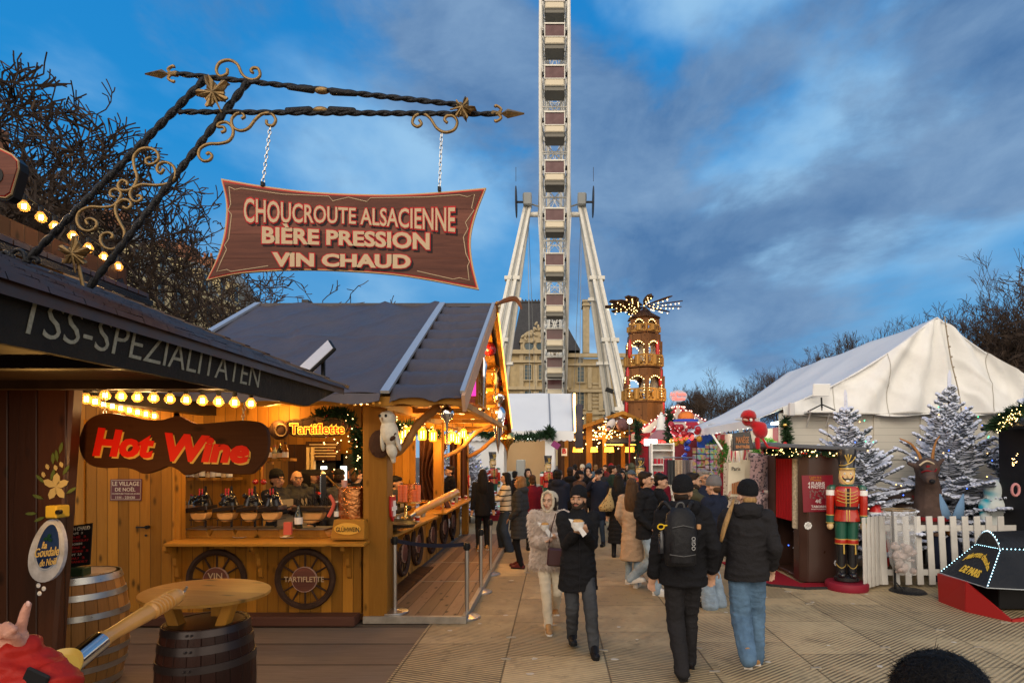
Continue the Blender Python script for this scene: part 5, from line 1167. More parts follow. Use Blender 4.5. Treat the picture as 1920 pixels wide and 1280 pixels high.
for i, (x, y, h, mm, lab) in enumerate(((-2.2, 9.6, .10, M_bclr, 'glass of mulled wine on the side counter'), (-2.25, 9.9, .12, M_bclr, 'napkin glass on the side counter near the giant handle'), (-2.15, 12.6, .16, M_bclr, 'tall glass with green leaves on the far end of the side counter'), (-2.2, 12.3, .13, M_bclr, 'yellow drink glass on the far end of the side counter'))):
    t = thing('glass', lab, 'glass', (x, y, .998)); m = MB(); m.lathe([(.03, 0), (.042, h), (.038, h), (.028, .01), (.005, .01)], (x, y, .998), 14); m.build('cup', mm, t, smooth=40); m = MB(); m.lathe([(.027, .012), (.037, h*.8)], (x, y, .998), 12); m.build('drink', mat('yellow_drink', (.62, .50, .06), .3) if i > 1 else M_bamb, t)
m = MB(); m.cap((-2.0, 10.3, .99), (-2.0, 10.3, 2.6), .022, .022, 8); m.build('thin_post', M_pineb, cs)
t = thing('draped_curtain', 'dark brown drape tied beside the side counter post', 'curtain', (-2.4, 11.2, 1)); m = MB()
m.grid(lambda a, b: V((-2.75+.62*a*(1-.55*sin(pi*b)**2)+.1, 11.3+.05*sin(a*26), .9+1.55*b)), 40, 14); m.build('cloth', mat('brown_drape', (.075, .03, .018), .6), t, smooth=60, thick=.01)
t = thing('draped_curtain', 'dark brown drape at the far end post of the pine stall', 'curtain', (-2.4, 14, 1)); m = MB()
m.grid(lambda a, b: V((-2.55+.42*a, 14.0+.05*sin(a*22), .9+1.6*b)), 30, 8); m.build('cloth', mat('brown_drape'), t, smooth=60, thick=.01)
# tilted flood lamp on the near roof
t = thing('flood_lamp', 'tilted flat flood lamp with pale glass on the near roof end', 'lamp', at(598, 715, 5.3)); c = at(592, 676, 5.3)
Mf = Matrix.Translation(c) @ Matrix.Rotation(R_(-43), 4, 'Y') @ Matrix.Rotation(R_(52), 4, 'X')
m = MB(); m.T = Mf; m.box((0, 0, 0), (.44, .18, .035)); m.build('housing', M_black, t, bevel=.012); m = MB(); m.T = Mf; m.box((0, 0, .019), (.41, .155, .008)); m.build('glass', mat('lamp_glass', (.75, .72, .72), .15, coat=1), t)
m = MB(); m.bar(at(606, 672, 5.35), at(606, 718, 5.35), .03); m.bar(at(606, 717, 5.35), at(594, 721, 5.3), .03); m.bar(at(570, 700, 5.3), at(572, 712, 5.3), .03); m.build('arm', M_black, t)

# ================= deck and stanchions =================
dk = MB(); dk.bb(-2.3, -1.12, 6.97, 14.4, .0, .075); dk = dk.build('deck', M_deck, None, bevel=.004); tag(dk, kind='structure')
m = MB(); m.bb(-1.12, -1.06, 6.93, 14.4, .0, .085); m.bb(-2.3, -1.06, 6.90, 6.965, .0, .085)
for y in (8.9, 10.5, 12.3): m.bb(-2.29, -1.13, y, y+.025, .07, .079)
tag(m.build('deck_edge', mat('worn_metal_edge', (.30, .27, .23), .45, .3, nz=8, nv=.3, dirt=.3), None, bevel=.004), kind='structure')
st0 = None
for i, (x, y, z, lab) in enumerate(((-1.965, 7.08, .085, 'steel stanchion on the deck corner by the corner post'), (-1.09, 7.16, 0, 'steel stanchion at the front corner of the deck, other end of the belt'), (-1.09, 8.5, 0, 'third steel stanchion along the deck edge'), (-1.09, 9.78, 0, 'fourth, farthest steel stanchion along the deck edge'))):
    if st0 is None:
        st0 = s0 = thing('stanchion', lab, 'stanchion', (0, 0, 0), 'steel belt stanchions along the deck')
        m = MB(); m.lathe([(.165, 0), (.165, .02), (.16, .026), (.05, .045), (.03, .05)], n=36); m.build('base', M_steel, s0, smooth=30)
        m = MB(); m.lathe([(.026, .04), (.026, .86)], n=18); m.build('pole', M_steel, s0, smooth=40)
        m = MB(); m.lathe([(.032, .84), (.034, .85), (.034, .92), (.028, .935)], n=18); m.box((0, 0, .885), (.085, .03, .055)); m.build('head', M_black, s0, smooth=30)
    else: s0 = dup(st0, label=lab)
    s0.location = (x, y, z)
m = MB(); m.grid(lambda a, b: V((-1.93+.80*a, 7.08+.08*a, .965-.05*a-.035*sin(pi*a)+.048*(b-.5))), 12, 1); tag(m.build('belt', mat('navy_belt', (.012, .014, .03), .7), None, thick=.004), 'dark blue retractable belt stretched between the two front stanchions', 'belt')

# counter clutter: cups, napkins, jugs, plates
random.seed(77)
CUPS = [(-2.15, 7.5), (-2.22, 7.62), (-2.1, 8.25), (-2.12, 8.9), (-2.25, 9.15), (-2.1, 10.8), (-2.2, 11.3), (-2.1, 11.9), (-2.2, 13.3), (-2.1, 13.6)]
c0_ = None
for i, (x, y) in enumerate(CUPS):
    if c0_ is None:
        c0_ = q = thing('paper_cup', 'red and white paper cup standing on the side counter of the pine stall', 'cup', (0, 0, 0), 'paper cups on the side counter')
        m = MB(); m.lathe([(.028, 0), (.038, .09), (.035, .09), (.026, .01)], n=14); m.build('cup', M_whitep, q, smooth=40); m = MB(); m.lathe([(.0315, .02), (.0365, .065)], n=14); m.build('sleeve', M_red, q, smooth=40)
    else: q = dup(c0_)
    q.location = (x, y, .998)
for i, (x, y, lab) in enumerate(((-2.2, 8.05, 'steel jug on the side counter near the first large pan'), (-2.3, 11.6, 'steel jug on the middle of the side counter'))):
    t = thing('jug', lab, 'jug', (x, y, .998)); m = MB(); m.lathe([(.05, 0), (.065, .04), (.06, .12), (.045, .17), (.055, .20)], (x, y, .998), 18); m.build('body', M_steel, t, smooth=50); m = MB(); m.tube(cat_rom([(x+.05, y, 1.17), (x+.11, y, 1.16), (x+.11, y, 1.06), (x+.055, y, 1.04)], 4), .007, 6); m.build('handle', M_steel, t)
for u, v, lab in ((452, 1004, 'white plate on the counter under the second raclette heater'), (540, 1004, 'white plate on the counter by the red price card')):
    m = MB(); c = at(u, v, 7.15); c.z = 1.0; m.lathe([(.05, 0), (.09, .012), (.092, .015), (.05, .006), (.005, .006)], c, 22); tag(m.build('plate', M_whitep, None, smooth=40), lab, 'plate')
for i in range(5):
    m = MB(); c = at(352+i*21, 850-3*(i % 2), 7.93); m.lathe([(.05, -.02), (.075, .01), (.075, .02)], c, 14, rx(80)); tag(m.build('hanging_basket', (M_brown, M_brass, mat('copper'))[i % 3], None, smooth=40), ('round brown tray', 'brass bowl', 'copper bowl', 'second brown tray', 'second brass bowl')[i]+' hung high on the back wall of the pine stall', 'bowl')
t = thing('price_board', 'dark price board with pale lines on the back wall under the Tartiflette sign', 'sign', at(612, 852, 9.2)); m = MB(); m.box(at(606, 845, 9.2), (.55, .03, .30)); m.build('panel', M_brown, t); m = MB()
for k in range(5): m.box(at(606, 833+k*5.5, 9.18), (.44-.05*(k % 3), .01, .012))
m.build('text_lines', M_cream, t)
for u, lab in ((497, 'left red glass bauble hanging over the barmen'), (512, 'right red glass bauble hanging over the barmen')): m = MB(); m.ell(at(u-18, 903, 7.6), .038, n=12, k=8); m.cap(at(u-18, 897, 7.6), at(u-18, 780, 7.6), .002, .002, 4); tag(m.build('bauble', mat('red_glass', (.45, .02, .01), .1, coat=1), None, smooth=True), lab, 'bauble')
# ================= white food tent in the middle distance =================
M_tent = mat('white_pvc', (.70, .71, .72), .45, nz=.7, nv=.05, bump=.35, bs=1.6)
wt = thing('market_tent', 'white food tent with garland and beige interior behind the timber stall', 'tent', (-1.2, 20, 0))
eL, eR = at(860, 808, 19.6), at(1076, 808, 19.6); tL, tR = at(860, 738, 23), at(1072, 738, 23)
m = MB(); m.grid(lambda a, b: (eL.lerp(eR, a)).lerp(tL.lerp(tR, a), b)+V((0, 0, .03*noise.noise((a*5, b*3, 2)))), 30, 14)
m.grid(lambda a, b: eL.lerp(eR, a)+V((0, -.02, -.30*b-(.04*abs(sin(a*60)) if b > .9 else 0))), 120, 3)
m.quad(tL, tR, tR+V((0, 3, -1.6)), tL+V((0, 3, -1.6))); m.build('roof', M_tent, wt, thick=.02, smooth=40)
m = MB(); m.bar(at(1032, 808, 19.55), at(1029, 738, 22.95), .05); m.bar(at(1075, 808, 19.58), at(1072, 738, 22.98), .06); m.build('seam', mat('grey_seam', (.22, .24, .28), .5), wt)
m = MB(); m.bb(eL.x, at(945, 0, 19.8).x, 19.7, 19.75, 0, 2.7); m.bb(at(1022, 0, 19.8).x, at(1040, 0, 19.8).x, 19.7, 19.9, 0, 2.7); m.bb(eL.x, eR.x-.6, 23, 23.05, 0, 4.2)
for i in range(20): m.bb(eL.x+i*.06, eL.x+i*.06+.03, 19.68, 19.7, 0, 2.6)
m.build('wall', M_tent, wt)
m = MB(); m.bb(at(950, 0, 22).x, at(1022, 0, 22).x, 22, 22.1, 0, 3); m.build('inner_wall', mat('beige_canvas', (.42, .29, .17), .7, nz=1, nv=.1), wt)
m = MB(); m.bb(at(948, 0, 19.6).x, at(1024, 0, 19.6).x, 19.4, 19.7, 0, 1.0); m.bb(at(945, 0, 19.6).x, at(1026, 0, 19.6).x, 19.3, 19.8, 1.0, 1.06); m.build('counter', mat('grey_stone_print', (.35, .34, .33), .6, nz=3, nv=.3), wt)
m = MB(); m.bb(at(968, 0, 20).x, at(985, 0, 20).x, 19.9, 20.2, 1.06, 1.9); m.bb(at(952, 0, 20).x, at(968, 0, 20).x, 19.7, 20.1, 1.06, 1.5); m.build('coffee_machine', M_whg, wt, bevel=.03)
for u, lab in ((962, 'a'), (993, 'b')):
    p = at(u, 821, 19.6); m = MB(); m.box(p, (.24, .1, .06)); m.build('strip_lamp', mat('cool_lamp', (1, 1, 1), .4, emi=(.9, 1, .85), es=6), wt)
lamp(at(978, 835, 20.6), 45, (1, .85, .62), .2)
g_ = thing('garland', 'dark fir garland along the front edge of the white food tent', 'garland', at(970, 815, 19.5)); fir_sprigs([at(900, 812, 19.5), at(935, 818, 19.45), at(990, 819, 19.45), at(1022, 815, 19.45), at(1030, 806, 19.45), at(1034, 818, 19.4)], 900, .10, .20, .01, 7).build('sprigs', M_fir, g_, recalc=False)
m = MB()
for i in range(26): a = at(1077, 808-i*2.75, 19.7+i*.12); m.ell(a, .055, n=6, k=4)
tag(m.build('light_string', M_bulb, None), 'string of yellow bulbs up the right edge of the white tent roof', 'string lights')
m = MB(); m.bb(at(1079, 0, 21).x, at(1092, 0, 21).x, 20.6, 21.4, 2.3, at(0, 759, 21).z); tag(m.build('gable_panel', mat('slate_panel', (.06, .055, .07), .6, nz=2, nv=.2), None, bevel=.03), 'tall dark slate coloured panel beside the white tent roof', 'panel')
m = MB(); c = at(1113-71, 834, 18.5); m.box(c, (.26, .02, .20), ry(35)); o = tag(m.build('notice_sign', mat('purple_notice', (.22, .04, .14), .5), None), 'tilted purple notice hung on the white tent corner post', 'sign')
# ================= brown alpine bar =================
ab = thing('alpine_bar', 'dark timber alpine bar with orange lit gable and cow head behind the crowd', 'stall', (2, 27, 0))
X27 = lambda u: at(u, 0, 27).x; Z27 = lambda v: at(0, v, 27).z
m = MB(); m.bb(X27(1046), X27(1235), 29, 29.2, 0, Z27(800)); m.prism([(X27(1085), Z27(800)), (X27(1215), Z27(800)), (X27(1165), Z27(776))], lambda a, b: (a, 28.8, b), (0, .2, 0)); m.build('wall', M_brown, ab)
m = MB(); m.bar((X27(1084), 27, Z27(804)), (X27(1165), 27, Z27(775)), 1.4, .16, up=(0, 0, 1)); m.bar((X27(1165), 27.01, Z27(775)), (X27(1230), 27, Z27(806)), 1.4, .16, up=(0, 0, 1)); m.build('gable_roof', M_pineb, ab)
m = MB()
for u in (1062, 1105, 1133, 1168, 1196): m.bb(X27(u)-.09, X27(u)+.09, 26.9, 27.1, 0, Z27(795) if u > 1100 else 3.0)
m.bb(X27(1104)-.14, X27(1104)+.14, 26.6, 26.9, 0, Z27(775)); m.bb(X27(1046), X27(1235), 27, 27.15, Z27(820)-.08, Z27(820)+.08); m.bb(X27(1108), X27(1200), 27, 27.1, Z27(806)-.06, Z27(806)); m.build('frame', M_pineb, ab)
m = MB(); m.add([(X27(1128), 25.2, Z27(832)), (X27(1200), 25.2, Z27(832)), (X27(1195), 27, Z27(821)), (X27(1145), 27, Z27(821))], [(0, 1, 2, 3)]); m.build('awning', mat('dark_awning', (.035, .03, .032), .7), ab, thick=.06)
m = MB(); m.bb(X27(1130), X27(1160), 25.2, 25.3, Z27(836), Z27(834)); m.bb(X27(1172), X27(1190), 25.2, 25.3, Z27(836), Z27(834)); m.build('light_tube', mat('led_tube'), ab)
for u in (1083, 1114, 1142, 1181):
    m = MB(); w_ = .2 if u != 1114 else .14; m.lathe([(w_+.03, -.13), (w_, .10), (w_-.02, .10), (w_, -.13)], at(u, 842, 26), 16); m.build('lamp_shade', mat('orange_shade', (1, .45, .1), .5, emi=(1, .38, .03), es=2.6), ab)
lamp(at(1100, 838, 25.4), 60, r=.2); lamp(at(1162, 838, 25.4), 60, r=.2); lamp(at(1150, 800, 26.3), 55, r=.2)
random.seed(6)
dots(ab, [at(random.gauss(1125, 22), random.gauss(815, 14), 26.7) for _ in range(99)], .035, 'fairy_lights')
cw = thing('cow_figure', 'black and white cow head hung under the gable of the alpine bar', 'figure', at(1143, 795, 26.3)); c = at(1145, 795, 26.3)
m = MB(); m.ell(c, (.22, .26, .30), ry(20)); m.ell(c+V((-.10, -.2, -.2)), (.13, .16, .13)); m.ell(c+V((.3, 0, .1)), (.16, .05, .08)); m.ell(c+V((-.2, 0, .22)), (.14, .05, .07), ry(30)); m.build('head', mat('cow_patches', (.5, .45, .42), .7, build=lambda t, b: t.l.new(t.ramp(t.N('TexNoise', {'Vector': t.N('TexCoord').outputs['Object'], 'Scale': 2.6}).outputs[0], [(.48, (.02, .02, .02)), (.5, (.55, .5, .48))], 'CONSTANT'), b.inputs['Base Color'])), cw, smooth=True)
m = MB(); m.ell(c+V((-.13, -.32, -.24)), (.10, .07, .08)); m.build('muzzle', mat('pink_muzzle', (.55, .25, .22), .6), cw, smooth=True)
m = MB(); m.ell(at(1167, 796, 26.3), (.28, .2, .30)); m.ell(at(1167, 796, 26)-V((.05, .1, .08)), (.12, .12, .12)); tag(m.build('brown_wreath', mat('mauve_brown', (.14, .07, .07), .8, nz=5, nv=.4), None, smooth=True), 'round mauve brown head ornament right of the cow head', 'figure')
t = thing('notice_sign', 'white notice with red B mark in the doorway of the alpine bar', 'sign', at(1058, 847, 26)); m = MB(); m.box(at(1058, 847, 26), (.26, .02, .34)); m.build('panel', M_whitep, t); text_uv('lettering', 'B', 1055, 1061, 845, 9, 25.98, M_red, t, .004, .05)
def pole_light(u, v, Y, z0, r, em, lab, box=False):
    t = thing('flood_lamp', lab, 'lamp', at(u, v, Y)); m = MB(); c = at(u, v, Y)
    if box: m.box(c, (.36, .08, .17))
    else: m.ell(c, r)
    m.build('lens', mat('flood_'+str(em[2]), em, .4, emi=em, es=12), t, smooth=not box); m = MB(); m.cap(c+V((0, .15, 0)), V((c.x, c.y+.15, z0)), .04, .04, 6); m.build('pole', M_iron, t); lamp(c-V((0, .6, 0)), 40, em, .2)
pole_light(1181, 789, 24, 0, .11, (1, .8, .5), 'round warm floodlight on a pole in front of the wooden pyramid tower')
pole_light(1220, 829, 17, 1.2, .1, (.9, 1, .95), 'bright white rectangular floodlight above the white shelf stand', True)
# ================= wooden christmas pyramid tower =================
M_pw = wood('pyramid_wood', (.25, .105, .035), (.12, .045, .015), .2, rough=.5); M_pwl = wood('pyramid_trim', (.58, .31, .08), (.40, .19, .04), .1, rough=.5, knots=False)
py = thing('pyramid_tower', 'tall tiered wooden Christmas pyramid tower with windmill blades on top', 'tower', (5.41, 35, 0)); PX, PY = 5.41, 35.
ZZ = lambda v: at(0, v, 35).z
def hexa(r, z, rot=-pi/2): return [V((PX+r*cos(rot+pi/3*k), PY+r*sin(rot+pi/3*k), z)) for k in range(6)]
def tier(z0, z1, r, za, zb, zc, zd):
    """solid band z0..za, balcony za..zb, open arches zb..zc, solid band zc..z1"""
    m = MB()
    def band(a, b, q):
        A = hexa(q, a); B = hexa(q*.985, b); m.add(A+B, [(i, (i+1) % 6, 6+(i+1) % 6, 6+i) for i in range(6)]+[tuple(range(6)), tuple(range(11, 5, -1))])
    band(za-.12, za, r*1.08); band(zc, z1, r*.97)
    if z0 < za-.2: band(z0, za-.12, r*.97)
    A, B = hexa(r*.93, za), hexa(r*.93, zc)
    for k in range(6):
        m.bar(A[k], B[k], .24, .24)
        a, b = A[k], A[(k+1) % 6]
        for s_, e_ in ((a, b), (b, a)):
            d = (e_-s_)*.30; P = [s_+V((0, 0, zc-za)), s_+d+V((0, 0, zc-za)), s_+d*.45+V((0, 0, zc-za-.16)), s_+d*.12+V((0, 0, zc-za-.42)), s_+V((0, 0, zc-za-.5))]
            n_ = (e_-s_).normalized().cross(V((0, 0, 1))); m.add([p-n_*.03 for p in P]+[p+n_*.03 for p in P], [(0, 1, 2, 3, 4), (9, 8, 7, 6, 5)]+[(i, (i+1) % 5, 5+(i+1) % 5, 5+i) for i in range(5)])
    m.build('tier', M_pw, py)
    m = MB(); A, B = hexa(r*1.06, za), hexa(r*1.06, zb)
    for k in range(6):
        a, b, c, d = A[k], A[(k+1) % 6], B[k], B[(k+1) % 6]
        m.bar(c, d, .09); m.bar(a, b, .08); m.bar(a, c, .09)
        n = 5
        for i in range(n):
            for j in (0, 1): m.bar(a.lerp(b, (i+j)/n), c.lerp(d, (i+1-j)/n), .035)
        m.box((a+b+c+d)/4, (.28, .28, (zb-za)*.9), rz(60*k-30))
    m.build('balcony', M_pwl, py)
    P = []
    for k in range(6):
        a, b = hexa(r*.99, zc)[k], hexa(r*.99, zc)[(k+1) % 6]
        for i in range(9): t = (i+.5)/9; P.append(a.lerp(b, t)-V((0, 0, .5*abs(2*t-1)**2)))
        if k in (0, 5, 1):
            for i in range(5): P.append(a.lerp(b, .13)-V((0, 0, .55+i*.16))); P.append(a.lerp(b, .87)-V((0, 0, .55+i*.16)))
    dots(py, P[:100], .035, 'arch_lights')
tier(0, ZZ(756), 1.34, .9, 1.0, ZZ(790), 0); 
m = MB(); m.bb(PX-1.0, PX+1.0, PY-.9, PY+.9, 0, ZZ(760)); m.build('base_box', M_pw, py)
tier(ZZ(756), ZZ(694), 1.28, ZZ(752), ZZ(732), ZZ(708), 0); tier(ZZ(694), ZZ(630), 1.12, ZZ(688), ZZ(670), ZZ(644), 0); tier(ZZ(628), ZZ(598), .92, ZZ(624), ZZ(613), ZZ(603), 0)
m = MB(); A = hexa(1.08, ZZ(599)); m.add(A+[V((PX, PY, ZZ(578)))], [(i, (i+1) % 6, 6) for i in range(6)]+[tuple(range(5, -1, -1))]); m.cap((PX, PY, ZZ(580)), (PX, PY, ZZ(572)), .08, .05, 6); m.build('roof', M_brown, py)
m = MB(); hub = V((PX, PY, ZZ(574)))
Pl = []
for k in range(11):
    a = 2*pi*k/11+.12; d = V((cos(a), sin(a), .02)); s_ = V((-sin(a), cos(a), 0)); up = s_*.95+V((0, 0, .24)); L = 2.35
    P = [(.25, -.05), (.25, .05), (1.0, .12), (1.3, .34), (1.75, .36), (2.0, .22), (2.35, .16), (2.35, -.1), (1.9, -.2), (1.3, -.22)]
    pts = [hub+d*x+up*y for x, y in P]; n = d.cross(up).normalized()*.03; m.add([p-n for p in pts]+[p+n for p in pts], [tuple(range(10)), tuple(range(19, 9, -1))]+[(i, (i+1) % 10, 10+(i+1) % 10, 10+i) for i in range(10)])
    for i in range(7): Pl.append(hub+d*(.6+i*.26)+up*(.12*(i % 3)-.08)-V((0, 0, .06))-n*2)
m.build('windmill', mat('blade_wood', (.06, .03, .018), .6), py); dots(py, Pl[:100], .035, 'blade_lights')
for vz, r, us in ((668, 1.2, (1181, 1233)), (720, 1.35, (1177, 1239)), (772, 1.35, (1175, 1243))):
    for u in us: m = MB(); p = at(u, vz, 34.4); m.cap(p, p+V((0, 0, .75)), .13, .11, 8); m.cap(p+V((0, 0, .8)), p+V((0, 0, .95)), .10, .06, 8); m.build('nutcracker_ornament', M_red, py, smooth=50)
for v, dx, s_ in ((668, -.15, 1), (668, .55, .9), (726, .0, .9), (726, .6, 1.1), (612, -.2, .6), (612, .45, .6)):
    m = MB(); p = V((PX+dx, PY, at(0, v, 35).z-.3)); m.lathe([(.30*s_, 0), (.20*s_, .5*s_), (.12*s_, .75*s_), (.16*s_, .9*s_), (.10*s_, 1.1*s_), (.01, 1.15*s_)], p, 10); m.build('carved_figure', mat('carved_cream', (.42, .36, .28), .7), py, smooth=50)
lamp((7.6, 31.5, 3.4), 110, (1, .62, .2), .2); 
for z in (4.9, 7.6, 9.9): lamp((PX, PY, z+.9), 9, r=.2)
lamp((6.6, 33.2, 5.6), 35, (1, .6, .2), .2)
# ================= carousel and toy stall =================
ca = thing('carousel', 'small carousel with red and white striped cone roof and oval sign on top', 'carousel', at(1272, 900, 24)); ap = at(1271, 757, 24); n = 16; R0 = 1.95
m = MB(); rim = [V((ap.x+R0*cos(2*pi*k/n), 24+R0*sin(2*pi*k/n), 2.95)) for k in range(n)]
for k in range(n): m.c = k % 2; m.add([ap, rim[k], rim[(k+1) % n]], [(0, 1, 2)])
for k in range(n): m.c = 1-k % 2; a, b = rim[k], rim[(k+1) % n]; m.add([a, b, b-V((0, 0, .3)), a-V((0, 0, .3))], [(0, 1, 2, 3)])
m.build('roof', [mat('carousel_red', (.36, .02, .03), .5), mat('carousel_cream', (.50, .42, .34), .5)], ca, recalc=False)
P = []
for k in range(n): P += [ap.lerp(rim[k], t/7)+V((0, -.03, .04)) for t in range(1, 7)]
dots(ca, P[:99], .028, 'roof_lights', mat('pinkish_bulbs', (1, .6, .5), .4, emi=(1, .55, .42), es=4, samp=False))
m = MB(); m.lathe([(.06, 0), (.05, 2.6)], V((ap.x, 24, .3)), 8); m.lathe([(1.9, 0), (1.9, .3)], V((ap.x, 24, 0)), 24)
for k in range(0, n, 2): m.cap(rim[k]*.98+V((0, .5, 0)), V((rim[k].x*.98, rim[k].y*.98+.5, .3)), .03, .03, 6)
m.build('platform', mat('carousel_red'), ca)
t = ca; c = at(1272, 742, 23.9)
m = MB(); m.prism([(1272+16.5*cos(a), 742+11*sin(a)) for a in [2*pi*k/30 for k in range(30)]], lambda u, v: at(u, v, 23.9), (0, .1, 0)); m.build('oval_sign', mat('sign_pale', (.42, .44, .52), .5, emi=(.4, .42, .55), es=.06), ca)
Mn = mat('neon_pink', (1, .3, .25), .4, emi=(1, .10, .08), es=.9)
text_uv('lettering', 'La Petite', 1258, 1286, 738, 6, 23.86, Mn, ca, .01, .03); text_uv('lettering', "l'École", 1261, 1284, 746.5, 6, 23.86, Mn, ca, .01, .03)
lamp(at(1255, 832, 22.6), 40, (1, .12, .10), .2); lamp(at(1290, 836, 20), 22, (1, .2, .12), .2)
m = MB(); Pn = []
for i in range(26): a = at(1202+i*4.6, 826+3*sin(i*2.2), 22.2); Pn.append(a); m.ell(a, (.09, .05, .07), n=6, k=4)
tag(m.build('neon_garland', mat('red_neon', (1, .1, .08), .4, emi=(1, .06, .05), es=2.2), None), 'glowing red neon row along the fairground stand behind the crowd', 'neon lights')
m = MB(); m.bb(at(1200, 0, 22.5).x, at(1330, 0, 22.5).x, 22.6, 22.8, .2, at(0, 822, 22.5).z); tag(m.build('fairground_stand', mat('deep_red_panel', (.20, .015, .025), .5, nz=2, nv=.3), None, bevel=.03), 'deep red fairground stand below the striped carousel roof', 'stand')
bl = thing('bell_lantern', 'white bell shaped lantern with pinkish skirt in front of the striped carousel', 'lantern', at(1240, 800, 20)); c = at(1240, 806, 20)
m = MB(); m.lathe([(.20, 0), (.14, .2), (.13, .42), (.08, .5), (.03, .62)], c, 16); m.build('bell', M_white, bl, smooth=50); m = MB(); m.lathe([(.52, -.34), (.2, -.02), (.15, .0)], c, 16); m.build('skirt', mat('pink_canvas', (.36, .17, .18), .6), bl, smooth=50)
gp = thing('garland_pole', 'dark fir garland wound round a pole between the pyramid and the carousel', 'garland', at(1252, 900, 19)); P = [at(1254, 772, 19), at(1256, 800, 19), at(1253, 835, 19), at(1253, 855, 19)]
m = MB(); m.tube(P+[V((P[-1].x, 19, 0))], .05, 6); m.build('pole', M_iron, gp); fir_sprigs(P, 500, .12, .2, .012, 9).build('sprigs', M_fir, gp, recalc=False)
gp2 = thing('garland_pole', 'dark fir garland pole left of the pyramid tower base, near the round floodlight', 'garland', at(1196, 900, 22)); P = [at(1194, 790, 22), at(1197, 815, 22), at(1196, 850, 22)]
m = MB(); m.tube(P+[V((P[-1].x, 22, 0))], .05, 6); m.build('pole', M_iron, gp2); fir_sprigs(P, 400, .12, .2, .012, 10).build('sprigs', M_fir, gp2, recalc=False)
t = thing('hat_sign', 'blue rimmed orange dome sign shaped like a broad hat over the toy stall', 'sign', at(1286, 786, 18)); c = at(1286, 790, 18)
m = MB(); m.lathe([(.40, 0), (.37, .04), (.40, .06)], c, 24); m.build('brim', mat('bright_blue', (.02, .08, .50), .35), t, smooth=40); m = MB(); m.lathe([(.26, .05), (.25, .2), (.17, .30), (.01, .32)], c, 20); m.build('crown', mat('orange_red', (.60, .16, .03), .4, nz=2, nv=.5), t, smooth=50)
ty = thing('toy_stall', 'toy stall hung with red baubles and blue star panel, in front of the carousel', 'stall', at(1290, 860, 16.5))
m = MB(); a, b = at(1258, 0, 17), at(1338, 0, 17); m.bb(a.x, b.x, 17, 17.1, .2, 2.55); m.bb(a.x, b.x, 16.2, 17, .2, .95); m.build('back_panel', mat('maroon_panel', (.12, .015, .02), .6, nz=4, nv=.5), ty)
m = MB(); a, b = at(1308, 0, 16.4), at(1340, 0, 16.4); m.bb(a.x, b.x, 16.4, 16.46, 1.95, 2.65); m.build('blue_panel', mat('blue_star_cloth', (.015, .06, .36), .5, nz=10, nv=.5), ty)
random.seed(31)
for cname, col, k in (('red_bauble', (.35, .01, .02), 30), ('yellow_bauble', (.45, .26, .02), 12), ('blue_toy', (.02, .05, .35), 10)):
    m = MB()
    for i in range(k):
        u = random.uniform(1258, 1312); v = {'red_bauble': random.uniform(795, 818), 'yellow_bauble': random.uniform(822, 832), 'blue_toy': random.uniform(815, 862)}[cname]
        if cname == 'blue_toy': u = random.uniform(1280, 1292)
        m.ell(at(u, v, 16.1+random.uniform(-.3, .3)), random.uniform(.05, .09), n=8, k=5)
    o = m.build(cname, mat(cname, col, .3), ty, smooth=True); o['kind'] = 'stuff'
dots(ty, [at(1262+random.uniform(0, 42), 820+random.uniform(-5, 5), 15.9) for _ in range(26)], .03, 'red_lights', mat('red_neon'))
# ================= souvenir displays =================
ws = thing('shelf_stand', 'white open shelf stand with red mugs and a small gold soldier hat', 'shelf', at(1240, 900, 15)); a, b = at(1224, 0, 15), at(1262, 0, 15)
m = MB()
for z in (1.0, 1.45, 1.78, 2.15, 2.32): m.bb(a.x, b.x, 15, 15.35, z, z+.03)
m.bb(a.x-.04, a.x, 15, 15.35, .1, 2.36); m.bb(b.x, b.x+.04, 15, 15.35, .1, 2.36); m.bb(a.x, b.x, 15.35, 15.38, .1, 2.36); m.build('shelf', M_whitep, ws, bevel=.005)
for z, cs_ in ((1.81, 5), (1.48, 5)):
    for i in range(cs_): m = MB(); m.lathe([(.04, 0), (.045, .14)], (a.x+.08+i*.1, 15.1, z), 10); m.build('mug', mat('mug_red', (.42, .03, .05), .4), ws, smooth=40)
def rack(label, u0, u1, Y, zt, zb, cols, hang=True):
    t = thing('clothes_rack', label, 'rack', at((u0+u1)/2, 900, Y)); a, b = at(u0, 0, Y), at(u1, 0, Y); m = MB(); m.cap((a.x, Y, zt+.05), (b.x, Y, zt+.05), .015, .015, 6)
    for x in (a.x, b.x): m.cap((x, Y, 0), (x, Y, zt+.05), .015, .015, 6)
    m.build('rail', M_steel, t); n = len(cols)
    for i, c in enumerate(cols):
        x = a.x+(b.x-a.x)*(i+.5)/n; w_ = (b.x-a.x)/n*.55; m = MB(); m.grid(lambda p, q: V((x+w_*(2*p-1)*(.75+.25*q), Y+.03*sin(p*9+i)-.03*q, zt-(zt-zb)*q)), 12, 6); m.build('scarf', mat('cloth_%d_%d' % (int(c[0]*100), int(c[2]*100)), c, .9, nz=40, nv=.3, bump=.4, bs=60), t, smooth=60, thick=.03)
rack('rail of hanging scarves in dark grey, beige and plaid under the toy stall', 1244, 1307, 13.5, 1.93, 1.35, [(.20, .03, .06), (.05, .055, .06), (.05, .055, .06), (.42, .33, .24), (.42, .33, .24), (.20, .17, .17), (.10, .09, .10), (.35, .28, .28), (.42, .2, .3)])
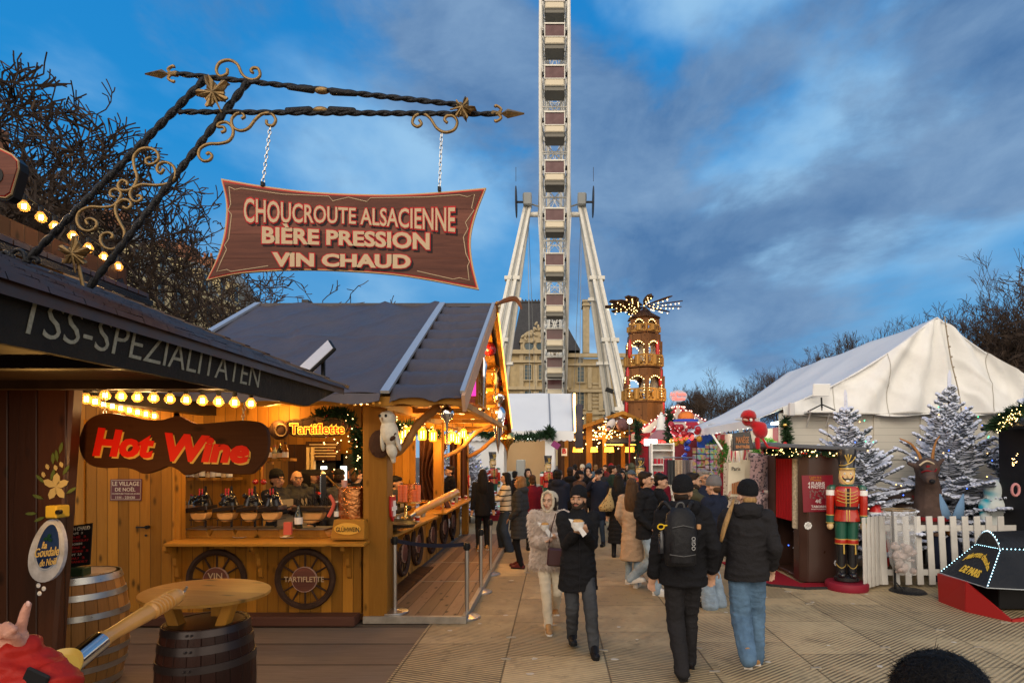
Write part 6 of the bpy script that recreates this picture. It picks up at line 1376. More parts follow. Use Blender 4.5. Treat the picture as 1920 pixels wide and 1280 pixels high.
M_cards = mat('postcards', (.3, .3, .3), .4, build=lambda t, b: t.l.new(t.mix(.72, t.N('TexVoronoi', {'Vector': t.N('TexCoord').outputs['Object'], 'Scale': 16.}, distance='CHEBYCHEV').outputs['Color'], (.16, .10, .05)), b.inputs['Base Color']))
for u0, u1, v0, v1, Y, lab in ((1298, 1322, 838, 925, 12.5, 'left revolving rack of small colourful postcards and magnets'), (1322, 1345, 832, 900, 12, 'right revolving rack of brown boxed souvenirs'),):
    t = thing('postcard_rack', lab, 'rack', at((u0+u1)/2, 930, Y)); a, b = at(u0, v0, Y), at(u1, v1, Y); n = 7; m = MB(); m.cap(((a.x+b.x)/2, Y+.12, 0), ((a.x+b.x)/2, Y+.12, a.z), .02, .02, 6); m.lathe([(.2, 0), (.2, .03)], ((a.x+b.x)/2, Y+.12, 0), 12); m.build('pole', M_iron, t)
    for i in range(n):
        for j in range(3):
            w_ = (b.x-a.x)/3; x = a.x+w_*(j+.5); z = a.z-(a.z-b.z)*(i+.5)/n; m = MB(); m.box((x, Y-.02*(j % 2), z), (w_*.86, .02, (a.z-b.z)/n*.8), rx(-8)); m.build('card_pocket', M_cards, t)
M_tote = mat('tote_print', (.55, .48, .36), .9, build=lambda t, b: t.l.new(t.mix(t.N('MapRange', {0: t.N('TexVoronoi', {'Vector': t.N('TexCoord').outputs['Object'], 'Scale': 26.}).outputs['Distance'], 1: .30, 2: .24}).outputs[0], (.60, .52, .42), (.14, .07, .06)), b.inputs['Base Color']))
for i, (u0, u1, v0, v1, Y, mm, lab) in enumerate(((1357, 1385, 868, 985, 10.2, M_tote, 'pinkish patterned tote bag hanging leftmost of the tote bags'), (1366, 1396, 866, 930, 9.9, mat('cream_cotton', (.68, .62, .48), .9), 'cream tote bag with the word Paris and small buildings printed on it'), (1388, 1406, 862, 900, 10.1, mat('cream_cotton'), 'plain cream tote bag partly behind the Paris tote bag'))):
    t = thing('tote_bag', lab, 'bag', at((u0+u1)/2, v1, Y), 'tote bags hanging at the souvenir stall'); m = MB(); m.grid(lambda p, q: at(u0+(u1-u0)*p-2*q, v0+(v1-v0)*q, Y-.04*sin(pi*p)*q), 8, 8); m.build('cloth', mm, t, smooth=60, thick=.03)
    m = MB(); w_ = (u1-u0); m.tube(cat_rom([at(u0+w_*.2, v0+2, Y-.02), at(u0+w_*.4, v0-26, Y), at(u0+w_*.55, v0-34, Y), at(u0+w_*.65, v0-24, Y), at(u0+w_*.8, v0+2, Y-.02)], 5), .012, 5); m.build('handle', mm, t)
    if i == 1:
        text_uv('lettering', 'Paris', 1372, 1388, 878, 7, Y-.09, M_black, t, .003, .02)
        m = MB()
        for k in range(7): m.bb(at(1369+k*3.4, 0, Y).x, at(1371.6+k*3.4, 0, Y).x, Y-.10, Y-.09, at(0, 925, Y).z, at(0, 905-(k*37 % 9), Y).z)
        m.build('printed_building', mat('print_orange', (.32, .13, .05), .8), t)
M_pinkcl = mat('pink_printed_cloth', (.55, .36, .42), .9, build=lambda t, b: t.l.new(t.mix(t.N('MapRange', {0: t.N('TexNoise', {'Vector': t.N('TexCoord').outputs['Object'], 'Scale': 22.}).outputs[0], 1: .52, 2: .58}).outputs[0], (.60, .45, .46), (.13, .10, .12)), b.inputs['Base Color']))
random.seed(12)
for i, (u, v, s_, lab) in enumerate(((1420, 880, 24, 'upper pink and white printed child jumper hanging by the photo booth'), (1412, 925, 22, 'middle grey printed child pyjamas hanging by the photo booth'), (1428, 950, 22, 'lower pink printed child clothes hanging by the photo booth'), (1424, 990, 18, 'lowest pink printed child trousers by the photo booth'))):
    Y = 10.6-.05*i; m = MB(); S1 = s_*Y/1080; c = at(u, v, Y)
    m.grid(lambda p, q: c+V(((2*p-1)*S1*(.7+.3*q+.1*sin(q*7+i)), .08*sin(p*5+q*3+i)-.05*q, -(2*q-1)*S1*1.4-.06*p)), 12, 12); o = m.build('garment', M_pinkcl, None, smooth=60, thick=.04); tag(o, lab, 'clothes', 'printed children clothes by the photo booth')
m = MB(); m.cap((3.35, 10.8, 2.25), (4.1, 10.5, 2.25), .015, .015, 6); m.cap((3.35, 10.8, 0), (3.35, 10.8, 2.25), .02, .02, 6); tag(m.build('hanging_rail', M_steel, None), 'steel rail carrying the tote bags and children clothes', 'rail')
# ================= white marquee =================
M_mq = mat('cream_marquee_canvas', (.74, .735, .71), .5, nz=.9, nv=.06, bump=.9, bs=2.6, dirt=.12)
mq = thing('marquee', 'large white marquee with peaked canvas front and white boarded walls', 'tent', (7.5, 14, 0))
MF, MBk, mx0, mx1, mxa, ze, za = 11.5, 18.8, 4.47, 10.65, 7.56, 2.97, 4.78
def crease(x, z, s=0.):
    dx = (x-mxa); r = sqrt(dx*dx+(za+.3-z)**2); th = atan2(dx, za+.3-z)
    return .09*sin(th*17+1.5*noise.noise((th*2, r*.5, s)))*min(1, .25+r*.4)+.07*noise.noise((x*1.2, z*1.6, s))+.035*(1-abs(noise.noise((x*2.1+z*1.2, z*.9-x*.6, 4+s)))*5 if abs(noise.noise((x*2.1+z*1.2, z*.9-x*.6, 4+s))) < .2 else 0)
m = MB()
def gf(a, b):
    x = mx0+(mx1-mx0)*a; t = 1-abs(2*a-1); top = ze+(za-ze)*(t-.10*sin(pi*t)) if t < .93 else ze+(za-ze)*(.93+.07*sin((t-.93)/.07*pi/2)*.8-.10*sin(pi*.93))
    top = max(top, ze+.02); z = ze-.16+(top-ze+.16)*b
    return V((x, MF-.12-.10*(1-b)-crease(x, z)*(1 if .02 < b else .5), z+(.025*sin(a*30) if b == 0 else 0)))
m.grid(gf, 120, 50); m.build('front_canvas', M_mq, mq, smooth=180)
m = MB()
for a in (.17, .34, .66, .83): P = [gf(a, b/14)+V((0, -.008, 0)) for b in range(15)]; m.tube(P, .007, 4)
m.tube([gf(i/60, .03)+V((0, -.01, 0)) for i in range(61)], .012, 4); m.build('canvas_seam', mat('canvas_seam', (.42, .40, .36), .6), mq)
m = MB()
def roofL(a, b):
    x = mx0-.10+(mxa-mx0+.10)*b; z = ze-.05+(za-ze+.02)*(b-.10*sin(pi*b)); y = MF-.12+(MBk-MF)*a
    bay = (a*3) % 1; z -= .10*sin(pi*bay)*(1-b*.6)
    return V((x, y, z+.02*noise.noise((x*2, y, 1))))
m.grid(roofL, 40, 24); m.grid(lambda a, b: V((2*mxa-roofL(a, b).x, roofL(a, b).y, roofL(a, b).z)), 20, 10)
m.build('roof', mat('white_marquee_roof', (.72, .72, .72), .5, nz=.8, nv=.06, bump=.5, bs=1.5, dirt=.08), mq, smooth=180, thick=.02)
m = MB(); m.bb(4.62, 10.6, MF, MF+.05, .1, ze)
for x in [4.66, 5.5, 6.42, 7.35, 8.2, 9.1, 10]: m.bb(x-.06, x+.06, MF-.03, MF+.02, .1, ze-.05)
for z in (2.0, .2): m.bb(4.62, 10.6, MF-.025, MF+.02, z-.05, z+.05)
m.build('boarded_wall', mat('white_weatherboard', (.58, .55, .48), .5, build=lambda t, b: (t.l.new(t.N('Bump', {'Strength': .5, 'Distance': .02, 'Height': t.math('FRACT', t.math('MULTIPLY', t.N('SeparateXYZ', {0: t.N('TexCoord').outputs['Object']}).outputs[2], 7.))}).outputs[0], b.inputs['Normal']), t.l.new(t.mix(t.math('LESS_THAN', t.math('FRACT', t.math('MULTIPLY', t.N('SeparateXYZ', {0: t.N('TexCoord').outputs['Object']}).outputs[2], 7.)), .05), (.60, .57, .50), (.36, .34, .30)), b.inputs['Base Color']))), mq)
m = MB(); m.tube(cat_rom([(mxa+.02, MF-.30, za-.05), (mxa+.10, MF-.36, 3.9), (mxa+.20, MF-.42, 3.3), (mxa+.28, MF-.40, 2.85)], 8), .012, 5)
for i in range(9): m.ell((mxa+.03+.028*i, MF-.33-.012*i, za-.25-.2*i), .02, n=6, k=4)
m.bb(mxa-.02, mxa+.75, MF-.2, MF-.1, ze-.20, ze-.15); m.build('lacing_rope', mat('rope_grey', (.28, .24, .18), .7), mq)
# open side facing the lane: inside back, awning flap
m = MB(); m.grid(lambda a, b: V((mx0-.06-.34*b, MF-.05+(MBk-MF+.2)*a, ze-.06-.14*b-(.05*abs(sin(a*55)) if b > .95 else 0)-.03*sin(pi*((a*3) % 1)))), 160, 6)
m.grid(lambda a, b: V((mx0-.40-.005*b, MF-.05+(MBk-MF+.2)*a, ze-.20-.16*b-(.035*abs(sin(a*70)) if b > .9 else 0))), 160, 4); m.build('awning', mat('white_marquee_roof'), mq, smooth=60, thick=.01)
M_strp = mat('red_white_stripes', (.6, .5, .45), .6, build=lambda t, b: t.l.new(t.ramp(t.math('FRACT', t.math('MULTIPLY', t.N('SeparateXYZ', {0: t.N('TexCoord').outputs['Object']}).outputs[1], .9)), [(0, (.62, .50, .42)), (.55, (.36, .02, .04))], 'CONSTANT'), b.inputs['Base Color']))
m = MB(); m.bb(5.3, 5.35, MF+.2, MBk, .1, 2.7); m.build('striped_inner_wall', M_strp, mq)
m = MB(); m.bb(4.5, 4.58, MF, MF+.08, 0, ze-.1); m.bb(4.5, 4.58, 14, 14.08, 0, ze-.1); m.bb(4.5, 4.58, 16.5, 16.58, 0, ze-.1); m.build('pole', M_whitep, mq)
m = MB(); m.bar((4.15, 15.5, 2.75), (4.5, 15.5, 2.2), .05); m.bar((4.15, 12.3, 2.75), (4.5, 12.3, 2.3), .05); m.build('awning_arm', M_whitep, mq)
for y in (12.2, 14.6, 17): lamp((4.75, y, 2.6), 24, (.95, 1, .85), .1)
m = MB(); 
for y in (12.2, 14.6, 17): m.box((4.75, y, 2.72), (.08, .7, .05))
m.build('strip_lamp', mat('cool_lamp'), mq)
gm = thing('garland', 'dark fir garland with baubles on the left front corner post of the marquee', 'garland', (4.55, MF-.1, 2)); P = [(4.56, MF-.12, 2.75), (4.60, MF-.12, 2.3), (4.60, MF-.1, 1.7), (4.60, MF-.1, 1.2)]
fir_sprigs(P, 900, .07, .12, .008, 12).build('sprigs', M_fir, gm, recalc=False)
for z, mm in ((2.62, M_brass), (2.25, M_red), (1.95, M_brass)): m = MB(); m.ell((4.52, MF-.2, z), .045, n=10, k=6); m.build('bauble', mm, gm, smooth=True)
for i, (y, z, r, lab) in enumerate(((16.3, 2.15, .34, 'lit green wreath ball with red bow inside the far part of the marquee'), (12.6, 2.15, .26, 'lit green wreath ball inside the marquee behind the red plush figure'))):
    t = thing('wreath', lab, 'wreath', (4.55, y, z)); rn = random.Random(i); m = MB()
    for k in range(900):
        d = V((rn.gauss(0, 1), rn.gauss(0, 1), rn.gauss(0, 1))).normalized(); p = V((4.6, y, z-(.3 if i == 0 and k % 3 == 0 else 0)))+d*r*rn.uniform(.6, 1); s_ = d.orthogonal()*.02; m.add([p-s_, p+s_, p+d*.08], [(0, 1, 2)])
    m.build('foliage', mat('bright_green', (.07, .22, .03), .7), t, recalc=False); m = MB(); m.ell((4.35, y-.2, z-.15), .06, n=8, k=5); m.build('bow', M_red, t, smooth=True)
sd = thing('satellite_panel', 'flat white satellite panel on a black tripod standing on a shelf above the snowy fir', 'antenna', at(1540, 768, 11)); m = MB(); m.box(at(1540, 731, 11.1), (.33, .03, .24), rx(10)); m.build('panel', M_whitep, sd, bevel=.01)
m = MB(); c = at(1540, 745, 11.15); m.bar(c, at(1541, 765, 11.15), .025)
for u, v in ((1515, 771), (1566, 769), (1541, 769)): m.bar(at(1541, 758, 11.15), at(u, v, 11.1), .022)
m.build('tripod', M_black, sd); m = MB(); m.bb(at(1512, 0, 11.2).x, at(1574, 0, 11.2).x, 11.0, 11.45, at(0, 774, 11.2).z, at(0, 771, 11.2).z)
for u in (1520, 1556): m.bar(at(u, 773, 11.1), at(u-8, 800, 11.45), .02)
m.build('shelf', M_white, sd)
m = MB(); m.box(at(1484, 767, 11.2), (.10, .08, .25)); tag(m.build('access_point', mat('grey_white', (.55, .55, .56), .4), None, bevel=.01), 'small white electrical box on the marquee corner below the canvas edge', 'box')
# ================= photo booth =================
M_booth = mat('booth_brown', (.045, .020, .014), .35, nz=2, nv=.15, coat=.2)
pb = thing('photo_booth', 'dark brown photo booth with red curtain, lit roof edge and sloping grey roof', 'photo booth', (4.4, 9.5, 0))
bx, by0, by1, bt_ = 3.88, 9.04, 10.5, 2.03
m = MB(); m.bb(bx+.10, 4.66, by0, by0+.06, .03, bt_); m.bb(bx, bx+.05, by0+.1, by0+.32, .03, bt_); m.bb(bx, bx+.05, 10.15, by1, .03, bt_); m.bb(bx, 4.66, by1-.05, by1, .03, bt_); m.prism([(bx, by0+.1), (bx+.1, by0), (bx+.14, by0+.06), (bx+.05, by0+.12)], lambda a, b: (a, b, .03), (0, 0, bt_-.03)); m.bb(4.61, 4.66, by0+.06, by1, .03, bt_); m.bb(bx+.06, 4.61, by0+.07, by1-.06, .03, .08); m.build('body', M_booth, pb, bevel=.01)
m = MB(); m.grid(lambda a, b: V((bx+.02+.025*sin(a*40), 9.42+.72*a, .95+1.02*b)), 60, 2); m.build('curtain', mat('red_curtain', (.30, .008, .012), .7), pb, smooth=60, thick=.01)
m = MB(); m.grid(lambda a, b: V((bx-.01+.02*sin(a*9), 9.2+.2*a, .85+1.12*b)), 10, 2); m.build('patterned_drape', mat('patterned_drape', (.42, .36, .26), .8, nz=30, nv=.6), pb, thick=.01)
m = MB(); m.box((4.06, 9.62, bt_+.12), (1.50, 1.5, .06), ry(2.6)); m.build('roof', mat('grey_slate_board', (.10, .105, .12), .5), pb, bevel=.01)
m = MB(); m.bar((3.80, 9.0, bt_+.03), (4.6, 9.0, bt_), .012); m.build('light_tube', mat('red_led', (1, .05, .02), .4, emi=(1, .03, .02), es=5), pb)
gb2 = thing('garland', 'fir garland with yellow fairy lights under the photo booth roof', 'garland', (3.9, 9, 2.05)); P = [(3.72, 10.2, 2.1), (3.72, 9.2, 2.06), (3.78, 8.98, 2.06), (4.6, 8.96, 2.03)]
fir_sprigs(P, 900, .04, .08, .005, 15).build('sprigs', M_fir, gb2, recalc=False); rn = random.Random(3)
dots(gb2, [V(P[i]).lerp(V(P[i+1]), rn.random())+V((rn.gauss(0, .02), -.05, rn.gauss(0, .025))) for i in (0, 0, 0, 1, 2, 2) for _ in range(10)], .009)
po2 = thing('poster', 'red poster reading 4 FLASHS 4 PHOTOS fixed to the photo booth front', 'poster', at(1532, 925, 9)); fp = lambda u, v, e: at(u+(v-925)*.045, v+(u-1530)*.01, 9.02)+V((0, e, 0))
m = MB(); m.prism([(1505, 891), (1563, 890), (1563, 958), (1505, 960)], lambda u, v: fp(u, v, 0), (0, .015, 0)); m.build('sheet', mat('poster_red', (.20, .008, .02), .3), po2)
Mp = mat('poster_white', (.62, .58, .56), .4); Mpo = mat('poster_orange', (.40, .15, .03), .4)
for s_, u0, u1, v, h, mm in (("L'atelier de la", 1519, 1541, 894, 4, Mpo), ('Photo', 1521, 1541, 899, 5, Mpo), ('4 FLASHS', 1516, 1547, 906, 6, Mp), ('4 PHOTOS', 1516, 1547, 912.5, 6, Mp), ('4€', 1528, 1539, 939, 7, Mp), ('TABORINE', 1520, 1551, 949, 4.5, Mp), ('PHOTOGRAPHE', 1520, 1551, 954, 1.8, Mp)): text_uv('lettering', s_, u0, u1, v, h, 9, mm, po2, .004, .02, fn=fp)
m = MB(); rn = random.Random(5)
for i in range(30): u, v = rn.uniform(1519, 1547), rn.uniform(918, 934); m.prism([(u+1.6*cos(a), v+2*sin(a)) for a in (0, 1.5, 3, 4.5)], lambda p, q: fp(p, q, -.003), (0, .003, 0))
m.build('small_photo', mat('photo_mix', (.20, .13, .12), .5, nz=60, nv=.8), po2)
def flake(u, v, Y, r, label):
    t = MB(); c = at(u, v, Y)
    for k in range(4): a = pi*k/4; d = V((cos(a), 0, sin(a)))*r; t.bar(c-d, c+d, .012, .004, up=(0, 1, 0))
    t.tube([c+V((r*.8*cos(a), 0, r*.8*sin(a))) for a in [2*pi*k/12 for k in range(12)]], .01, 4, closed=True); t.build('snowflake_sticker', M_whitep, pb)
flake(1515, 985, 9.03, .062, ''); flake(1570, 1055, 9.03, .055, '')
m = MB(); m.prism([(3.15, 9.35), (3.35, 8.95), (3.78, 8.72), (4.35, 8.78), (4.4, 9.05), (3.86, 9.06), (3.86, 10.9), (3.15, 10.9)], lambda a, b: (a, b, .002), (0, 0, .02)); tag(m.build('red_mat', mat('red_carpet', (.26, .01, .02), .9, nz=40, nv=.3), None), 'red entrance mat with dark border around the photo booth', 'mat')
m = MB(); P = [(3.12, 9.33), (3.33, 8.92), (3.77, 8.69), (4.38, 8.75)]
for a, b in zip(P, P[1:]): m.bar((a[0], a[1], .016), (b[0], b[1], .016), .05, .03)
tag(m.build('mat_border', mat('rubber', (.03, .03, .03), .7), None), 'dark rubber border strip of the red mat by the photo booth', 'mat border')
rp_ = thing('plush_figure', 'red plush creature with round hat leaning over the black sign on the photo booth', 'figure', at(1420, 850, 8.9)); c = at(1425, 806, 8.9)
m = MB(); k_ = 8.9/1080
m.ell(c+V((0, 0, 0)), (.115, .10, .14), ry(-25)); m.ell(at(1403, 787, 8.9), (.10, .09, .10)); m.cap(at(1412, 795, 8.9), at(1428, 800, 8.9), .06, .08); m.build('body', mat('red_plush', (.42, .006, .012), .85, sheen=.5, nz=30, nv=.2, bump=.4, bs=60), rp_, smooth=True, remesh=.012)
m = MB(); m.lathe([(.12, 0), (.115, .05), (.085, .10), (.02, .125)], at(1403, 783, 8.88), 18, ry(8)); m.build('hat', mat('red_plush'), rp_, smooth=True)
m = MB(); m.ell(at(1398, 787, 8.78), (.045, .03, .02), ry(15)); m.build('face', mat('skin_pink', (.55, .33, .24), .6), rp_, smooth=True)
m = MB(); m.ell(at(1408, 787, 8.79), (.026, .02, .026)); m.build('eye', M_whitep, rp_, smooth=True); m = MB(); m.ell(at(1405, 787, 8.77), (.009, .008, .012)); m.build('pupil', M_black, rp_)
m = MB(); m.cap(at(1390, 787, 8.85), at(1379, 786, 8.8), .018, .008); m.build('beak', mat('grey_white'), rp_); m = MB(); m.cap(at(1420, 824, 8.9), at(1421, 838, 8.9), .045, .04, 8); m.cap(at(1430, 822, 8.9), at(1440, 838, 8.85), .02, .018, 8); m.cap(at(1440, 838, 8.85), at(1460, 840, 8.8), .018, .01, 8); m.build('leg', mat('red_plush'), rp_, smooth=True)
bo = thing('menu_board', 'black board with orange lit letters on the photo booth roof below the red plush figure', 'sign', at(1392, 842, 8.8)); m = MB(); m.prism([(1373, 812), (1407, 808), (1414, 842), (1375, 845)], lambda u, v: at(u, v, 8.8), (0, .12, 0)); m.build('panel', mat('gloss_black'), bo, bevel=.008)
Mor = mat('orange_print', (.42, .18, .08), .5); text_uv('lettering', 'MANÈGE', 1380, 1404, 824, 12, 8.79, Mor, bo, .004, .02); text_uv('lettering', 'ENTRÉE', 1380, 1405, 837, 5, 8.79, Mor, bo, .004, .06)
# ================= nutcrackers =================
def nutcracker(label, loc, rot, s, base=True, hat=(.015, .015, .02)):
    t = thing('nutcracker', label, 'statue', (0, 0, 0), 'painted nutcracker soldiers'); G = M_brass
    gp_ = mat('nut_gold', (.62, .42, .10), .35, .3); rd = mat('nut_red', (.40, .018, .008), .3, coat=.4); gr = mat('nut_green', (.012, .085, .055), .3, coat=.3); bk = mat('nut_black', (.01, .01, .012), .18, coat=.5); sk = mat('nut_skin', (.68, .48, .25), .4)
    def B(name, fn, mm, par=t, sm=45, **k): m = MB(); fn(m); return m.build(name, mm, par, smooth=sm, **k)
    if base: B('base_disc', lambda m: m.lathe([(.33, 0), (.34, .02), (.34, .10), (.32, .12), (.01, .12)], n=40), mat('base_red', (.22, .015, .03), .5))
    B('plinth', lambda m: m.lathe([(.17, .12), (.20, .14), (.20, .19), (.15, .22), (.01, .22)], n=28, sy=.8), bk)
    for sx in (-1, 1):
        L = B('boot', lambda m: (m.loft([((sx*.085, 0, .2), .075, .08), ((sx*.085, 0, .45), .078, .08), ((sx*.088, 0, .66), .088, .09), ((sx*.088, 0, .72), .092, .095)]), m.ell((sx*.085, -.07, .23), (.07, .12, .05))), bk)
        B('boot_cuff', lambda m: m.lathe([(.094, 0), (.096, .008), (.096, .065), (.094, .072)], (sx*.088, 0, .70), 20), rd, L); B('boot_trim', lambda m: (m.lathe([(.099, 0), (.099, .012)], (sx*.088, 0, .695), 20), m.lathe([(.099, 0), (.099, .012)], (sx*.088, 0, .765), 20), m.tube([(sx*.088+.075*cos(a), .075*sin(a), .36+.03*cos(2*a)) for a in [2*pi*k/16 for k in range(16)]], .008, 5, closed=True), m.cap((sx*.088+.03, -.10, .70), (sx*.088+.035, -.105, .56), .010, .014, 6)), gp_, L)
        B('trouser', lambda m: m.loft([((sx*.088, 0, .76), .088, .095), ((sx*.09, 0, 1.0), .098, .10), ((sx*.085, 0, 1.13), .10, .10)]), gr)
        A = B('arm', lambda m: (m.loft([((sx*.255, 0, 1.12), .058, .065), ((sx*.258, 0, 1.30), .066, .072), ((sx*.25, 0, 1.46), .068, .075), ((sx*.235, 0, 1.55), .052, .06)])), rd)
        B('epaulette', lambda m: m.loft([((sx*.24, 0, 1.53), .076, .085), ((sx*.235, 0, 1.575), .07, .08), ((sx*.22, 0, 1.60), .04, .05)]), gr, A); B('white_band', lambda m: m.loft([((sx*.253, 0, 1.44), .071, .078), ((sx*.251, 0, 1.52), .072, .079)]), M_whitep, A)
        B('green_cuff', lambda m: m.loft([((sx*.256, 0, 1.02), .066, .072), ((sx*.256, 0, 1.13), .066, .073)]), gr, A); B('cuff_trim', lambda m: (m.loft([((sx*.256, 0, 1.01), .069, .075), ((sx*.256, 0, 1.022), .069, .075)]), m.loft([((sx*.256, 0, 1.13), .069, .075), ((sx*.256, 0, 1.142), .069, .075)])), gp_, A)
        B('hand', lambda m: m.ell((sx*.256, -.005, .965), (.055, .06, .06)), sk, A)
    B('tunic', lambda m: (m.loft([((0, 0, 1.05), .215, .16), ((0, 0, 1.10), .205, .155), ((0, 0, 1.24), .165, .135), ((0, 0, 1.30), .185, .14), ((0, 0, 1.50), .215, .145), ((0, 0, 1.56), .19, .13), ((0, 0, 1.585), .12, .10)], 28)), rd)
    B('belt', lambda m: m.loft([((0, 0, 1.225), .176, .146), ((0, 0, 1.275), .176, .146)], 28), bk)
    B('collar', lambda m: m.loft([((0, 0, 1.565), .15, .115), ((0, 0, 1.60), .11, .095), ((0, 0, 1.615), .09, .085)], 24), gr)
    B('braid', lambda m: ([m.tube(cat_rom([(-.16, -.085, z+.03), (-.08, -.14, z), (0, -.156, z-.005), (.08, -.14, z), (.16, -.085, z+.03)], 5), .006, 5) for z in (1.34, 1.39, 1.44, 1.49)], m.cap((-.03, -.152, 1.28), (-.035, -.15, 1.55), .008), m.cap((.03, -.152, 1.28), (.035, -.15, 1.55), .008), m.cap((-.02, -.163, 1.06), (-.02, -.148, 1.22), .008), m.cap((.02, -.163, 1.06), (.02, -.148, 1.22), .008)), gp_)
    B('front_strip', lambda m: m.bar((0, -.15, 1.28), (0, -.152, 1.55), .035, .01, up=(0, 1, 0)), bk)
    H = B('head', lambda m: (m.loft([((0, 0, 1.60), .085, .085), ((0, 0, 1.64), .115, .11), ((0, 0, 1.72), .125, .12), ((0, 0, 1.82), .12, .118), ((0, 0, 1.86), .11, .11)], 24), m.ell((0, -.125, 1.735), (.016, .022, .024))), sk)
    B('hair', lambda m: m.loft([((0, .02, 1.70), .122, .118), ((0, .02, 1.84), .128, .122)], 24), bk, H)
    for sx in (-1, 1):
        B('eye', lambda m: m.ell((sx*.045, -.11, 1.775), (.018, .010, .016), n=10, k=6), M_whitep, H); B('pupil', lambda m: m.ell((sx*.045, -.119, 1.775), (.008, .005, .009), n=8, k=5), bk, H)
        B('cheek', lambda m: m.ell((sx*.075, -.098, 1.725), (.014, .008, .014), n=8, k=5), rd, H); B('moustache', lambda m: m.tube(cat_rom([(sx*.005, -.125, 1.70), (sx*.035, -.128, 1.685), (sx*.065, -.115, 1.70), (sx*.072, -.105, 1.72)], 4), [.011]*12+[.006], 6), bk, H)
    B('mouth', lambda m: m.box((0, -.112, 1.665), (.05, .02, .028)), M_whitep, H)
    Ht = B('hat', lambda m: (m.loft([((0, 0, 1.86), .135, .13), ((0, 0, 1.875), .125, .12), ((0, .005, 2.0), .135, .13), ((0, .01, 2.13), .155, .15), ((0, .01, 2.15), .15, .145)], 28)), mat('hat_%d' % int(hat[0]*999), hat, .3, coat=.3))
    B('peak', lambda m: m.loft([((0, -.05, 1.845), .13, .13), ((0, -.05, 1.86), .128, .125)], 24), gp_, Ht)
    B('hat_emblem', lambda m: ([m.cap((0, -.135, 1.93), (.045*k, -.15, 2.06-.01*abs(k)), .006, .012, 6) for k in (-1, 0, 1)], m.tube(cat_rom([(-.12, -.06, 1.90), (-.05, -.14, 1.90), (.05, -.145, 1.95), (.12, -.08, 2.02)], 5), .008, 5), m.ell((.115, -.08, 2.02), .014, n=8, k=5)), gp_, Ht)
    if base: B('chin_strap', lambda m: m.tube(cat_rom([(-.12, -.02, 1.85), (-.10, -.085, 1.72), (0, -.115, 1.62), (.10, -.085, 1.72), (.12, -.02, 1.85)], 5), .007, 5), gp_, Ht)
    t.location = loc; t.rotation_euler[2] = rot; t.scale = (s*.9, s*.9, s); return t
nutcracker('nearest big nutcracker soldier on a red base beside the photo booth', (4.42, 8.72, 0), -.32, .985)
nutcracker('nutcracker soldier with tall black hat standing left of the white food tent opening', (-1.98, 18.4, .18), .5, .92)
nutcracker('nutcracker soldier with tall black hat at the right post of the white food tent', (-.22, 19.0, 0), .3, .95)
nutcracker('red nutcracker soldier half hidden behind the crowd left of the white shelf stand', (2.25, 15.2, 0), -.1, .92)
m = MB(); m.bb(-2.4, -1.5, 18.0, 18.9, 0, .17); tag(m.build('red_podium', mat('base_red'), None, bevel=.01), 'low red podium under the nutcracker left of the white food tent', 'podium')
# ================= snowy firs =================
def flock():
    def bd(t, b):
        n = t.N('NewGeometry').outputs['Normal']; z = t.N('SeparateXYZ', {0: n}).outputs[2]
        f = t.N('TexNoise', {'Vector': t.N('TexCoord').outputs['Object'], 'Scale': 14., 'Detail': 4}).outputs[0]
        k = t.N('MapRange', {0: t.math('ADD', z, t.math('MULTIPLY', f, .9)), 1: -.25, 2: .45}).outputs[0]
        t.l.new(t.mix(k, (.10, .115, .12), (.68, .72, .84)), b.inputs['Base Color'])
    return mat('flocked_needles', (.6, .6, .65), .9, build=bd)
M_flock = flock()
def fir(seed, H, R, n, dens=1.):
    rn = random.Random(seed); T = MB(); F = MB()
    T.tube([(0, 0, 0), (.02, 0, H*.5), (0, 0, H*.93)], [.05, .035, .015], 8)
    def sprig(a, b, r): r *= 1.5; F.tube([a, a.lerp(b, .4), a.lerp(b, .85), b], [r*.7, r, r*.9, r*.25], 5, cap=False)
    sprig(V((0, 0, H*.86)), V((.01, 0, H)), .022)
    for i in range(n):
        f = (i+.5)/n; z = H*(.10+.80*f); L = R*(1.02-f)**.85*rn.uniform(.75, 1.12)
        m_ = max(4, int(7*(1-f*.4)))
        for j in range(m_):
            a = 2*pi*(j+rn.random()*.7)/m_+i*1.1; d = V((cos(a), sin(a), .28+.5*f-(.25 if f < .4 else 0))).normalized(); p = V((0, 0, z+rn.uniform(-.05, .05))); q = p+d*L
            T.tube([p, q], [.012, .005], 4, cap=False)
            k = max(3, int(L/.075*dens)); s_ = V((-sin(a), cos(a), 0))
            for e in range(k):
                t = (e+.7)/k; c = p.lerp(q, t)
                w = L*.42*(1-t)+.05
                for sg in (-1, 1):
                    tip = c+(d*.75+s_*sg+V((0, 0, rn.uniform(-.25, .12))))*w*rn.uniform(.7, 1.1)
                    sprig(c, tip, rn.uniform(.014, .022))
                    if w > .13: mid = c.lerp(tip, .5); sprig(mid, mid+(d*.9+s_*sg*.2+V((0, 0, rn.uniform(-.3, .05))))*w*.5, .015); sprig(mid, mid+(s_*sg*.9+V((0, 0, rn.uniform(-.35, .0))))*w*.45, .014)
            sprig(p.lerp(q, .8), q+d*.05, .022)
    o = bpy.data.objects.new('snowy_fir', None); COL.objects.link(o)
    T.build('trunk', M_bark, o, recalc=False); c = F.build('foliage', M_flock, o, smooth=60, recalc=False); return o
def lights_on(o, H, R, n, seed, cols):
    rn = random.Random(seed)
    for nm, col in cols:
        P = []
        for i in range(n): z = rn.uniform(.1, .85); a = rn.uniform(pi, 2*pi); r = R*(1-z)**.85*.98; P.append(wloc(o)+V((r*cos(a), r*sin(a), z*H)))
        dots(o, P[:9], .012, nm, mat(nm, col, .4, emi=col, es=5, samp=False))
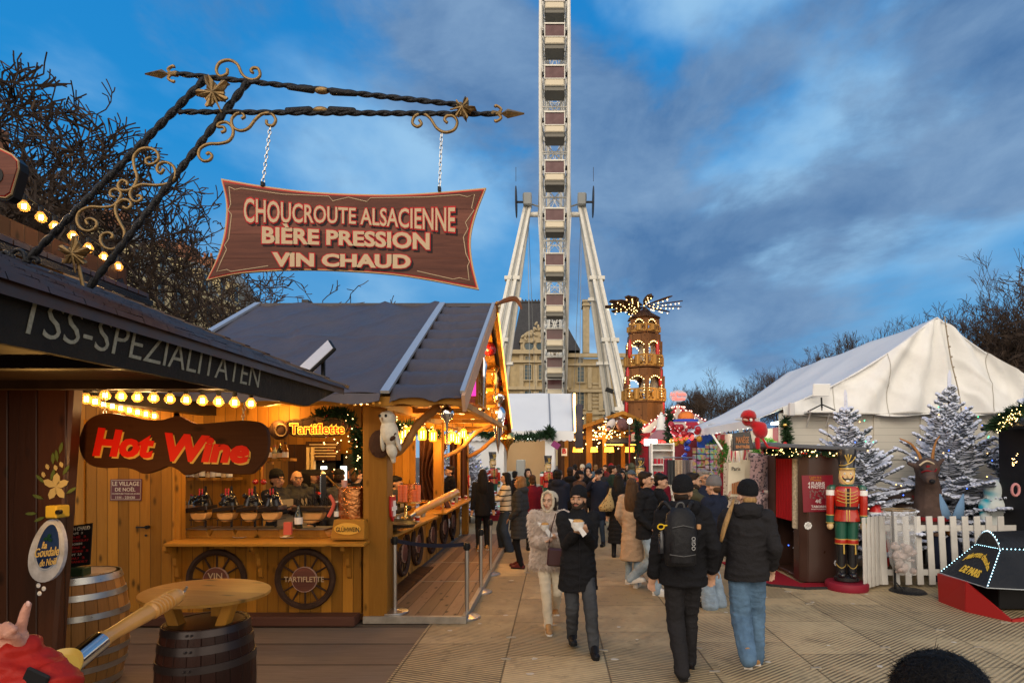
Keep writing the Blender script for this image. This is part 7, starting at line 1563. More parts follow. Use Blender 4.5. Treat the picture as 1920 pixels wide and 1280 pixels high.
LC = (('blue_light', (.05, .15, 1)), ('green_light', (.05, .8, .3)), ('warm_light', (1, .6, .2)))
f1 = fir(3, 3.18, 1.4, 18); f1.location = (5.25, 10.1, 0); f1.rotation_euler = (0, R_(-3), 0); tag(f1, 'snowy fir with bare crooked tip behind the photo booth and nutcracker', 'fir tree', 'snow flocked fir trees'); lights_on(f1, 3.1, 1.4, 16, 1, LC)
f2 = fir(4, 3.55, 1.5, 19); f2.location = (7.05, 10.3, 0); tag(f2, 'full snowy fir with straight tip behind the reindeer head', 'fir tree', 'snow flocked fir trees'); lights_on(f2, 3.5, 1.5, 18, 2, LC)
f3 = dup(f2, None, (8.75, 10.7, 0), 1.2, 'snowy fir mostly hidden behind the dark hut at the right edge'); f3.scale = (.95,)*3
f4 = dup(f1, None, (-2.6, 17.6, 0), 2.2, 'small snowy fir beside the end of the pine stall, left of the far nutcracker'); f4.scale = (.78, .78, .82); f4.rotation_euler[1] = 0
f5 = dup(f1, None, (-3.3, 16.6, 0), .8, 'snowy fir seen through the pine stall between its posts'); f5.scale = (.75,)*3; f5.rotation_euler[1] = 0
# ================= fence, reindeer, figures =================
M_pick = mat('picket_white', (.60, .58, .54), .6, nz=4, nv=.08, dirt=.25)
fe = thing('picket_fence', 'white picket fence in front of the snowy firs and reindeer', 'fence', (5.9, 8.8, 0))
fx0 = at(1655, 0, 8.85).x; m = MB(); m.bb(fx0-.05, 7.1, 8.86, 8.885, .86, .95); m.bb(fx0-.05, 7.1, 8.86, 8.885, .18, .27); m.build('rail', M_pick, fe)
i = 0; x = fx0
while x < 7.0:
    m = MB(); m.box((x, 8.84, .565), (.095, .022, 1.05), ry(-3.2)); m.build('picket', M_pick, fe, bevel=.003); x += .183
fg = thing('picket_gate', 'short angled picket gate section between the nutcracker and the clear waste bag', 'fence', (4.75, 9, 0)); a, b = V((4.60, 8.55, 0)), V((5.02, 8.86, 0))
m = MB(); m.bar(a+V((0, .03, .9)), b+V((0, .03, .9)), .022, .08); m.bar(a+V((0, .03, .22)), b+V((0, .03, .22)), .022, .08); m.build('rail', M_pick, fg)
for k in range(5): p = a.lerp(b, k/4); m = MB(); m.box(p+V((0, 0, .57)), (.085, .022, 1.06), rz(36) @ ry(-3)); m.build('picket', M_pick, fg, bevel=.003)
M_deer = mat('deer_hide', (.085, .055, .045), .7, nz=9, nv=.35, bump=.5, bs=30); M_horn = mat('horn_brown', (.33, .15, .05), .5, nz=4, nv=.4)
de = thing('reindeer_figure', 'brown reindeer figure with long curved horns and red harness behind the picket fence', 'reindeer', (6.2, 9.7, 0)); D = lambda u, v, Y=9.6: at(u, v, Y)
m = MB(); m.cap(D(1742, 975), D(1740, 915), .25, .19, 12); m.cap(D(1740, 915), D(1736, 885, 9.5), .19, .155, 12); m.ell(D(1738, 878, 9.45), (.185, .2, .18)); m.cap(D(1739, 888, 9.3), D(1744, 899, 9.12), .12, .085, 12)
m.ell(D(1706, 948, 10.2), (.34, .62, .34), rz(20)); m.cap(D(1742, 975), D(1742, 1010), .2, .12)
for px_, y_ in ((1722, 9.75), (1758, 9.75), (1705, 10.5), (1730, 10.6)): p = D(px_, 985, y_); m.cap(p, V((p.x, p.y, .06)), .08, .045)
for s_, (u, v) in ((-1, (1703, 868)), (1, (1768, 861))): m.cap(D(1738+s_*14, 876, 9.5), D(u, v, 9.5), .055, .03, 10); 
m.build('body', M_deer, de, smooth=True, remesh=.02)
for P in ([D(1728, 866), D(1722, 850), D(1708, 832), D(1687, 822)], [D(1748, 864), D(1750, 846), D(1755, 828), D(1762, 817)]): m = MB(); Q = cat_rom(P, 5); m.tube(Q, [.058-.042*i/(len(Q)-1) for i in range(len(Q))], 8, ry=.5); m.build('horn', M_horn, de, smooth=True)
m = MB(); m.tube(cat_rom([D(1724, 872, 9.3), D(1738, 864, 9.25), D(1754, 871, 9.3)], 5), .014, 6); m.build('brow_band', M_cream, de)
m = MB(); m.tube(cat_rom([D(1728, 885, 9.25), D(1738, 882, 9.17), D(1752, 884, 9.2), D(1757, 876, 9.3)], 5), .012, 6); m.box(D(1740, 876, 9.27), (.05, .02, .07)); m.lathe([(.275, 0), (.28, .03), (.275, .06)], D(1742, 974, 9.6), 20); m.box(D(1716, 944, 10), (.24, .6, .30)); m.build('harness', mat('harness_red', (.22, .01, .015), .6), de)
m = MB(); m.ell(D(1748, 902, 9.04), (.045, .035, .036)); m.build('nose', M_black, de, smooth=True)
for u in (1728, 1752): m = MB(); m.ell(D(u, 879, 9.27), (.022, .02, .02)); m.build('eye', M_black, de, smooth=True)
sn = thing('snow_creature_figure', 'rounded white figure with blue icing patches behind the right end of the fence', 'figure', at(1865, 1000, 9.5)); c = at(1866, 920, 9.5)
m = MB(); m.ell(c+V((0, 0, 0)), (.17, .16, .20), ry(12)); m.ell(c+V((.03, 0, -.26)), (.27, .22, .22)); m.ell(c+V((.02, 0, -.55)), (.20, .18, .25)); m.cap(c+V((-.2, -.05, -.22)), c+V((-.24, -.1, -.42)), .10, .08); m.cap(c+V((.2, -.05, -.22)), c+V((.28, -.1, -.42)), .10, .08); m.cap(c-V((0, 0, .6)), c-V((0, 0, 1.1)), .2, .2)
m.build('body', mat('icy_figure', (.6, .65, .65), .5, build=lambda t, b: t.l.new(t.ramp(t.N('TexNoise', {'Vector': t.N('TexCoord').outputs['Object'], 'Scale': 3.2, 'Detail': 1}).outputs[0], [(.42, (.60, .64, .62)), (.55, (.55, .63, .64)), (.66, (.02, .33, .45))]), b.inputs['Base Color'])), sn, smooth=True, remesh=.02)
for i, (u, lab) in enumerate(((1774, 'left pointed blue felt ear behind the fence beside the reindeer'), (1795, 'right pointed blue felt ear behind the fence beside the reindeer'))): m = MB(); m.lathe([(.10, 0), (.07, .2), (.01, .42)], at(u, 972, 9.4), 12, ry(-14 if i == 0 else 14), sy=.5); tag(m.build('felt_cone', mat('pale_blue_felt', (.16, .28, .45), .8), None, smooth=True), lab, 'ornament')
def gnome(u, v, Y, label, hat, coat_, s=1., hair=None):
    t = thing('santa_figurine', label, 'figurine', at(u, v, Y)); b = at(u, v, Y); b.z = 0; S2 = s
    m = MB(); m.lathe([(.16*S2, 0), (.17*S2, .3*S2), (.11*S2, .55*S2), (.06*S2, .6*S2)], b+V((0, 0, .25)), 14); m.lathe([(.1, 0), (.1, .3)], b, 10); m.build('coat', coat_, t, smooth=50)
    h_ = b+V((0, 0, .25+.68*S2)); m = MB(); m.ell(h_, (.085*S2, .085*S2, .095*S2)); m.build('head', mat('skin_pink'), t, smooth=True)
    m = MB(); m.ell(h_+V((0, -.05*S2, -.07*S2)), (.07*S2, .05*S2, .09*S2)) if hair is None else m.ell(h_+V((0, .02, .02)), (.11*S2, .10*S2, .12*S2)); m.build('beard' if hair is None else 'hair', M_whitep if hair is None else hair, t, smooth=True)
    if hat: m = MB(); m.lathe([(.095*S2, 0), (.08*S2, .07*S2), (.03*S2, .15*S2), (.005, .18*S2)], h_+V((0, 0, .035*S2)), 14); m.build('cap', hat, t, smooth=50); m = MB(); m.lathe([(.10*S2, 0), (.105*S2, .02*S2), (.10*S2, .045*S2)], h_+V((0, 0, .02*S2)), 14); m.build('cap_trim', M_whitep, t, smooth=50)
gnome(1643, 960, 9.35, 'small Santa figurine with red cap peering over the picket gate', M_red, M_red, 1.15)
gnome(1757, 1000, 9.3, 'left red haired doll with white collar behind the fence pickets', None, mat('navy_cloth', (.02, .025, .05), .8), .78, mat('ginger_hair', (.32, .12, .03), .8)); gnome(1785, 1000, 9.3, 'right red haired doll with white collar behind the fence pickets', None, mat('navy_cloth'), .78, mat('ginger_hair'))
# waste bag stand
wb_ = thing('waste_bag_stand', 'clear waste bag with crumpled rubbish hanging in a ring stand on a round base', 'waste bag', (5.05, 8.55, 0)); c = at(1684, 955, 8.5)
m = MB(); m.lathe([(.24, 0), (.25, .03), (.22, .055), (.03, .06)], at(1702, 1112, 8.55)*1, 28); m.cap(at(1679, 1105, 8.6), at(1673, 960, 8.6), .018, .018, 6); m.cap(at(1679, 1090, 8.6), at(1696, 1108, 8.5), .010, .010, 6); m.build('stand', M_iron, wb_, smooth=40)
m = MB(); m.tube([c+V((.225*cos(a), .18*sin(a), 0)) for a in [2*pi*k/28 for k in range(28)]], .014, 6, closed=True); m.build('ring', M_gold, wb_, smooth=True)
m = MB(); m.grid(lambda a, b: V((c.x+.10*b+(.235-.07*b-.10*max(0, b-.85)*6)*cos(2*pi*a)*(1+.05*sin(a*50+b*6)), c.y+(.19-.05*b)*sin(2*pi*a)*(1+.05*sin(a*44)), c.z+.02-.98*b+.02*noise.noise((a*9, b*4, 0)))), 60, 24); m.build('bag', mat('clear_film', (.62, .62, .62), .12, alpha=.30), wb_, smooth=True, recalc=False)
rn = random.Random(2); m = MB()
for i in range(34): a = rn.uniform(0, 6.3); r = rn.uniform(0, .13); z = rn.uniform(-.92, -.52); m.ell((c.x+.08+r*cos(a), c.y+r*sin(a), c.z+z), (rn.uniform(.04, .08), rn.uniform(.03, .07), rn.uniform(.02, .06)), Matrix.Rotation(a, 3, 'X'), n=7, k=5)
ru = m.build('rubbish', mat('rubbish_mix', (.42, .33, .30), .7, nz=9, nv=.6), wb_); ru['kind'] = 'stuff'
# ================= chestnut cart =================
ch = thing('chestnut_cart', 'black covered chestnut cart with red base, blue light strings and gold MARRONS CHAUDS lettering', 'cart', (6.2, 7.5, 0))
P1, P2, P3, P4 = at(1762, 1073, 7.97), at(1829, 1021, 8.15), at(1875, 1030, 7.55), at(1850, 1101, 7.15); P5, P6 = at(1985, 1108, 7.15), at(1985, 1032, 7.55)
m = MB(); m.grid(lambda a, b: (P1.lerp(P4, a)).lerp(P2.lerp(P3, a), b), 12, 12); m.quad(P4, P3, P6, P5); m.quad(P2, P3, P6, P2+(P6-P3)); M_hood = mat('black_hood', (.016, .017, .020), .42, nz=3, nv=.25, bump=.3); m.build('hood', M_hood, ch, thick=.02, bevel=0)
m = MB(); n = 14; A = []; Bq = []
for i in range(n+1): t = i/n; p = P2.lerp(P3, t)+V((0, 0, .20*sin(pi*t)**.8+.012)); A.append(p); Bq.append(p+V((1.0, .25, -.0)))
m.add(A+Bq, [(i, i+1, n+2+i, n+1+i) for i in range(n)]+[tuple(range(n+1))]); m.build('domed_lid', M_hood, ch, smooth=50)
lb = []
def led(a, b, n): lb.extend([a.lerp(b, (i+.5)/n)+V((0, -.012, .012)) for i in range(n)])
led(P1, P2, 14); led(P2, P3, 12); led(P3, P4, 13); led(P3, P6, 14); lb += [p+V((0, -.01, .01)) for p in A[1:-1]]
dots(ch, lb, .0085, 'led_string', mat('icy_led', (.5, .85, 1), .4, emi=(.45, .85, 1), es=6, samp=False)); m = MB(); m.tube([P1, P4, P5], .008, 5); m.tube([P2, P1], .005, 5); m.tube(A, .006, 5); m.tube([P3, P4], .005, 5); m.build('light_cable', mat('pale_cable', (.45, .5, .55), .4), ch)
fn4 = lambda s, t: (P1.lerp(P4, s)).lerp(P2.lerp(P3, s), t)
nrm = (P4-P1).cross(P2-P1).normalized(); nrm = nrm if nrm.y < 0 else -nrm
def on(u, v, e): return fn4(u, v)+nrm*(.018-e*.5)
Mg = mat('signwriter_gold', (.72, .46, .05), .4)
text_uv('lettering', 'Marrons chauds', .20, .92, lambda t: .80-.24*(2*t-1)**2-.12*t, lambda t: -.19, 0, Mg, ch, .006, .03, font_sh=.2, fn=on); text_uv('lettering', 'DE PARIS', .34, .80, lambda t: .27-.03*t, lambda t: -.19, 0, Mg, ch, .006, .04, font_sh=.25, fn=on)
fn5 = lambda u, v, e: (P4.lerp(P5, u)).lerp(P3.lerp(P6, u), v)+V((0, -.03+e*.5, 0)); text_uv('lettering', 'MARRONS', .46, .95, .55, -.2, 0, Mg, ch, .004, .03, fn=fn5)
m = MB(); G = lambda u, v, z=0.: (lambda Y: V(((u-1040)*Y/1080, Y, z)))(gY(v, z))
b0, b1, b2 = G(1762, 1127), G(1811, 1146), G(1896, 1165); t0, t1 = P1-V((.02, 0, .01)), at(1812, 1090, 7.45)
m.quad(b0, b1, t1, t0); m.quad(b1, b2, b2+V((.0, 0, .03)), t1); m.quad(b2, V((8.2, 7.3, 0)), V((8.2, 7.3, .35)), b2+V((.0, 0, .03))); m.quad(b0, t0, t0+V((2.6, .1, 0)), b0+V((2.6, .1, 0)))
m.build('red_base', mat('cart_red', (.32, .012, .012), .35), ch, thick=.03); m = MB(); m.bb(5.75, 8, 7.45, 8.0, .03, .5); m.build('firebox', M_black, ch, bevel=.01); m = MB(); m.bar((5.8, 7.3, .33), (6.2, 7.3, .33), .02); m.build('grate_bar', M_steel, ch)
# ================= dark hut at the right edge =================
hu = thing('market_hut', 'dark hut with lit fir garland cut off by the right edge of the photo', 'hut', (7.2, 8.3, 0)); m = MB(); m.prism([(7.28, .0), (9.6, .0), (9.6, 3.1), (8.3, 3.1), (7.24, 2.62)], lambda a, b: (a, 7.9, b), (0, 1.5, 0)); m.build('wall', mat('hut_black', (.016, .015, .017), .5, nz=3, nv=.3), hu)
m = MB(); m.bar((6.95, 8.6, 2.44), (8.2, 8.6, 3.12), 1.6, .05); m.build('roof', M_black, hu)
P = [at(1861, 802, 9.0), at(1882, 788, 8.9), at(1903, 773, 8.8), at(1945, 757, 8.7)]; gg = thing('garland', 'thick fir garland with yellow fairy lights on the dark hut roof edge at the right', 'garland', P[0])
fir_sprigs(P, 1800, .09, .13, .007, 22).build('sprigs', M_fir, gg, recalc=False); rn = random.Random(8); dots(gg, [V(P[i]).lerp(V(P[i+1]), rn.random())+V((rn.gauss(0, .05), -.12, rn.gauss(0, .06))) for i in (0, 1, 2) for _ in range(26)], .009)
t = thing('wreath_ornament', 'small pink heart wreath hanging on the dark hut wall', 'ornament', at(1904, 918, 8.3)); m = MB(); m.tube([at(1904+7*cos(a), 918+11*sin(a), 8.32) for a in [2*pi*k/14 for k in range(14)]], .02, 6, closed=True); m.build('ring', mat('pale_pink', (.5, .22, .22), .7), t, smooth=True)
dots(hu, [at(1898+random.uniform(0, 12), 850+random.uniform(0, 25), 8.33) for _ in range(12)], .008)
# ================= people =================
def ik(a, c, l1, l2, pole):
    a, c, pole = V(a), V(c), V(pole); d = c-a; L = min(d.length, (l1+l2)*.999); n = d.normalized(); c = a+n*L
    x = (l1*l1-l2*l2+L*L)/(2*L); h = sqrt(max(0, l1*l1-x*x)); p = (pole-n*pole.dot(n)).normalized(); return a+n*x+p*h, c
SKIN = [(.50, .29, .19), (.44, .25, .16), (.55, .34, .24), (.36, .20, .13)]
def cloth(name, col, rough=.85, bump=.5, bs=45, nv=.18):
    return mat('fabric_'+name, col, rough, nz=5, nv=nv, bump=bump, bs=bs)
C_ = {'black': (.010, .010, .012), 'offblack': (.018, .017, .019), 'navy': (.012, .016, .032), 'charcoal': (.035, .036, .040), 'brown': (.075, .045, .032), 'olive': (.055, .052, .030), 'green': (.020, .035, .022), 'beige': (.42, .29, .19), 'cream': (.58, .50, .38), 'grey': (.15, .14, .14), 'burgundy': (.13, .008, .02), 'red': (.30, .012, .010), 'jeans': (.085, .15, .235), 'ljeans': (.24, .31, .385), 'dbjeans': (.03, .045, .075), 'gjeans': (.045, .048, .055), 'tan': (.34, .19, .08), 'white': (.62, .60, .57), 'dgrey': (.06, .06, .065), 'fur': (.60, .50, .43), 'rust': (.28, .08, .03), 'darkred': (.10, .02, .02), 'bluegrey': (.07, .10, .13)}
HC = {'black': (.008, .007, .007), 'dark': (.020, .012, .008), 'brown': (.075, .038, .018), 'blond': (.34, .20, .08), 'grey': (.22, .21, .20), 'bob': (.22, .12, .05)}
PRE = {'down': lambda s: (s*.24, .02, .86), 'pocket': lambda s: (s*.19, -.13, .98), 'chest': lambda s: (s*.07, -.30, 1.22), 'face': lambda s: (s*.06, -.27, 1.30), 'phone': lambda s: (s*.06, -.34, 1.50), 'fwd': lambda s: (s*.14, -.40, 1.14), 'back': lambda s: (s*.20, .18, .92)}
def person(label, x, y, face, h=1.75, coat='black', hem=.80, legs='black', shoes='black', hair='short', hc='dark', hat=None, hatc='black', R='down', L='down', fr=(0, 0), fl=(0, 0), lift=(0, 0), head=0, nod=0, skin=0, vox=.020, fine=False, puff=1., legw=1., quilt=False, fur=False, hood=False, stripe=False, apron=False, wide=1., z0=0, flare=0., collar=True, lean=0, jk=None, beard=False, glasses=False):
    t = thing('person', label, 'person'); s = h/1.78; k = MB
    def T(m): m.T = Matrix.Diagonal((s, s, s, 1)); return m
    hx = Matrix.Translation((0, 0, 1.52)) @ Matrix.Rotation(R_(head), 4, 'Z') @ Matrix.Rotation(R_(nod), 4, 'X') @ Matrix.Translation((0, 0, -1.52))
    HM = Matrix.Diagonal((s, s, s, 1)) @ hx
    # joints; index 0 = person's right (-x), 1 = left (+x)
    J = []
    for i, sg in enumerate((-1, 1)):
        ft = (fr, fl)[i]; foot = V((sg*.10+ft[0], ft[1], .085+lift[i])); hip = V((sg*.085, 0, .93-abs(ft[1])*.10)); kn, an = ik(hip, foot, .44, .42, (0, -1, 0))
        hd = (R, L)[i]; hd = PRE[hd](sg) if isinstance(hd, str) else hd; sh = V((sg*.175*wide, .01, 1.435)); el, wr = ik(sh, hd, .29, .255, (sg*.32, .8, -.6) if hd[2] < 1.35 else (sg*.7, .3, -.9))
        J.append((hip, kn, an, sh, el, wr))
    b = T(k())
    b.loft([((0, 0, .86), .12, .085), ((0, 0, .95), .145, .10), ((0, 0, 1.08), .125, .09), ((0, 0, 1.28), .15, .10), ((0, 0, 1.40), .155, .09), ((0, .01, 1.46), .09, .07)])
    b.cap((0, .015, 1.44), (0, .0, 1.56), .057, .052)
    for i, (hip, kn, an, sh, el, wr) in enumerate(J):
        sg = (-1, 1)[i]
        b.cap(hip, kn, .078, .052); b.cap(kn, an, .050, .034); b.cap(an, an+V((0, -.10, -.03)), .034, .03)
        b.cap(sh, el, .045, .036); b.cap(el, wr, .036, .026)
        d = (wr-el).normalized(); inw = V((-sg, -.15, .0)); inw = (inw-d*inw.dot(d)).normalized(); nrm = d.cross(inw).normalized()
        pc = wr+d*.055; b.ell(pc, (.040, .017, .052), Matrix((inw, nrm, d)).transposed()) if not fine else b.ell(pc, (.038, .015, .050), Matrix((inw, nrm, d)).transposed())
        curl = inw*.0
        pn = nrm if nrm.dot(V((0, -1, 0))) < 0 else -nrm        # palm faces back towards the body
        if fine:
            for f_, (o_, l_) in enumerate(((-.030, .062), (-.010, .072), (.010, .068), (.029, .052))):
                p0 = pc+d*.040+inw*(-o_); p1 = p0+(d*.85+pn*.35).normalized()*l_*.5; p2 = p1+(d*.35+pn*.9).normalized()*l_*.5; b.cap(p0, p1, .0092, .0086, 7); b.cap(p1, p2, .0086, .0072, 7)
            q0 = wr+d*.02+inw*.03; q1 = q0+(d*.6+inw*.7+pn*.3).normalized()*.035; b.cap(q0, q1, .012, .0105, 7); b.cap(q1, q1+(d+pn*.5).normalized()*.028, .0105, .009, 7)
        else:
            for o_ in (-.027, -.009, .009, .026): p0 = pc+d*.035-inw*o_; b.cap(p0, p0+(d*.8+pn*.5).normalized()*.055, .011, .009, 6)
            b.cap(wr+d*.02+inw*.03, wr+d*.055+inw*.05+pn*.012, .013, .010, 6)
    b.T = HM
    b.ell((0, .018, 1.665), (.076, .094, .092)); b.ell((0, -.022, 1.625), (.063, .070, .095)); b.ell((0, -.045, 1.565), (.042, .042, .036))
    b.cap((0, -.09, 1.650), (0, -.112, 1.612), .010, .016, 8); b.ell((0, -.088, 1.672), (.05, .02, .014)); b.ell((0, -.085, 1.578), (.028, .018, .020))
    for sg in (-1, 1): b.ell((sg*.077, .012, 1.63), (.012, .022, .033)); b.ell((sg*.040, -.065, 1.612), (.024, .024, .024))
    sk_ = mat('skin_%d' % skin, SKIN[skin], .5, nz=6, nv=.12, bump=.15, bs=80)
    b.build('body', sk_, t, smooth=True, remesh=vox*.5 if fine else vox*.72, recalc=False)
    fd = abs(((face+head+180) % 360)-180) < 115
    if fd:
        for sg in (-1, 1):
            e = k(); e.T = HM; e.ell((sg*.033, -.086, 1.643), (.013, .010, .0085), n=10, k=6); eo = e.build('eye', mat('eye_white', (.30, .26, .23), .3), t, smooth=True)
            e = k(); e.T = HM; e.ell((sg*.033, -.0945, 1.643), (.0068, .004, .0075), n=8, k=5); e.build('iris', mat('dark_iris', (.02, .012, .008), .2), eo)
            e = k(); e.T = HM; e.tube([(sg*.016, -.098, 1.664), (sg*.034, -.101, 1.671), (sg*.054, -.088, 1.663)], .0048, 5); e.build('eyebrow', mat('brow_'+hc, HC[hc], .9), t)
        e = k(); e.T = HM; e.ell((0, -.1045, 1.581), (.023, .007, .0055), n=10, k=6); e.ell((0, -.103, 1.573), (.019, .007, .0065), n=10, k=6); e.build('mouth', mat('lips', (.36, .13, .10), .45), t, smooth=True)
    if beard:
        e = k(); e.T = HM; e.loft([((0, -.040, 1.525), .030, .034), ((0, -.040, 1.545), .054, .060), ((0, -.022, 1.57), .066, .0655), ((0, -.012, 1.60), .068, .055), ((0, 0, 1.63), .068, .04)], 18); e.tube([(-.03, -.098, 1.585), (-.012, -.109, 1.595), (.012, -.109, 1.595), (.03, -.098, 1.585)], .007, 6); e.build('beard', mat('stubble_'+hc, tuple(c*1.3+.01 for c in HC[hc]), .95), t, smooth=True)
    if glasses:
        e = k(); e.T = HM
        for sg in (-1, 1): e.tube([(sg*.034+.023*cos(a), -.104+.012*abs(cos(a)), 1.643+.017*sin(a)) for a in [2*pi*q/12 for q in range(12)]], .0028, 5, closed=True); e.cap((sg*.057, -.095, 1.648), (sg*.08, .01, 1.65), .0025, .0025, 5)
        e.build('glasses', M_black, t)
    # trousers
    p = T(k()); w = legw
    p.loft([((0, 0, .84), .145, .105), ((0, 0, .93), .155, .115), ((0, 0, 1.04), .135, .10)])
    for i, (hip, kn, an, sh, el, wr) in enumerate(J):
        an2 = an+(an-kn).normalized()*.035; p.cap(hip+V((0, 0, -.02)), kn, .092, .066*w); p.cap(kn, an2, .066*w, .050*w+flare)
    lo = p.build('trousers', cloth('legs_'+legs, C_[legs], bump=.4, nv=.45 if 'jeans' in legs else .18), t, smooth=True, remesh=vox*.8, recalc=False)
    if fine or vox < .018: wrinkle(lo, .008, 9, s)
    # shoes
    for i, (hip, kn, an, sh, el, wr) in enumerate(J):
        sg = (-1, 1)[i]; pit = lift[i]*2.6; M2 = Matrix.Rotation(-pit, 3, 'X') if pit else Matrix.Identity(3); o = an-V((0, 0, .045))
        m = T(k()); f = lambda a: o+M2 @ V(a)
        m.cap(f((0, .035, .003)), f((0, -.12, -.010)), .046, .038, 10); m.ell(f((0, -.155, -.006)), (.046, .062, .033)); m.cap(f((0, .02, 0)), o+V((0, .0, .09)), .044, .042, 10); m.cap(f((0, .0, .055)), f((0, -.10, .012)), .044, .038, 10)
        so = m.build('shoe', mat('shoe_'+shoes, C_[shoes], .45, bump=.2), t, smooth=True, remesh=vox*.6, recalc=False)
        m = T(k()); m.prism([(-.036, .065), (.036, .065), (.038, 0), (.044, -.13), (.03, -.20), (0, -.215), (-.03, -.20), (-.044, -.13), (-.038, 0)], lambda a, b_: f((a, b_, -.040)), M2 @ V((0, 0, .022))); m.build('sole', mat('sole_white', (.55, .52, .48), .6) if shoes in ('white', 'cream', 'tan') else mat('sole_black', (.012, .012, .012), .7), so)
    # coat
    m = T(k()); q = puff; hz = hem; W_ = wide
    cr = [((0, 0, hz), (.175+.06*max(0, .85-hz))*q, (.135+.05*max(0, .85-hz))*q), ((0, 0, max(hz+.05, .9)), .172*q, .135*q), ((0, 0, 1.06), .158*q, .125*q), ((0, -.005, 1.25), .178*q*W_, .135*q), ((0, 0, 1.37), .185*q*W_, .13*q), ((0, .005, 1.45), .145*W_, .105), ((0, .01, 1.495), .082, .075)]
    if collar: cr += [((0, .01, 1.535), .075, .072)]
    m.loft(cr, 20)
    for i, (hip, kn, an, sh, el, wr) in enumerate(J):
        m.ell(sh+V((-(-1, 1)[i]*.012, 0, -.01)), (.074*q, .078*q, .078)); m.cap(sh, el, .066*q, .056*q, 12); m.cap(el, wr-(wr-el).normalized()*.015, .056*q, .043*q, 12)
    if hood: m.ell((0, .085, 1.50), (.13, .085, .085)); m.tube([(-.10, -.03, 1.50), (-.115, .05, 1.53), (0, .13, 1.53), (.115, .05, 1.53), (.10, -.03, 1.50)], .035, 8)
    cm = jk or cloth('coat_'+coat, C_[coat], bump=.5)
    if stripe: cm = mat('striped_knit', (.6, .5, .35), .9, build=lambda tt, bb: tt.l.new(tt.ramp(tt.math('FRACT', tt.math('ADD', tt.math('MULTIPLY', tt.N('SeparateXYZ', {0: tt.N('TexCoord').outputs['Object']}).outputs[2], 9.), tt.math('MULTIPLY', tt.N('TexNoise', {'Vector': tt.N('TexCoord').outputs['Object'], 'Scale': 5.}).outputs[0], .35))), [(0, (.60, .50, .36)), (.78, (.012, .012, .015))], 'CONSTANT'), bb.inputs['Base Color']))
    co = m.build('coat', cm, t, smooth=True, remesh=vox*.7 if (fine or quilt) else vox*.9, recalc=False)
    if quilt: wrinkle(co, .012, 0, s, quilt=True)
    elif fine or vox < .018: wrinkle(co, .012, 7, s)
    if fine and not fur:
        m = T(k()); m.tube([(0, -.135*q-.012, hz+.02), (.003, -.125*q-.02, 1.06), (0, -.13*q-.018, 1.25), (0, -.10, 1.46)], .005, 5); m.build('zip', mat('dark_zip', (.03, .03, .035), .3, .5), co)
    if fur:
        rn = random.Random(5); F = k(); vs = co.data.vertices
        for _ in range(9000):
            v = vs[rn.randrange(len(vs))]; n_ = v.normal; d = (n_*.8+V((rn.gauss(0, .35), rn.gauss(0, .35), -.75))).normalized(); sd = d.orthogonal().normalized()*.0045; L_ = rn.uniform(.03, .06); a = V(v.co)
            mid = a+d*L_*.6+n_*.006; F.add([a-sd, a+sd, mid+sd*.7, a+d*L_-V((0, 0, .008)), mid-sd*.7], [(0, 1, 2, 3, 4)])
        F.build('fur', cm, co, recalc=False)
    if apron:
        m = T(k()); m.grid(lambda a, b_: V(((2*a-1)*.14, -.150-.006*cos(a*6), .70+.66*b_)), 6, 6); m.build('apron', mat('apron_beige', (.40, .33, .20), .8), t, thick=.01, smooth=60)
    # hair and hat
    hm = mat('hair_'+hc, HC[hc], .5, nz=60, nv=.45, bump=.8, bs=90, stretch=(1, 1, .15))
    if hair != 'none':
        m = k(); m.T = HM
        if hat in (None, 'cap', 'hood') or hair in ('long', 'bob'):
            if hat is None: m.ell((0, .030, 1.690), (.084, .096, .088)); m.ell((0, -.030, 1.735), (.066, .060, .034))
            m.ell((0, .055, 1.63), (.078, .065, .085))
            if hair == 'short' and hat is None: m.ell((0, .045, 1.705), (.083, .09, .078))
            if hair == 'long':
                m.loft([((0, .095, 1.20), .07, .03), ((0, .105, 1.30), .10, .04), ((0, .10, 1.42), .105, .05), ((0, .075, 1.55), .095, .065), ((0, .05, 1.66), .085, .07)]); 
                for sg in (-1, 1): m.cap((sg*.078, -.01, 1.66), (sg*.095, .03, 1.40), .028, .035)
            if hair == 'bob':
                m.ell((0, .05, 1.60), (.10, .08, .12))
                for sg in (-1, 1): m.cap((sg*.080, -.015, 1.67), (sg*.085, -.015, 1.54), .026, .030)
            if hair == 'bun': m.ell((0, .12, 1.74), .04)
            m.build('hair', hm, t, smooth=True, remesh=vox*.6, recalc=False)
        else:
            m.ell((0, .06, 1.60), (.070, .045, .05)); m.build('hair', hm, t, smooth=True)
    M_h = cloth('hat_'+hatc, C_[hatc], bump=.9, bs=90)
    if hat == 'beanie':
        m = k(); m.T = HM @ Matrix.Translation((0, .012, 1.665)) @ Matrix.Rotation(R_(-9), 4, 'X'); m.loft([((0, 0, -.01), .090, .108), ((0, 0, .005), .094, .113), ((0, 0, .05), .094, .112), ((0, 0, .056), .088, .106), ((0, .004, .09), .082, .098), ((0, .008, .12), .062, .074), ((0, .01, .138), .030, .035), ((0, .01, .142), .005, .005)], 28); m.build('beanie', M_h, t, smooth=50)
    if hat == 'cap':
        m = k(); m.T = HM @ Matrix.Translation((0, .01, 1.68)); m.loft([((0, 0, 0), .088, .105), ((0, 0, .04), .087, .103), ((0, 0, .075), .065, .08), ((0, 0, .095), .01, .01)], 24); m.ell((0, -.12, .008), (.065, .06, .010)); m.build('cap', M_h, t, smooth=50)
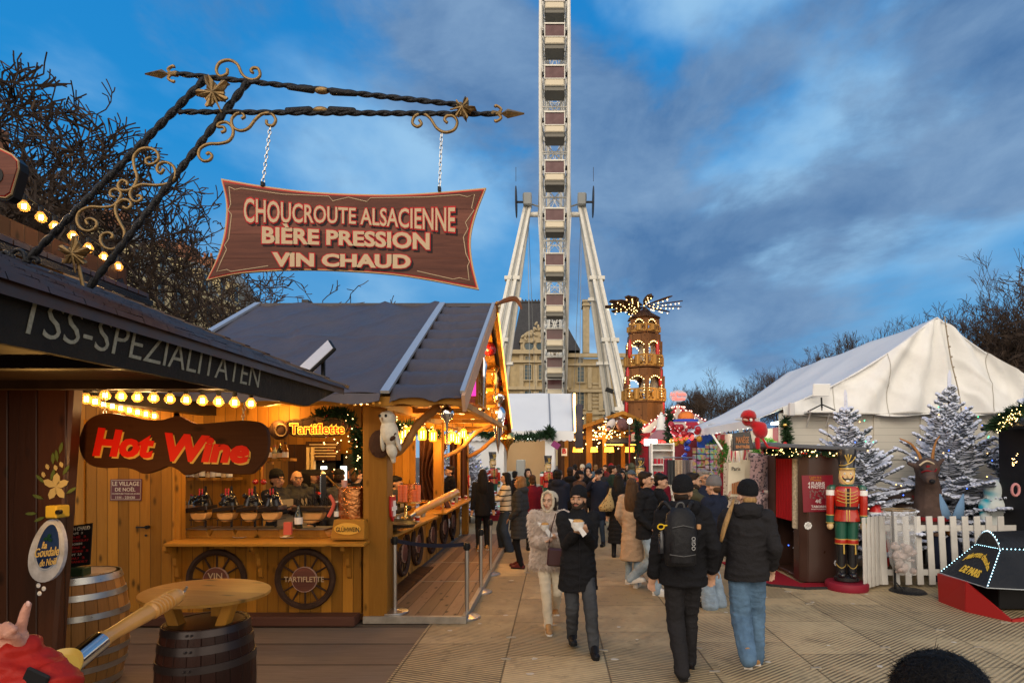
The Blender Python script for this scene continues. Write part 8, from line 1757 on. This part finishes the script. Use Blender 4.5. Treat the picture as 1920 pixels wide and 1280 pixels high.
    if hat in ('hood', 'scarf'):
        m = k(); m.T = HM; m.ell((0, .045, 1.665), (.102, .108, .108)); m.ell((0, .05, 1.57), (.098, .088, .10)); m.tube([(.0, -.052, 1.775), (.062, -.058, 1.735), (.080, -.055, 1.66), (.074, -.055, 1.58), (.035, -.07, 1.52), (0, -.075, 1.50), (-.035, -.07, 1.52), (-.074, -.055, 1.58), (-.080, -.055, 1.66), (-.062, -.058, 1.735)], .018, 8, closed=True); m.build('hood' if hat == 'hood' else 'headscarf', M_h, t, smooth=True)
    t.location = (x, y, z0); t.rotation_euler[2] = R_(face); t['_j'] = 0; del t['_j']
    return t
def wrinkle(o, amp, fr, s, quilt=False):
    me = o.data; me.update(); seed = random.random()*20; n = len(me.vertices)
    N_ = [0.]*(3*n); C0 = [0.]*(3*n); me.vertex_normals.foreach_get('vector', N_); me.vertices.foreach_get('co', C0)
    for i in range(n):
        x, y, z = C0[3*i:3*i+3]
        if quilt: d = amp*(abs(sin(z*pi/.085+.6*noise.noise((x*6, y*6, seed))))**.5-.7)
        else:
            a = noise.noise((x*fr*.7+seed, y*fr*.7, z*fr*1.6)); d = amp*((1-abs(a)*3.2) if abs(a) < .3 else 0)*.8+amp*.5*noise.noise((x*fr*2, y*fr*2, z*fr*3+seed))
        d *= s; C0[3*i] += N_[3*i]*d; C0[3*i+1] += N_[3*i+1]*d; C0[3*i+2] += N_[3*i+2]*d
    me.vertices.foreach_set('co', C0); me.update()
def pos(u, Y): return (u-1040)*Y/1080
# --- walking couples and nearest people ---
person('man in black beanie and black coat walking towards us, eating a wrapped sandwich', pos(1084, 5.95), 6.0, 4, 1.69, 'black', .66, 'gjeans', 'black', hair='short', hc='dark', hat='beanie', R='face', L='face', fr=(.05, .16), fl=(.05, -.18), lift=(.03, 0), head=-20, vox=.013, fine=True, puff=1.16, wide=.96, legw=1.15, skin=1, beard=True, nod=-4)
person('woman in fluffy beige fur coat and cream headscarf walking with a paper wrapped snack', pos(1030, 6.72), 6.75, 6, 1.61, 'fur', .80, 'cream', 'tan', hair='bob', hc='dark', hat='scarf', hatc='cream', R=(-.075, -.27, 1.16), L=(.055, -.27, 1.20), fr=(.07, -.16), fl=(.0, .24), lift=(0, .09), head=-28, vox=.013, fine=True, puff=1.28, legw=1.05, fur=True, skin=2)
C1 = person('man in black beanie and black parka seen from behind, carrying a black backpack', pos(1281, 5.28), 5.28, 180, 1.82, 'black', .82, 'offblack', 'black', hair='short', hat='beanie', hood=True, R=(-.26, -.02, .93), L=(.27, -.02, .88), fr=(.0, -.20), fl=(-.06, .14), lift=(0, .02), head=-30, vox=.013, fine=True, puff=1.22, legw=1.25, skin=1)
C2 = person('blonde person in black beanie and wide blue jeans, back turned, holding hands with backpack man', pos(1400, 5.5), 5.5, 168, 1.77, 'offblack', .84, 'jeans', 'tan', hair='short', hc='blond', hat='beanie', hood=True, R=(-.24, -.06, .95), L=(.30, -.04, .90), fr=(.0, -.10), fl=(-.07, .34), lift=(0, .13), head=25, vox=.013, fine=True, puff=1.20, legw=1.5, skin=2)
mm_ = MB(); P = [at(1376, 935, 5.45), at(1368, 960, 5.36), at(1358, 990, 5.33), at(1352, 1015, 5.34)]; mm_.tube(cat_rom(P, 4), [.010+.014*sin(pi*i/13) for i in range(13)], 8); po_ = mm_.build('ponytail', mat('hair_blond', HC['blond'], .5), None, smooth=True); po_.parent = C2; po_.matrix_parent_inverse = (Matrix.Translation(C2.location) @ Matrix.Rotation(C2.rotation_euler[2], 4, 'Z')).inverted()
# backpack
bp = thing('backpack', 'black backpack with yellow clip and water bottle on the parka man', 'backpack', at(1275, 1060, 4.98)); c = at(1276, 1008, 4.98)
m = MB(); m.loft([(c+V((0, 0, -.24)), .115, .06), (c+V((0, 0, -.22)), .135, .085), (c+V((0, -.01, 0)), .145, .10), (c+V((0, 0, .20)), .125, .085), (c+V((0, .01, .26)), .07, .05)], 24); m.build('main_bag', mat('backpack_nylon', (.014, .014, .016), .5, nz=12, nv=.3, bump=.5), bp, smooth=50)
m = MB(); m.loft([(c+V((.0, -.055, -.20)), .10, .05), (c+V((0, -.07, -.05)), .108, .055), (c+V((0, -.06, .08)), .09, .04)], 20); m.build('front_pocket', mat('backpack_nylon'), bp, smooth=50)
m = MB(); m.tube([c+V((-.09, -.10, .1)), c+V((0, -.115, .12)), c+V((.09, -.10, .1))], .004, 5); m.tube([c+V((-.11, -.085, -.13)), c+V((0, -.125, -.14)), c+V((.11, -.085, -.13))], .004, 5); m.tube(cat_rom([c+V((-.04, .02, .25)), c+V((-.02, .0, .30)), c+V((.02, 0, .30)), c+V((.04, .02, .25))], 4), .008, 6); m.build('zip', mat('grey_zip', (.10, .10, .10), .4), bp)
for sg in (-1, 1): m = MB(); m.tube(cat_rom([c+V((sg*.07, .04, .24)), c+V((sg*.12, .10, .30)), c+V((sg*.15, .2, .24))], 4), .018, 6); m.build('strap', mat('backpack_nylon'), bp)
m = MB(); m.lathe([(.03, -.10), (.03, .06), (.018, .08), (.018, .10)], c+V((-.165, -.0, -.03)), 14); m.build('water_bottle', mat('gloss_black'), bp, smooth=50); m = MB(); m.tube([c+V((-.175+.028*cos(a), -.03, .10+.022*sin(a))) for a in [2*pi*q/12 for q in range(12)]], .006, 5, closed=True); m.cap(c+V((-.15, -.03, .11)), c+V((-.10, -.04, .115)), .008, .005, 5); m.build('clip', mat('yellow_clip', (.65, .42, .02), .4), bp)
m = MB(); m.box(c+V((.15, -.03, .10)), (.035, .03, .045)); m.build('side_item', mat('wood_tag', (.42, .22, .10), .5), bp, bevel=.006)
text('lettering', 'OGIO', .045, frame(c+V((.085, -.125, -.03)), (0, 0, 1), (-1, 0, 0)), mat('bag_print', (.35, .35, .35), .5), bp, .002, .003)
def food(label, p, s=1.):
    t = thing('wrapped_sandwich', label, 'food', p); p = V(p); m = MB(); rn = random.Random(4)
    m.loft([(p+V((0, 0, -.07*s)), .03*s, .02), (p+V((.0, 0, -.03*s)), .06*s, .035), (p+V((0, 0, .015)), .065*s, .04)], 14); m.add([p+V(q) for q in ((.03, -.03, -.02), (.09, -.02, -.10), (.05, -.03, -.13), (.0, -.035, -.05))], [(0, 1, 2, 3)]); m.add([p+V(q) for q in ((-.06, -.03, .0), (-.09, -.02, .05), (-.04, -.03, .04))], [(0, 1, 2)]); m.build('paper', mat('white_paper', (.66, .64, .62), .7, bump=.8, bs=25), t, smooth=30, thick=.004)
    m = MB(); m.ell(p+V((0, 0, .022)), (.06*s, .032, .022)); m.build('bread', mat('toasted_bread', (.50, .27, .09), .7, nz=30, nv=.4), t, smooth=True)
food('sandwich in white paper held under the chin of the black coated man', at(1083, 981, 5.67)); food('small snack in white paper held by the woman in the fur coat', at(1022, 986, 6.42), .7)
hb = thing('handbag', 'dark burgundy shoulder bag at the hip of the woman in the fur coat', 'bag', at(1040, 1050, 6.5)); c = at(1042, 1044, 6.38); m = MB(); m.box(c, (.19, .07, .20), ry(4)); m.build('body', mat('burgundy_leather', (.045, .012, .014), .35), hb, bevel=.02); m = MB(); m.tube(cat_rom([c+V((-.08, 0, .1)), c+V((-.05, .02, .30)), c+V((.0, .05, .48))], 4), .006, 5); m.build('strap', mat('burgundy_leather'), hb)
# --- group right of centre ---
person('young man in black coat, light jeans and white trainers striding right', pos(1212, 8.5), 8.5, 62, 1.79, 'black', .80, 'ljeans', 'white', hair='short', hc='dark', R='pocket', L='pocket', fr=(0, -.20), fl=(0, .26), lift=(0, .09), vox=.015, fine=True, puff=1.12, legw=1.25, skin=1)
person('woman with long brown hair in a long beige coat seen from behind', pos(1186, 8.9), 8.95, 155, 1.68, 'beige', .42, 'ljeans', 'white', hair='long', hc='brown', fr=(0, .1), fl=(0, -.1), vox=.016, puff=1.0, R='pocket', L='pocket')
person('young man with dark hair in black jacket looking down, right of the light jeans man', pos(1236, 9.0), 9.0, 70, 1.75, 'black', .80, 'black', 'cream', hair='short', hc='black', R='chest', L='chest', nod=14, vox=.016, puff=1.1)
person('bearded man in olive jacket in profile, reaching his arm to the right', pos(1300, 8.3), 8.3, 92, 1.78, 'olive', .82, 'brown', 'tan', hair='short', hc='dark', R=(-.16, -.42, 1.42), L='chest', vox=.015, puff=1.15, beard=True, skin=1)
person('grey haired man with glasses in navy jacket facing us behind the bearded man', pos(1322, 9.2), 9.2, 8, 1.80, 'navy', .80, 'dbjeans', 'black', hair='short', hc='grey', vox=.015, puff=1.12, glasses=True, skin=1)
person('woman in taupe beanie, navy jacket and pale flared jeans seen half from behind', pos(1341, 7.6), 7.65, -140, 1.74, 'navy', .88, 'ljeans', 'black', hair='short', hc='brown', hat='beanie', hatc='grey', R='chest', L='down', vox=.015, puff=1.15, legw=1.2, flare=.05, nod=8)
person('woman in ankle length black quilted coat seen from behind, left of the beige coat', pos(1160, 11.5), 11.5, 178, 1.68, 'black', .30, 'black', 'black', hair='long', hc='black', vox=.018, puff=1.12, quilt=True)
person('man in dark grey cap with orange scarf looking over the beige coat', pos(1184, 12.6), 12.6, 24, 1.72, 'navy', .75, 'black', 'black', hat='cap', hatc='bluegrey', vox=.018, skin=3)
m = MB(); c = V((pos(1184, 12.6), 12.6, 1.49)); m.lathe([(.09, -.09), (.10, -.03), (.085, .03), (.07, .05)], c+V((.02, -.02, 0)), 16); tag(m.build('scarf', mat('orange_scarf', (.50, .09, .03), .8), None, smooth=True), 'orange scarf round the neck of the man in the grey cap', 'scarf')
person('dark haired woman in maroon scarf standing by the white shelf stand', pos(1237, 12.2), 12.2, -15, 1.66, 'burgundy', .7, 'black', 'black', hair='long', hc='black', vox=.018)
tb = thing('tote_bag', 'leopard print bag with long pointed handle beside the long black quilted coat', 'bag', at(1138, 960, 11.3)); m = MB(); m.loft([(at(1136, 958, 11.2), .12, .05), (at(1137, 950, 11.2), .16, .07), (at(1140, 940, 11.2), .11, .05), (at(1143, 925, 11.2), .03, .02), (at(1145, 915, 11.2), .02, .015)], 14); m.build('cloth', mat('leopard_cloth', (.30, .2, .09), .8, build=lambda t, b: t.l.new(t.mix(t.N('MapRange', {0: t.N('TexVoronoi', {'Vector': t.N('TexCoord').outputs['Object'], 'Scale': 30.}).outputs['Distance'], 1: .35, 2: .25}).outputs[0], (.36, .26, .12), (.04, .02, .01)), b.inputs['Base Color'])), tb, smooth=True)
# --- queue at the stall and the crowd, as a table: u, Y, face, height, keyword options, label ---
G_ = 'people in the crowd'
CR = [
 (905, 11.9, 196, 1.68, dict(coat='black', hem=.75, legs='black', shoes='tan', hair='long', hc='black', z0=.075), 'woman with long black hair in black clothes standing on the deck'),
 (948, 12.2, -75, 1.68, dict(stripe=True, coat='cream', hem=.88, legs='dbjeans', shoes='black', hair='long', hc='black', R='fwd', L='fwd', legw=1.5, flare=.03), 'woman in cream jumper with black stripes and long dark hair looking left'),
 (975, 10.4, -105, 1.66, dict(coat='charcoal', hem=.58, legs='black', shoes='darkred', hair='bob', hc='bob', quilt=True, puff=1.2, R='pocket', L='pocket', vox=.015, hood=True), 'woman with light brown bob in dark quilted coat and dark red shoes'),
 (998, 12.4, 190, 1.62, dict(coat='burgundy', hem=.55, legs='black', shoes='black', hair='short', hc='brown', puff=1.15), 'person in raspberry red coat half hidden behind the quilted coat'),
 (990, 15.5, 25, 1.70, dict(coat='green', hem=.7, legs='black', hair='bob', hc='dark', puff=1.15), 'curly dark haired woman in green coat in front of the food tent counter'),
 (966, 15.8, 160, 1.62, dict(coat='black', hem=.8, hair='short', hc='black'), 'person in black seen between the striped jumper and the bob haired woman'),
 (1048, 11.9, 160, 1.74, dict(coat='navy', hem=.84, legs='dgrey', shoes='black', hair='short', hc='black', puff=1.15, R='chest', L='chest', hood=True), 'man in dark navy jacket bending over his phone, left of the crowd'),
 (1087, 13.2, 115, 1.70, dict(coat='brown', hem=.80, legs='dgrey', hair='short', hc='black', hat='cap', R='fwd', L='fwd', puff=1.2), 'man in brown suede jacket and black flat cap in the crowd'),
 (1069, 14.0, 180, 1.74, dict(coat='black', hem=.75, legs='black', puff=1.15, hood=True), 'person in black puffer seen from behind, left of the brown suede jacket'),
 (1122, 12.9, -18, 1.72, dict(coat='navy', hem=.62, legs='dbjeans', shoes='black', hat='cap', hatc='black', R='phone', L='down', puff=1.1, jk=None), 'man in flat cap and open navy coat holding up a phone in the crowd'),
 (1149, 15.6, 95, 1.78, dict(coat='green', hem=.78, legs='black', hair='short', hc='dark', puff=1.2), 'man in dark green quilted jacket looking right in the crowd'),
 (1167, 14.8, -10, 1.66, dict(coat='black', hem=.7, hair='long', hc='black'), 'pale faced woman with long black hair right of the green jacket'),
 (1184, 17.5, 180, 1.82, dict(coat='olive', hem=.7, hat='hood', hatc='olive', puff=1.2), 'person in hooded olive parka with back turned near the right edge of the crowd'),
 (1102, 15.0, 10, 1.74, dict(coat='black', hem=.7, hat='hood', hatc='offblack', puff=1.2, R='phone'), 'person in black hood lifting hands behind the flat cap man'),
 (1127, 17.0, 5, 1.68, dict(coat='offblack', hem=.7, hair='long', hc='dark'), 'woman with dark hair looking at us right behind the phone man'),
 (1168, 18.0, 12, 1.66, dict(coat='black', hem=.7, hair='long', hc='black'), 'woman with black hair behind the pale faced woman'),
 (1043, 16.0, 20, 1.66, dict(coat='black', hem=.7, hair='bob', hc='black'), 'dark haired person leftmost in the crowd by the tent post'),
 (1078, 19.0, 180, 1.76, dict(coat='offblack', hem=.7, hair='short', hc='black'), 'man in off black coat with back turned below the first orange lamp shade'),
 (1072, 16.2, 95, 1.72, dict(coat='olive', hem=.7, hair='short', hc='dark'), 'person in olive coat looking right in the left half of the crowd'),
 (1092, 20.5, 0, 1.72, dict(coat='cream', hem=.8, hair='short', hc='dark', hat='beanie', hatc='cream'), 'person in pale cream jacket and hat far back in the crowd'),
 (1104, 19.5, 170, 1.80, dict(coat='bluegrey', hem=.8, hat='hood', hatc='bluegrey'), 'tall person in blue grey hood far back in the crowd'),
 (1117, 21.0, 180, 1.72, dict(coat='black', hem=.7, hair='short', hc='bob'), 'light haired person in black far back in the middle of the crowd'),
 (1134, 22.0, -40, 1.70, dict(coat='red', hem=.8, hair='short', hc='dark'), 'person in red jacket far back below the third orange lamp shade'),
 (1146, 20.0, 20, 1.76, dict(coat='darkred', hem=.7, hat='beanie', hatc='red'), 'person in red beanie just behind the green jacket man'),
 (1160, 21.5, 180, 1.72, dict(coat='black', hem=.7, hair='long', hc='dark'), 'long haired person in black with back turned far back right of the red beanie'),
 (1176, 22.5, 10, 1.74, dict(coat='offblack', hem=.7, hair='short', hc='black'), 'man in off black coat far back below the fourth orange lamp shade'),
 (1197, 16.0, 185, 1.76, dict(coat='offblack', hem=.75, hair='short', hc='dark'), 'man in dark coat with back turned at the right end of the crowd'),
 (1205, 19.0, -60, 1.72, dict(coat='burgundy', hem=.75, hair='short', hc='black'), 'person in wine red coat by the red soldier figure'),
]
for u, Y, fc, h, kw, lab in CR:
    kw.setdefault('vox', .022 if Y < 16 else .028); kw['skin'] = int(u) % 4
    person(lab, pos(u, Y), Y, fc, h, fr=(0, -.04), fl=(0, .06), **{k_: v_ for k_, v_ in kw.items() if k_ != 'jk'})['group'] = G_ if 1040 < u else 'people queueing by the stall'
# staff inside the stall
for u, Y, fc, h, kw, lab in [(520, 8.0, 62, 1.72, dict(coat='charcoal', hat='beanie', skin=1, R='chest', L='chest', apron=True), 'barman in black beanie looking right behind the raclette heaters'),
 (557, 8.25, 22, 1.72, dict(coat='charcoal', hair='none', apron=True, R='chest', L='pocket', skin=1, head=14, hood=True, puff=1.2), 'bald barman in dark jacket with beige apron behind the large raclette heater'),
 (636, 8.7, 195, 1.73, dict(coat='dgrey', hat='cap', hatc='black', skin=3), 'staff member in black cap with back turned in front of the lit fridge'),
 (668, 9.2, 150, 1.72, dict(coat='black', hair='short', hc='brown', skin=2), 'brown haired staff member with back turned beside the corner post'),
 (742, 9.2, 80, 1.60, dict(coat='charcoal', hair='short', hc='black', skin=3, apron=True, nod=10), 'staff member bending over the big pans behind the side counter'),
 (843, 13.2, -60, 1.70, dict(coat='black', hair='short', hc='dark', skin=0), 'dark haired person seen through the far end of the side counter')]:
    kw.setdefault('R', 'chest'); person(lab, pos(u, Y), Y, fc, h, vox=.015, z0=.10, **kw)
# people cut by the frame: pointing hand at the left, black hair at the bottom right
ph = thing('person', 'person in red jacket at the lower left, only pointing hand and sleeve showing', 'person', (0, 0, 0)); Y = 1.45
q = lambda u, v, dy=0.: at(u, v, Y+dy)
m = MB(); m.cap(q(-30, 1225), q(15, 1205), .030, .030, 14); m.ell(q(12, 1196), (.036, .026, .034)); m.ell(q(30, 1200), (.030, .024, .036)); 
m.cap(q(34, 1196), q(42, 1165), .0135, .0115, 12); m.cap(q(42, 1165), q(47, 1146), .0115, .0108, 12); m.cap(q(47, 1146), q(52, 1133), .0108, .0090, 12)
for (a, b_, c_) in (((18, 1190, -.02), (12, 1172, -.03), (26, 1180, -.045)), ((6, 1192, -.018), (0, 1176, -.028), (14, 1186, -.045)), ((-6, 1196, -.012), (-12, 1182, -.022), (2, 1192, -.04))):
    m.cap(q(*a), q(*b_), .0120, .0110, 10); m.cap(q(*b_), q(*c_), .0110, .0095, 10)
m.cap(q(38, 1206, -.01), q(26, 1192, -.035), .0135, .012, 10); m.cap(q(26, 1192, -.035), q(12, 1189, -.05), .012, .010, 10)
m.cap(q(-30, 1225), V((-1.62, 1.3, 1.38)), .032, .04); m.cap(V((-1.62, 1.3, 1.38)), V((-1.85, 1.15, 1.48)), .045, .05); m.loft([((-2.0, 1.1, .9), .14, .10), ((-2.0, 1.1, 1.3), .15, .10), ((-2.0, 1.1, 1.47), .10, .08)]); m.cap((-2.0, 1.1, 1.45), (-2, 1.1, 1.58), .055, .05); m.ell((-2, 1.1, 1.68), (.075, .09, .11))
for sx in (-.09, .09): m.cap((-2+sx, 1.1, .92), (-2+sx, 1.1, .09), .08, .04)
m.build('body', mat('skin_hand', (.56, .27, .19), .42, nz=9, nv=.14, bump=.25, bs=60), ph, smooth=True, remesh=.0045, recalc=False)
m = MB(); m.ell(q(52.5, 1131.5, -.0088), (.006, .0025, .008)); m.build('fingernail', mat('nail', (.62, .36, .30), .25), ph, smooth=True)
m = MB(); m.cap(q(42, 1222, .01), q(-10, 1262, -.02), .040, .052, 16); m.cap(q(60, 1240, .03), q(100, 1285, .0), .040, .06, 16); m.cap(q(-10, 1262, -.02), V((-1.75, 1.2, 1.35)), .055, .075, 14); m.cap(q(-10, 1235, 0), q(85, 1300, 0), .05, .07, 14); m.loft([((-2.0, 1.1, .85), .2, .15), ((-2.0, 1.1, 1.3), .21, .15), ((-2.0, 1.1, 1.5), .10, .09)]); m.cap((-1.85, 1.12, 1.40), (-1.7, 1.2, 1.34), .10, .08)
rj = m.build('red_jacket', mat('red_shell_jacket', (.36, .018, .012), .5, nz=8, nv=.2, bump=.5, bs=14), ph, smooth=True, remesh=.008, recalc=False); wrinkle(rj, .010, 16, 1)
m = MB(); m.box(q(66, 1275, -.05), (.06, .01, .05), ry(25)); m.build('cuff_tab', M_black, ph, bevel=.004)
m = MB()
for sx in (-.09, .09): m.cap((-2+sx, 1.1, .92), (-2+sx, 1.1, .08), .10, .06)
m.build('trousers', cloth('legs_dbjeans', C_['dbjeans']), ph, smooth=True)
sh_ = person('black haired person at the bottom right corner, only top of head showing', 1.05, 1.52, 170, 1.42, 'black', .8, 'black', 'black', hair='short', hc='black', vox=.014, fine=False)
hh = MB(); rn = random.Random(1); c = V((1.05, 1.555, 1.36))
for _ in range(6000):
    d = V((rn.gauss(0, 1), rn.gauss(0, 1), abs(rn.gauss(0, 1))+.05)).normalized(); p = c+V((d.x*.112, d.y*.125, d.z*.112)); t_ = (V((-.5, .1, -.3))+V((rn.gauss(0, .5), rn.gauss(0, .5), rn.gauss(0, .3)))); t_ = (t_-d*t_.dot(d)*.8).normalized(); e = p+t_*.045+d*.0015; s_ = t_.cross(d).normalized()*.0016
    hh.add([p-s_, p+s_, e], [(0, 1, 2)])
hh.ell(c, (.108, .12, .108))
ho = hh.build('hair_strands', mat('hair_black'), None, recalc=False); ho.parent = sh_; ho.matrix_parent_inverse = (Matrix.Translation(sh_.location) @ Matrix.Rotation(sh_.rotation_euler[2], 4, 'Z')).inverted()

bpy.data.scenes.remove(TMP)
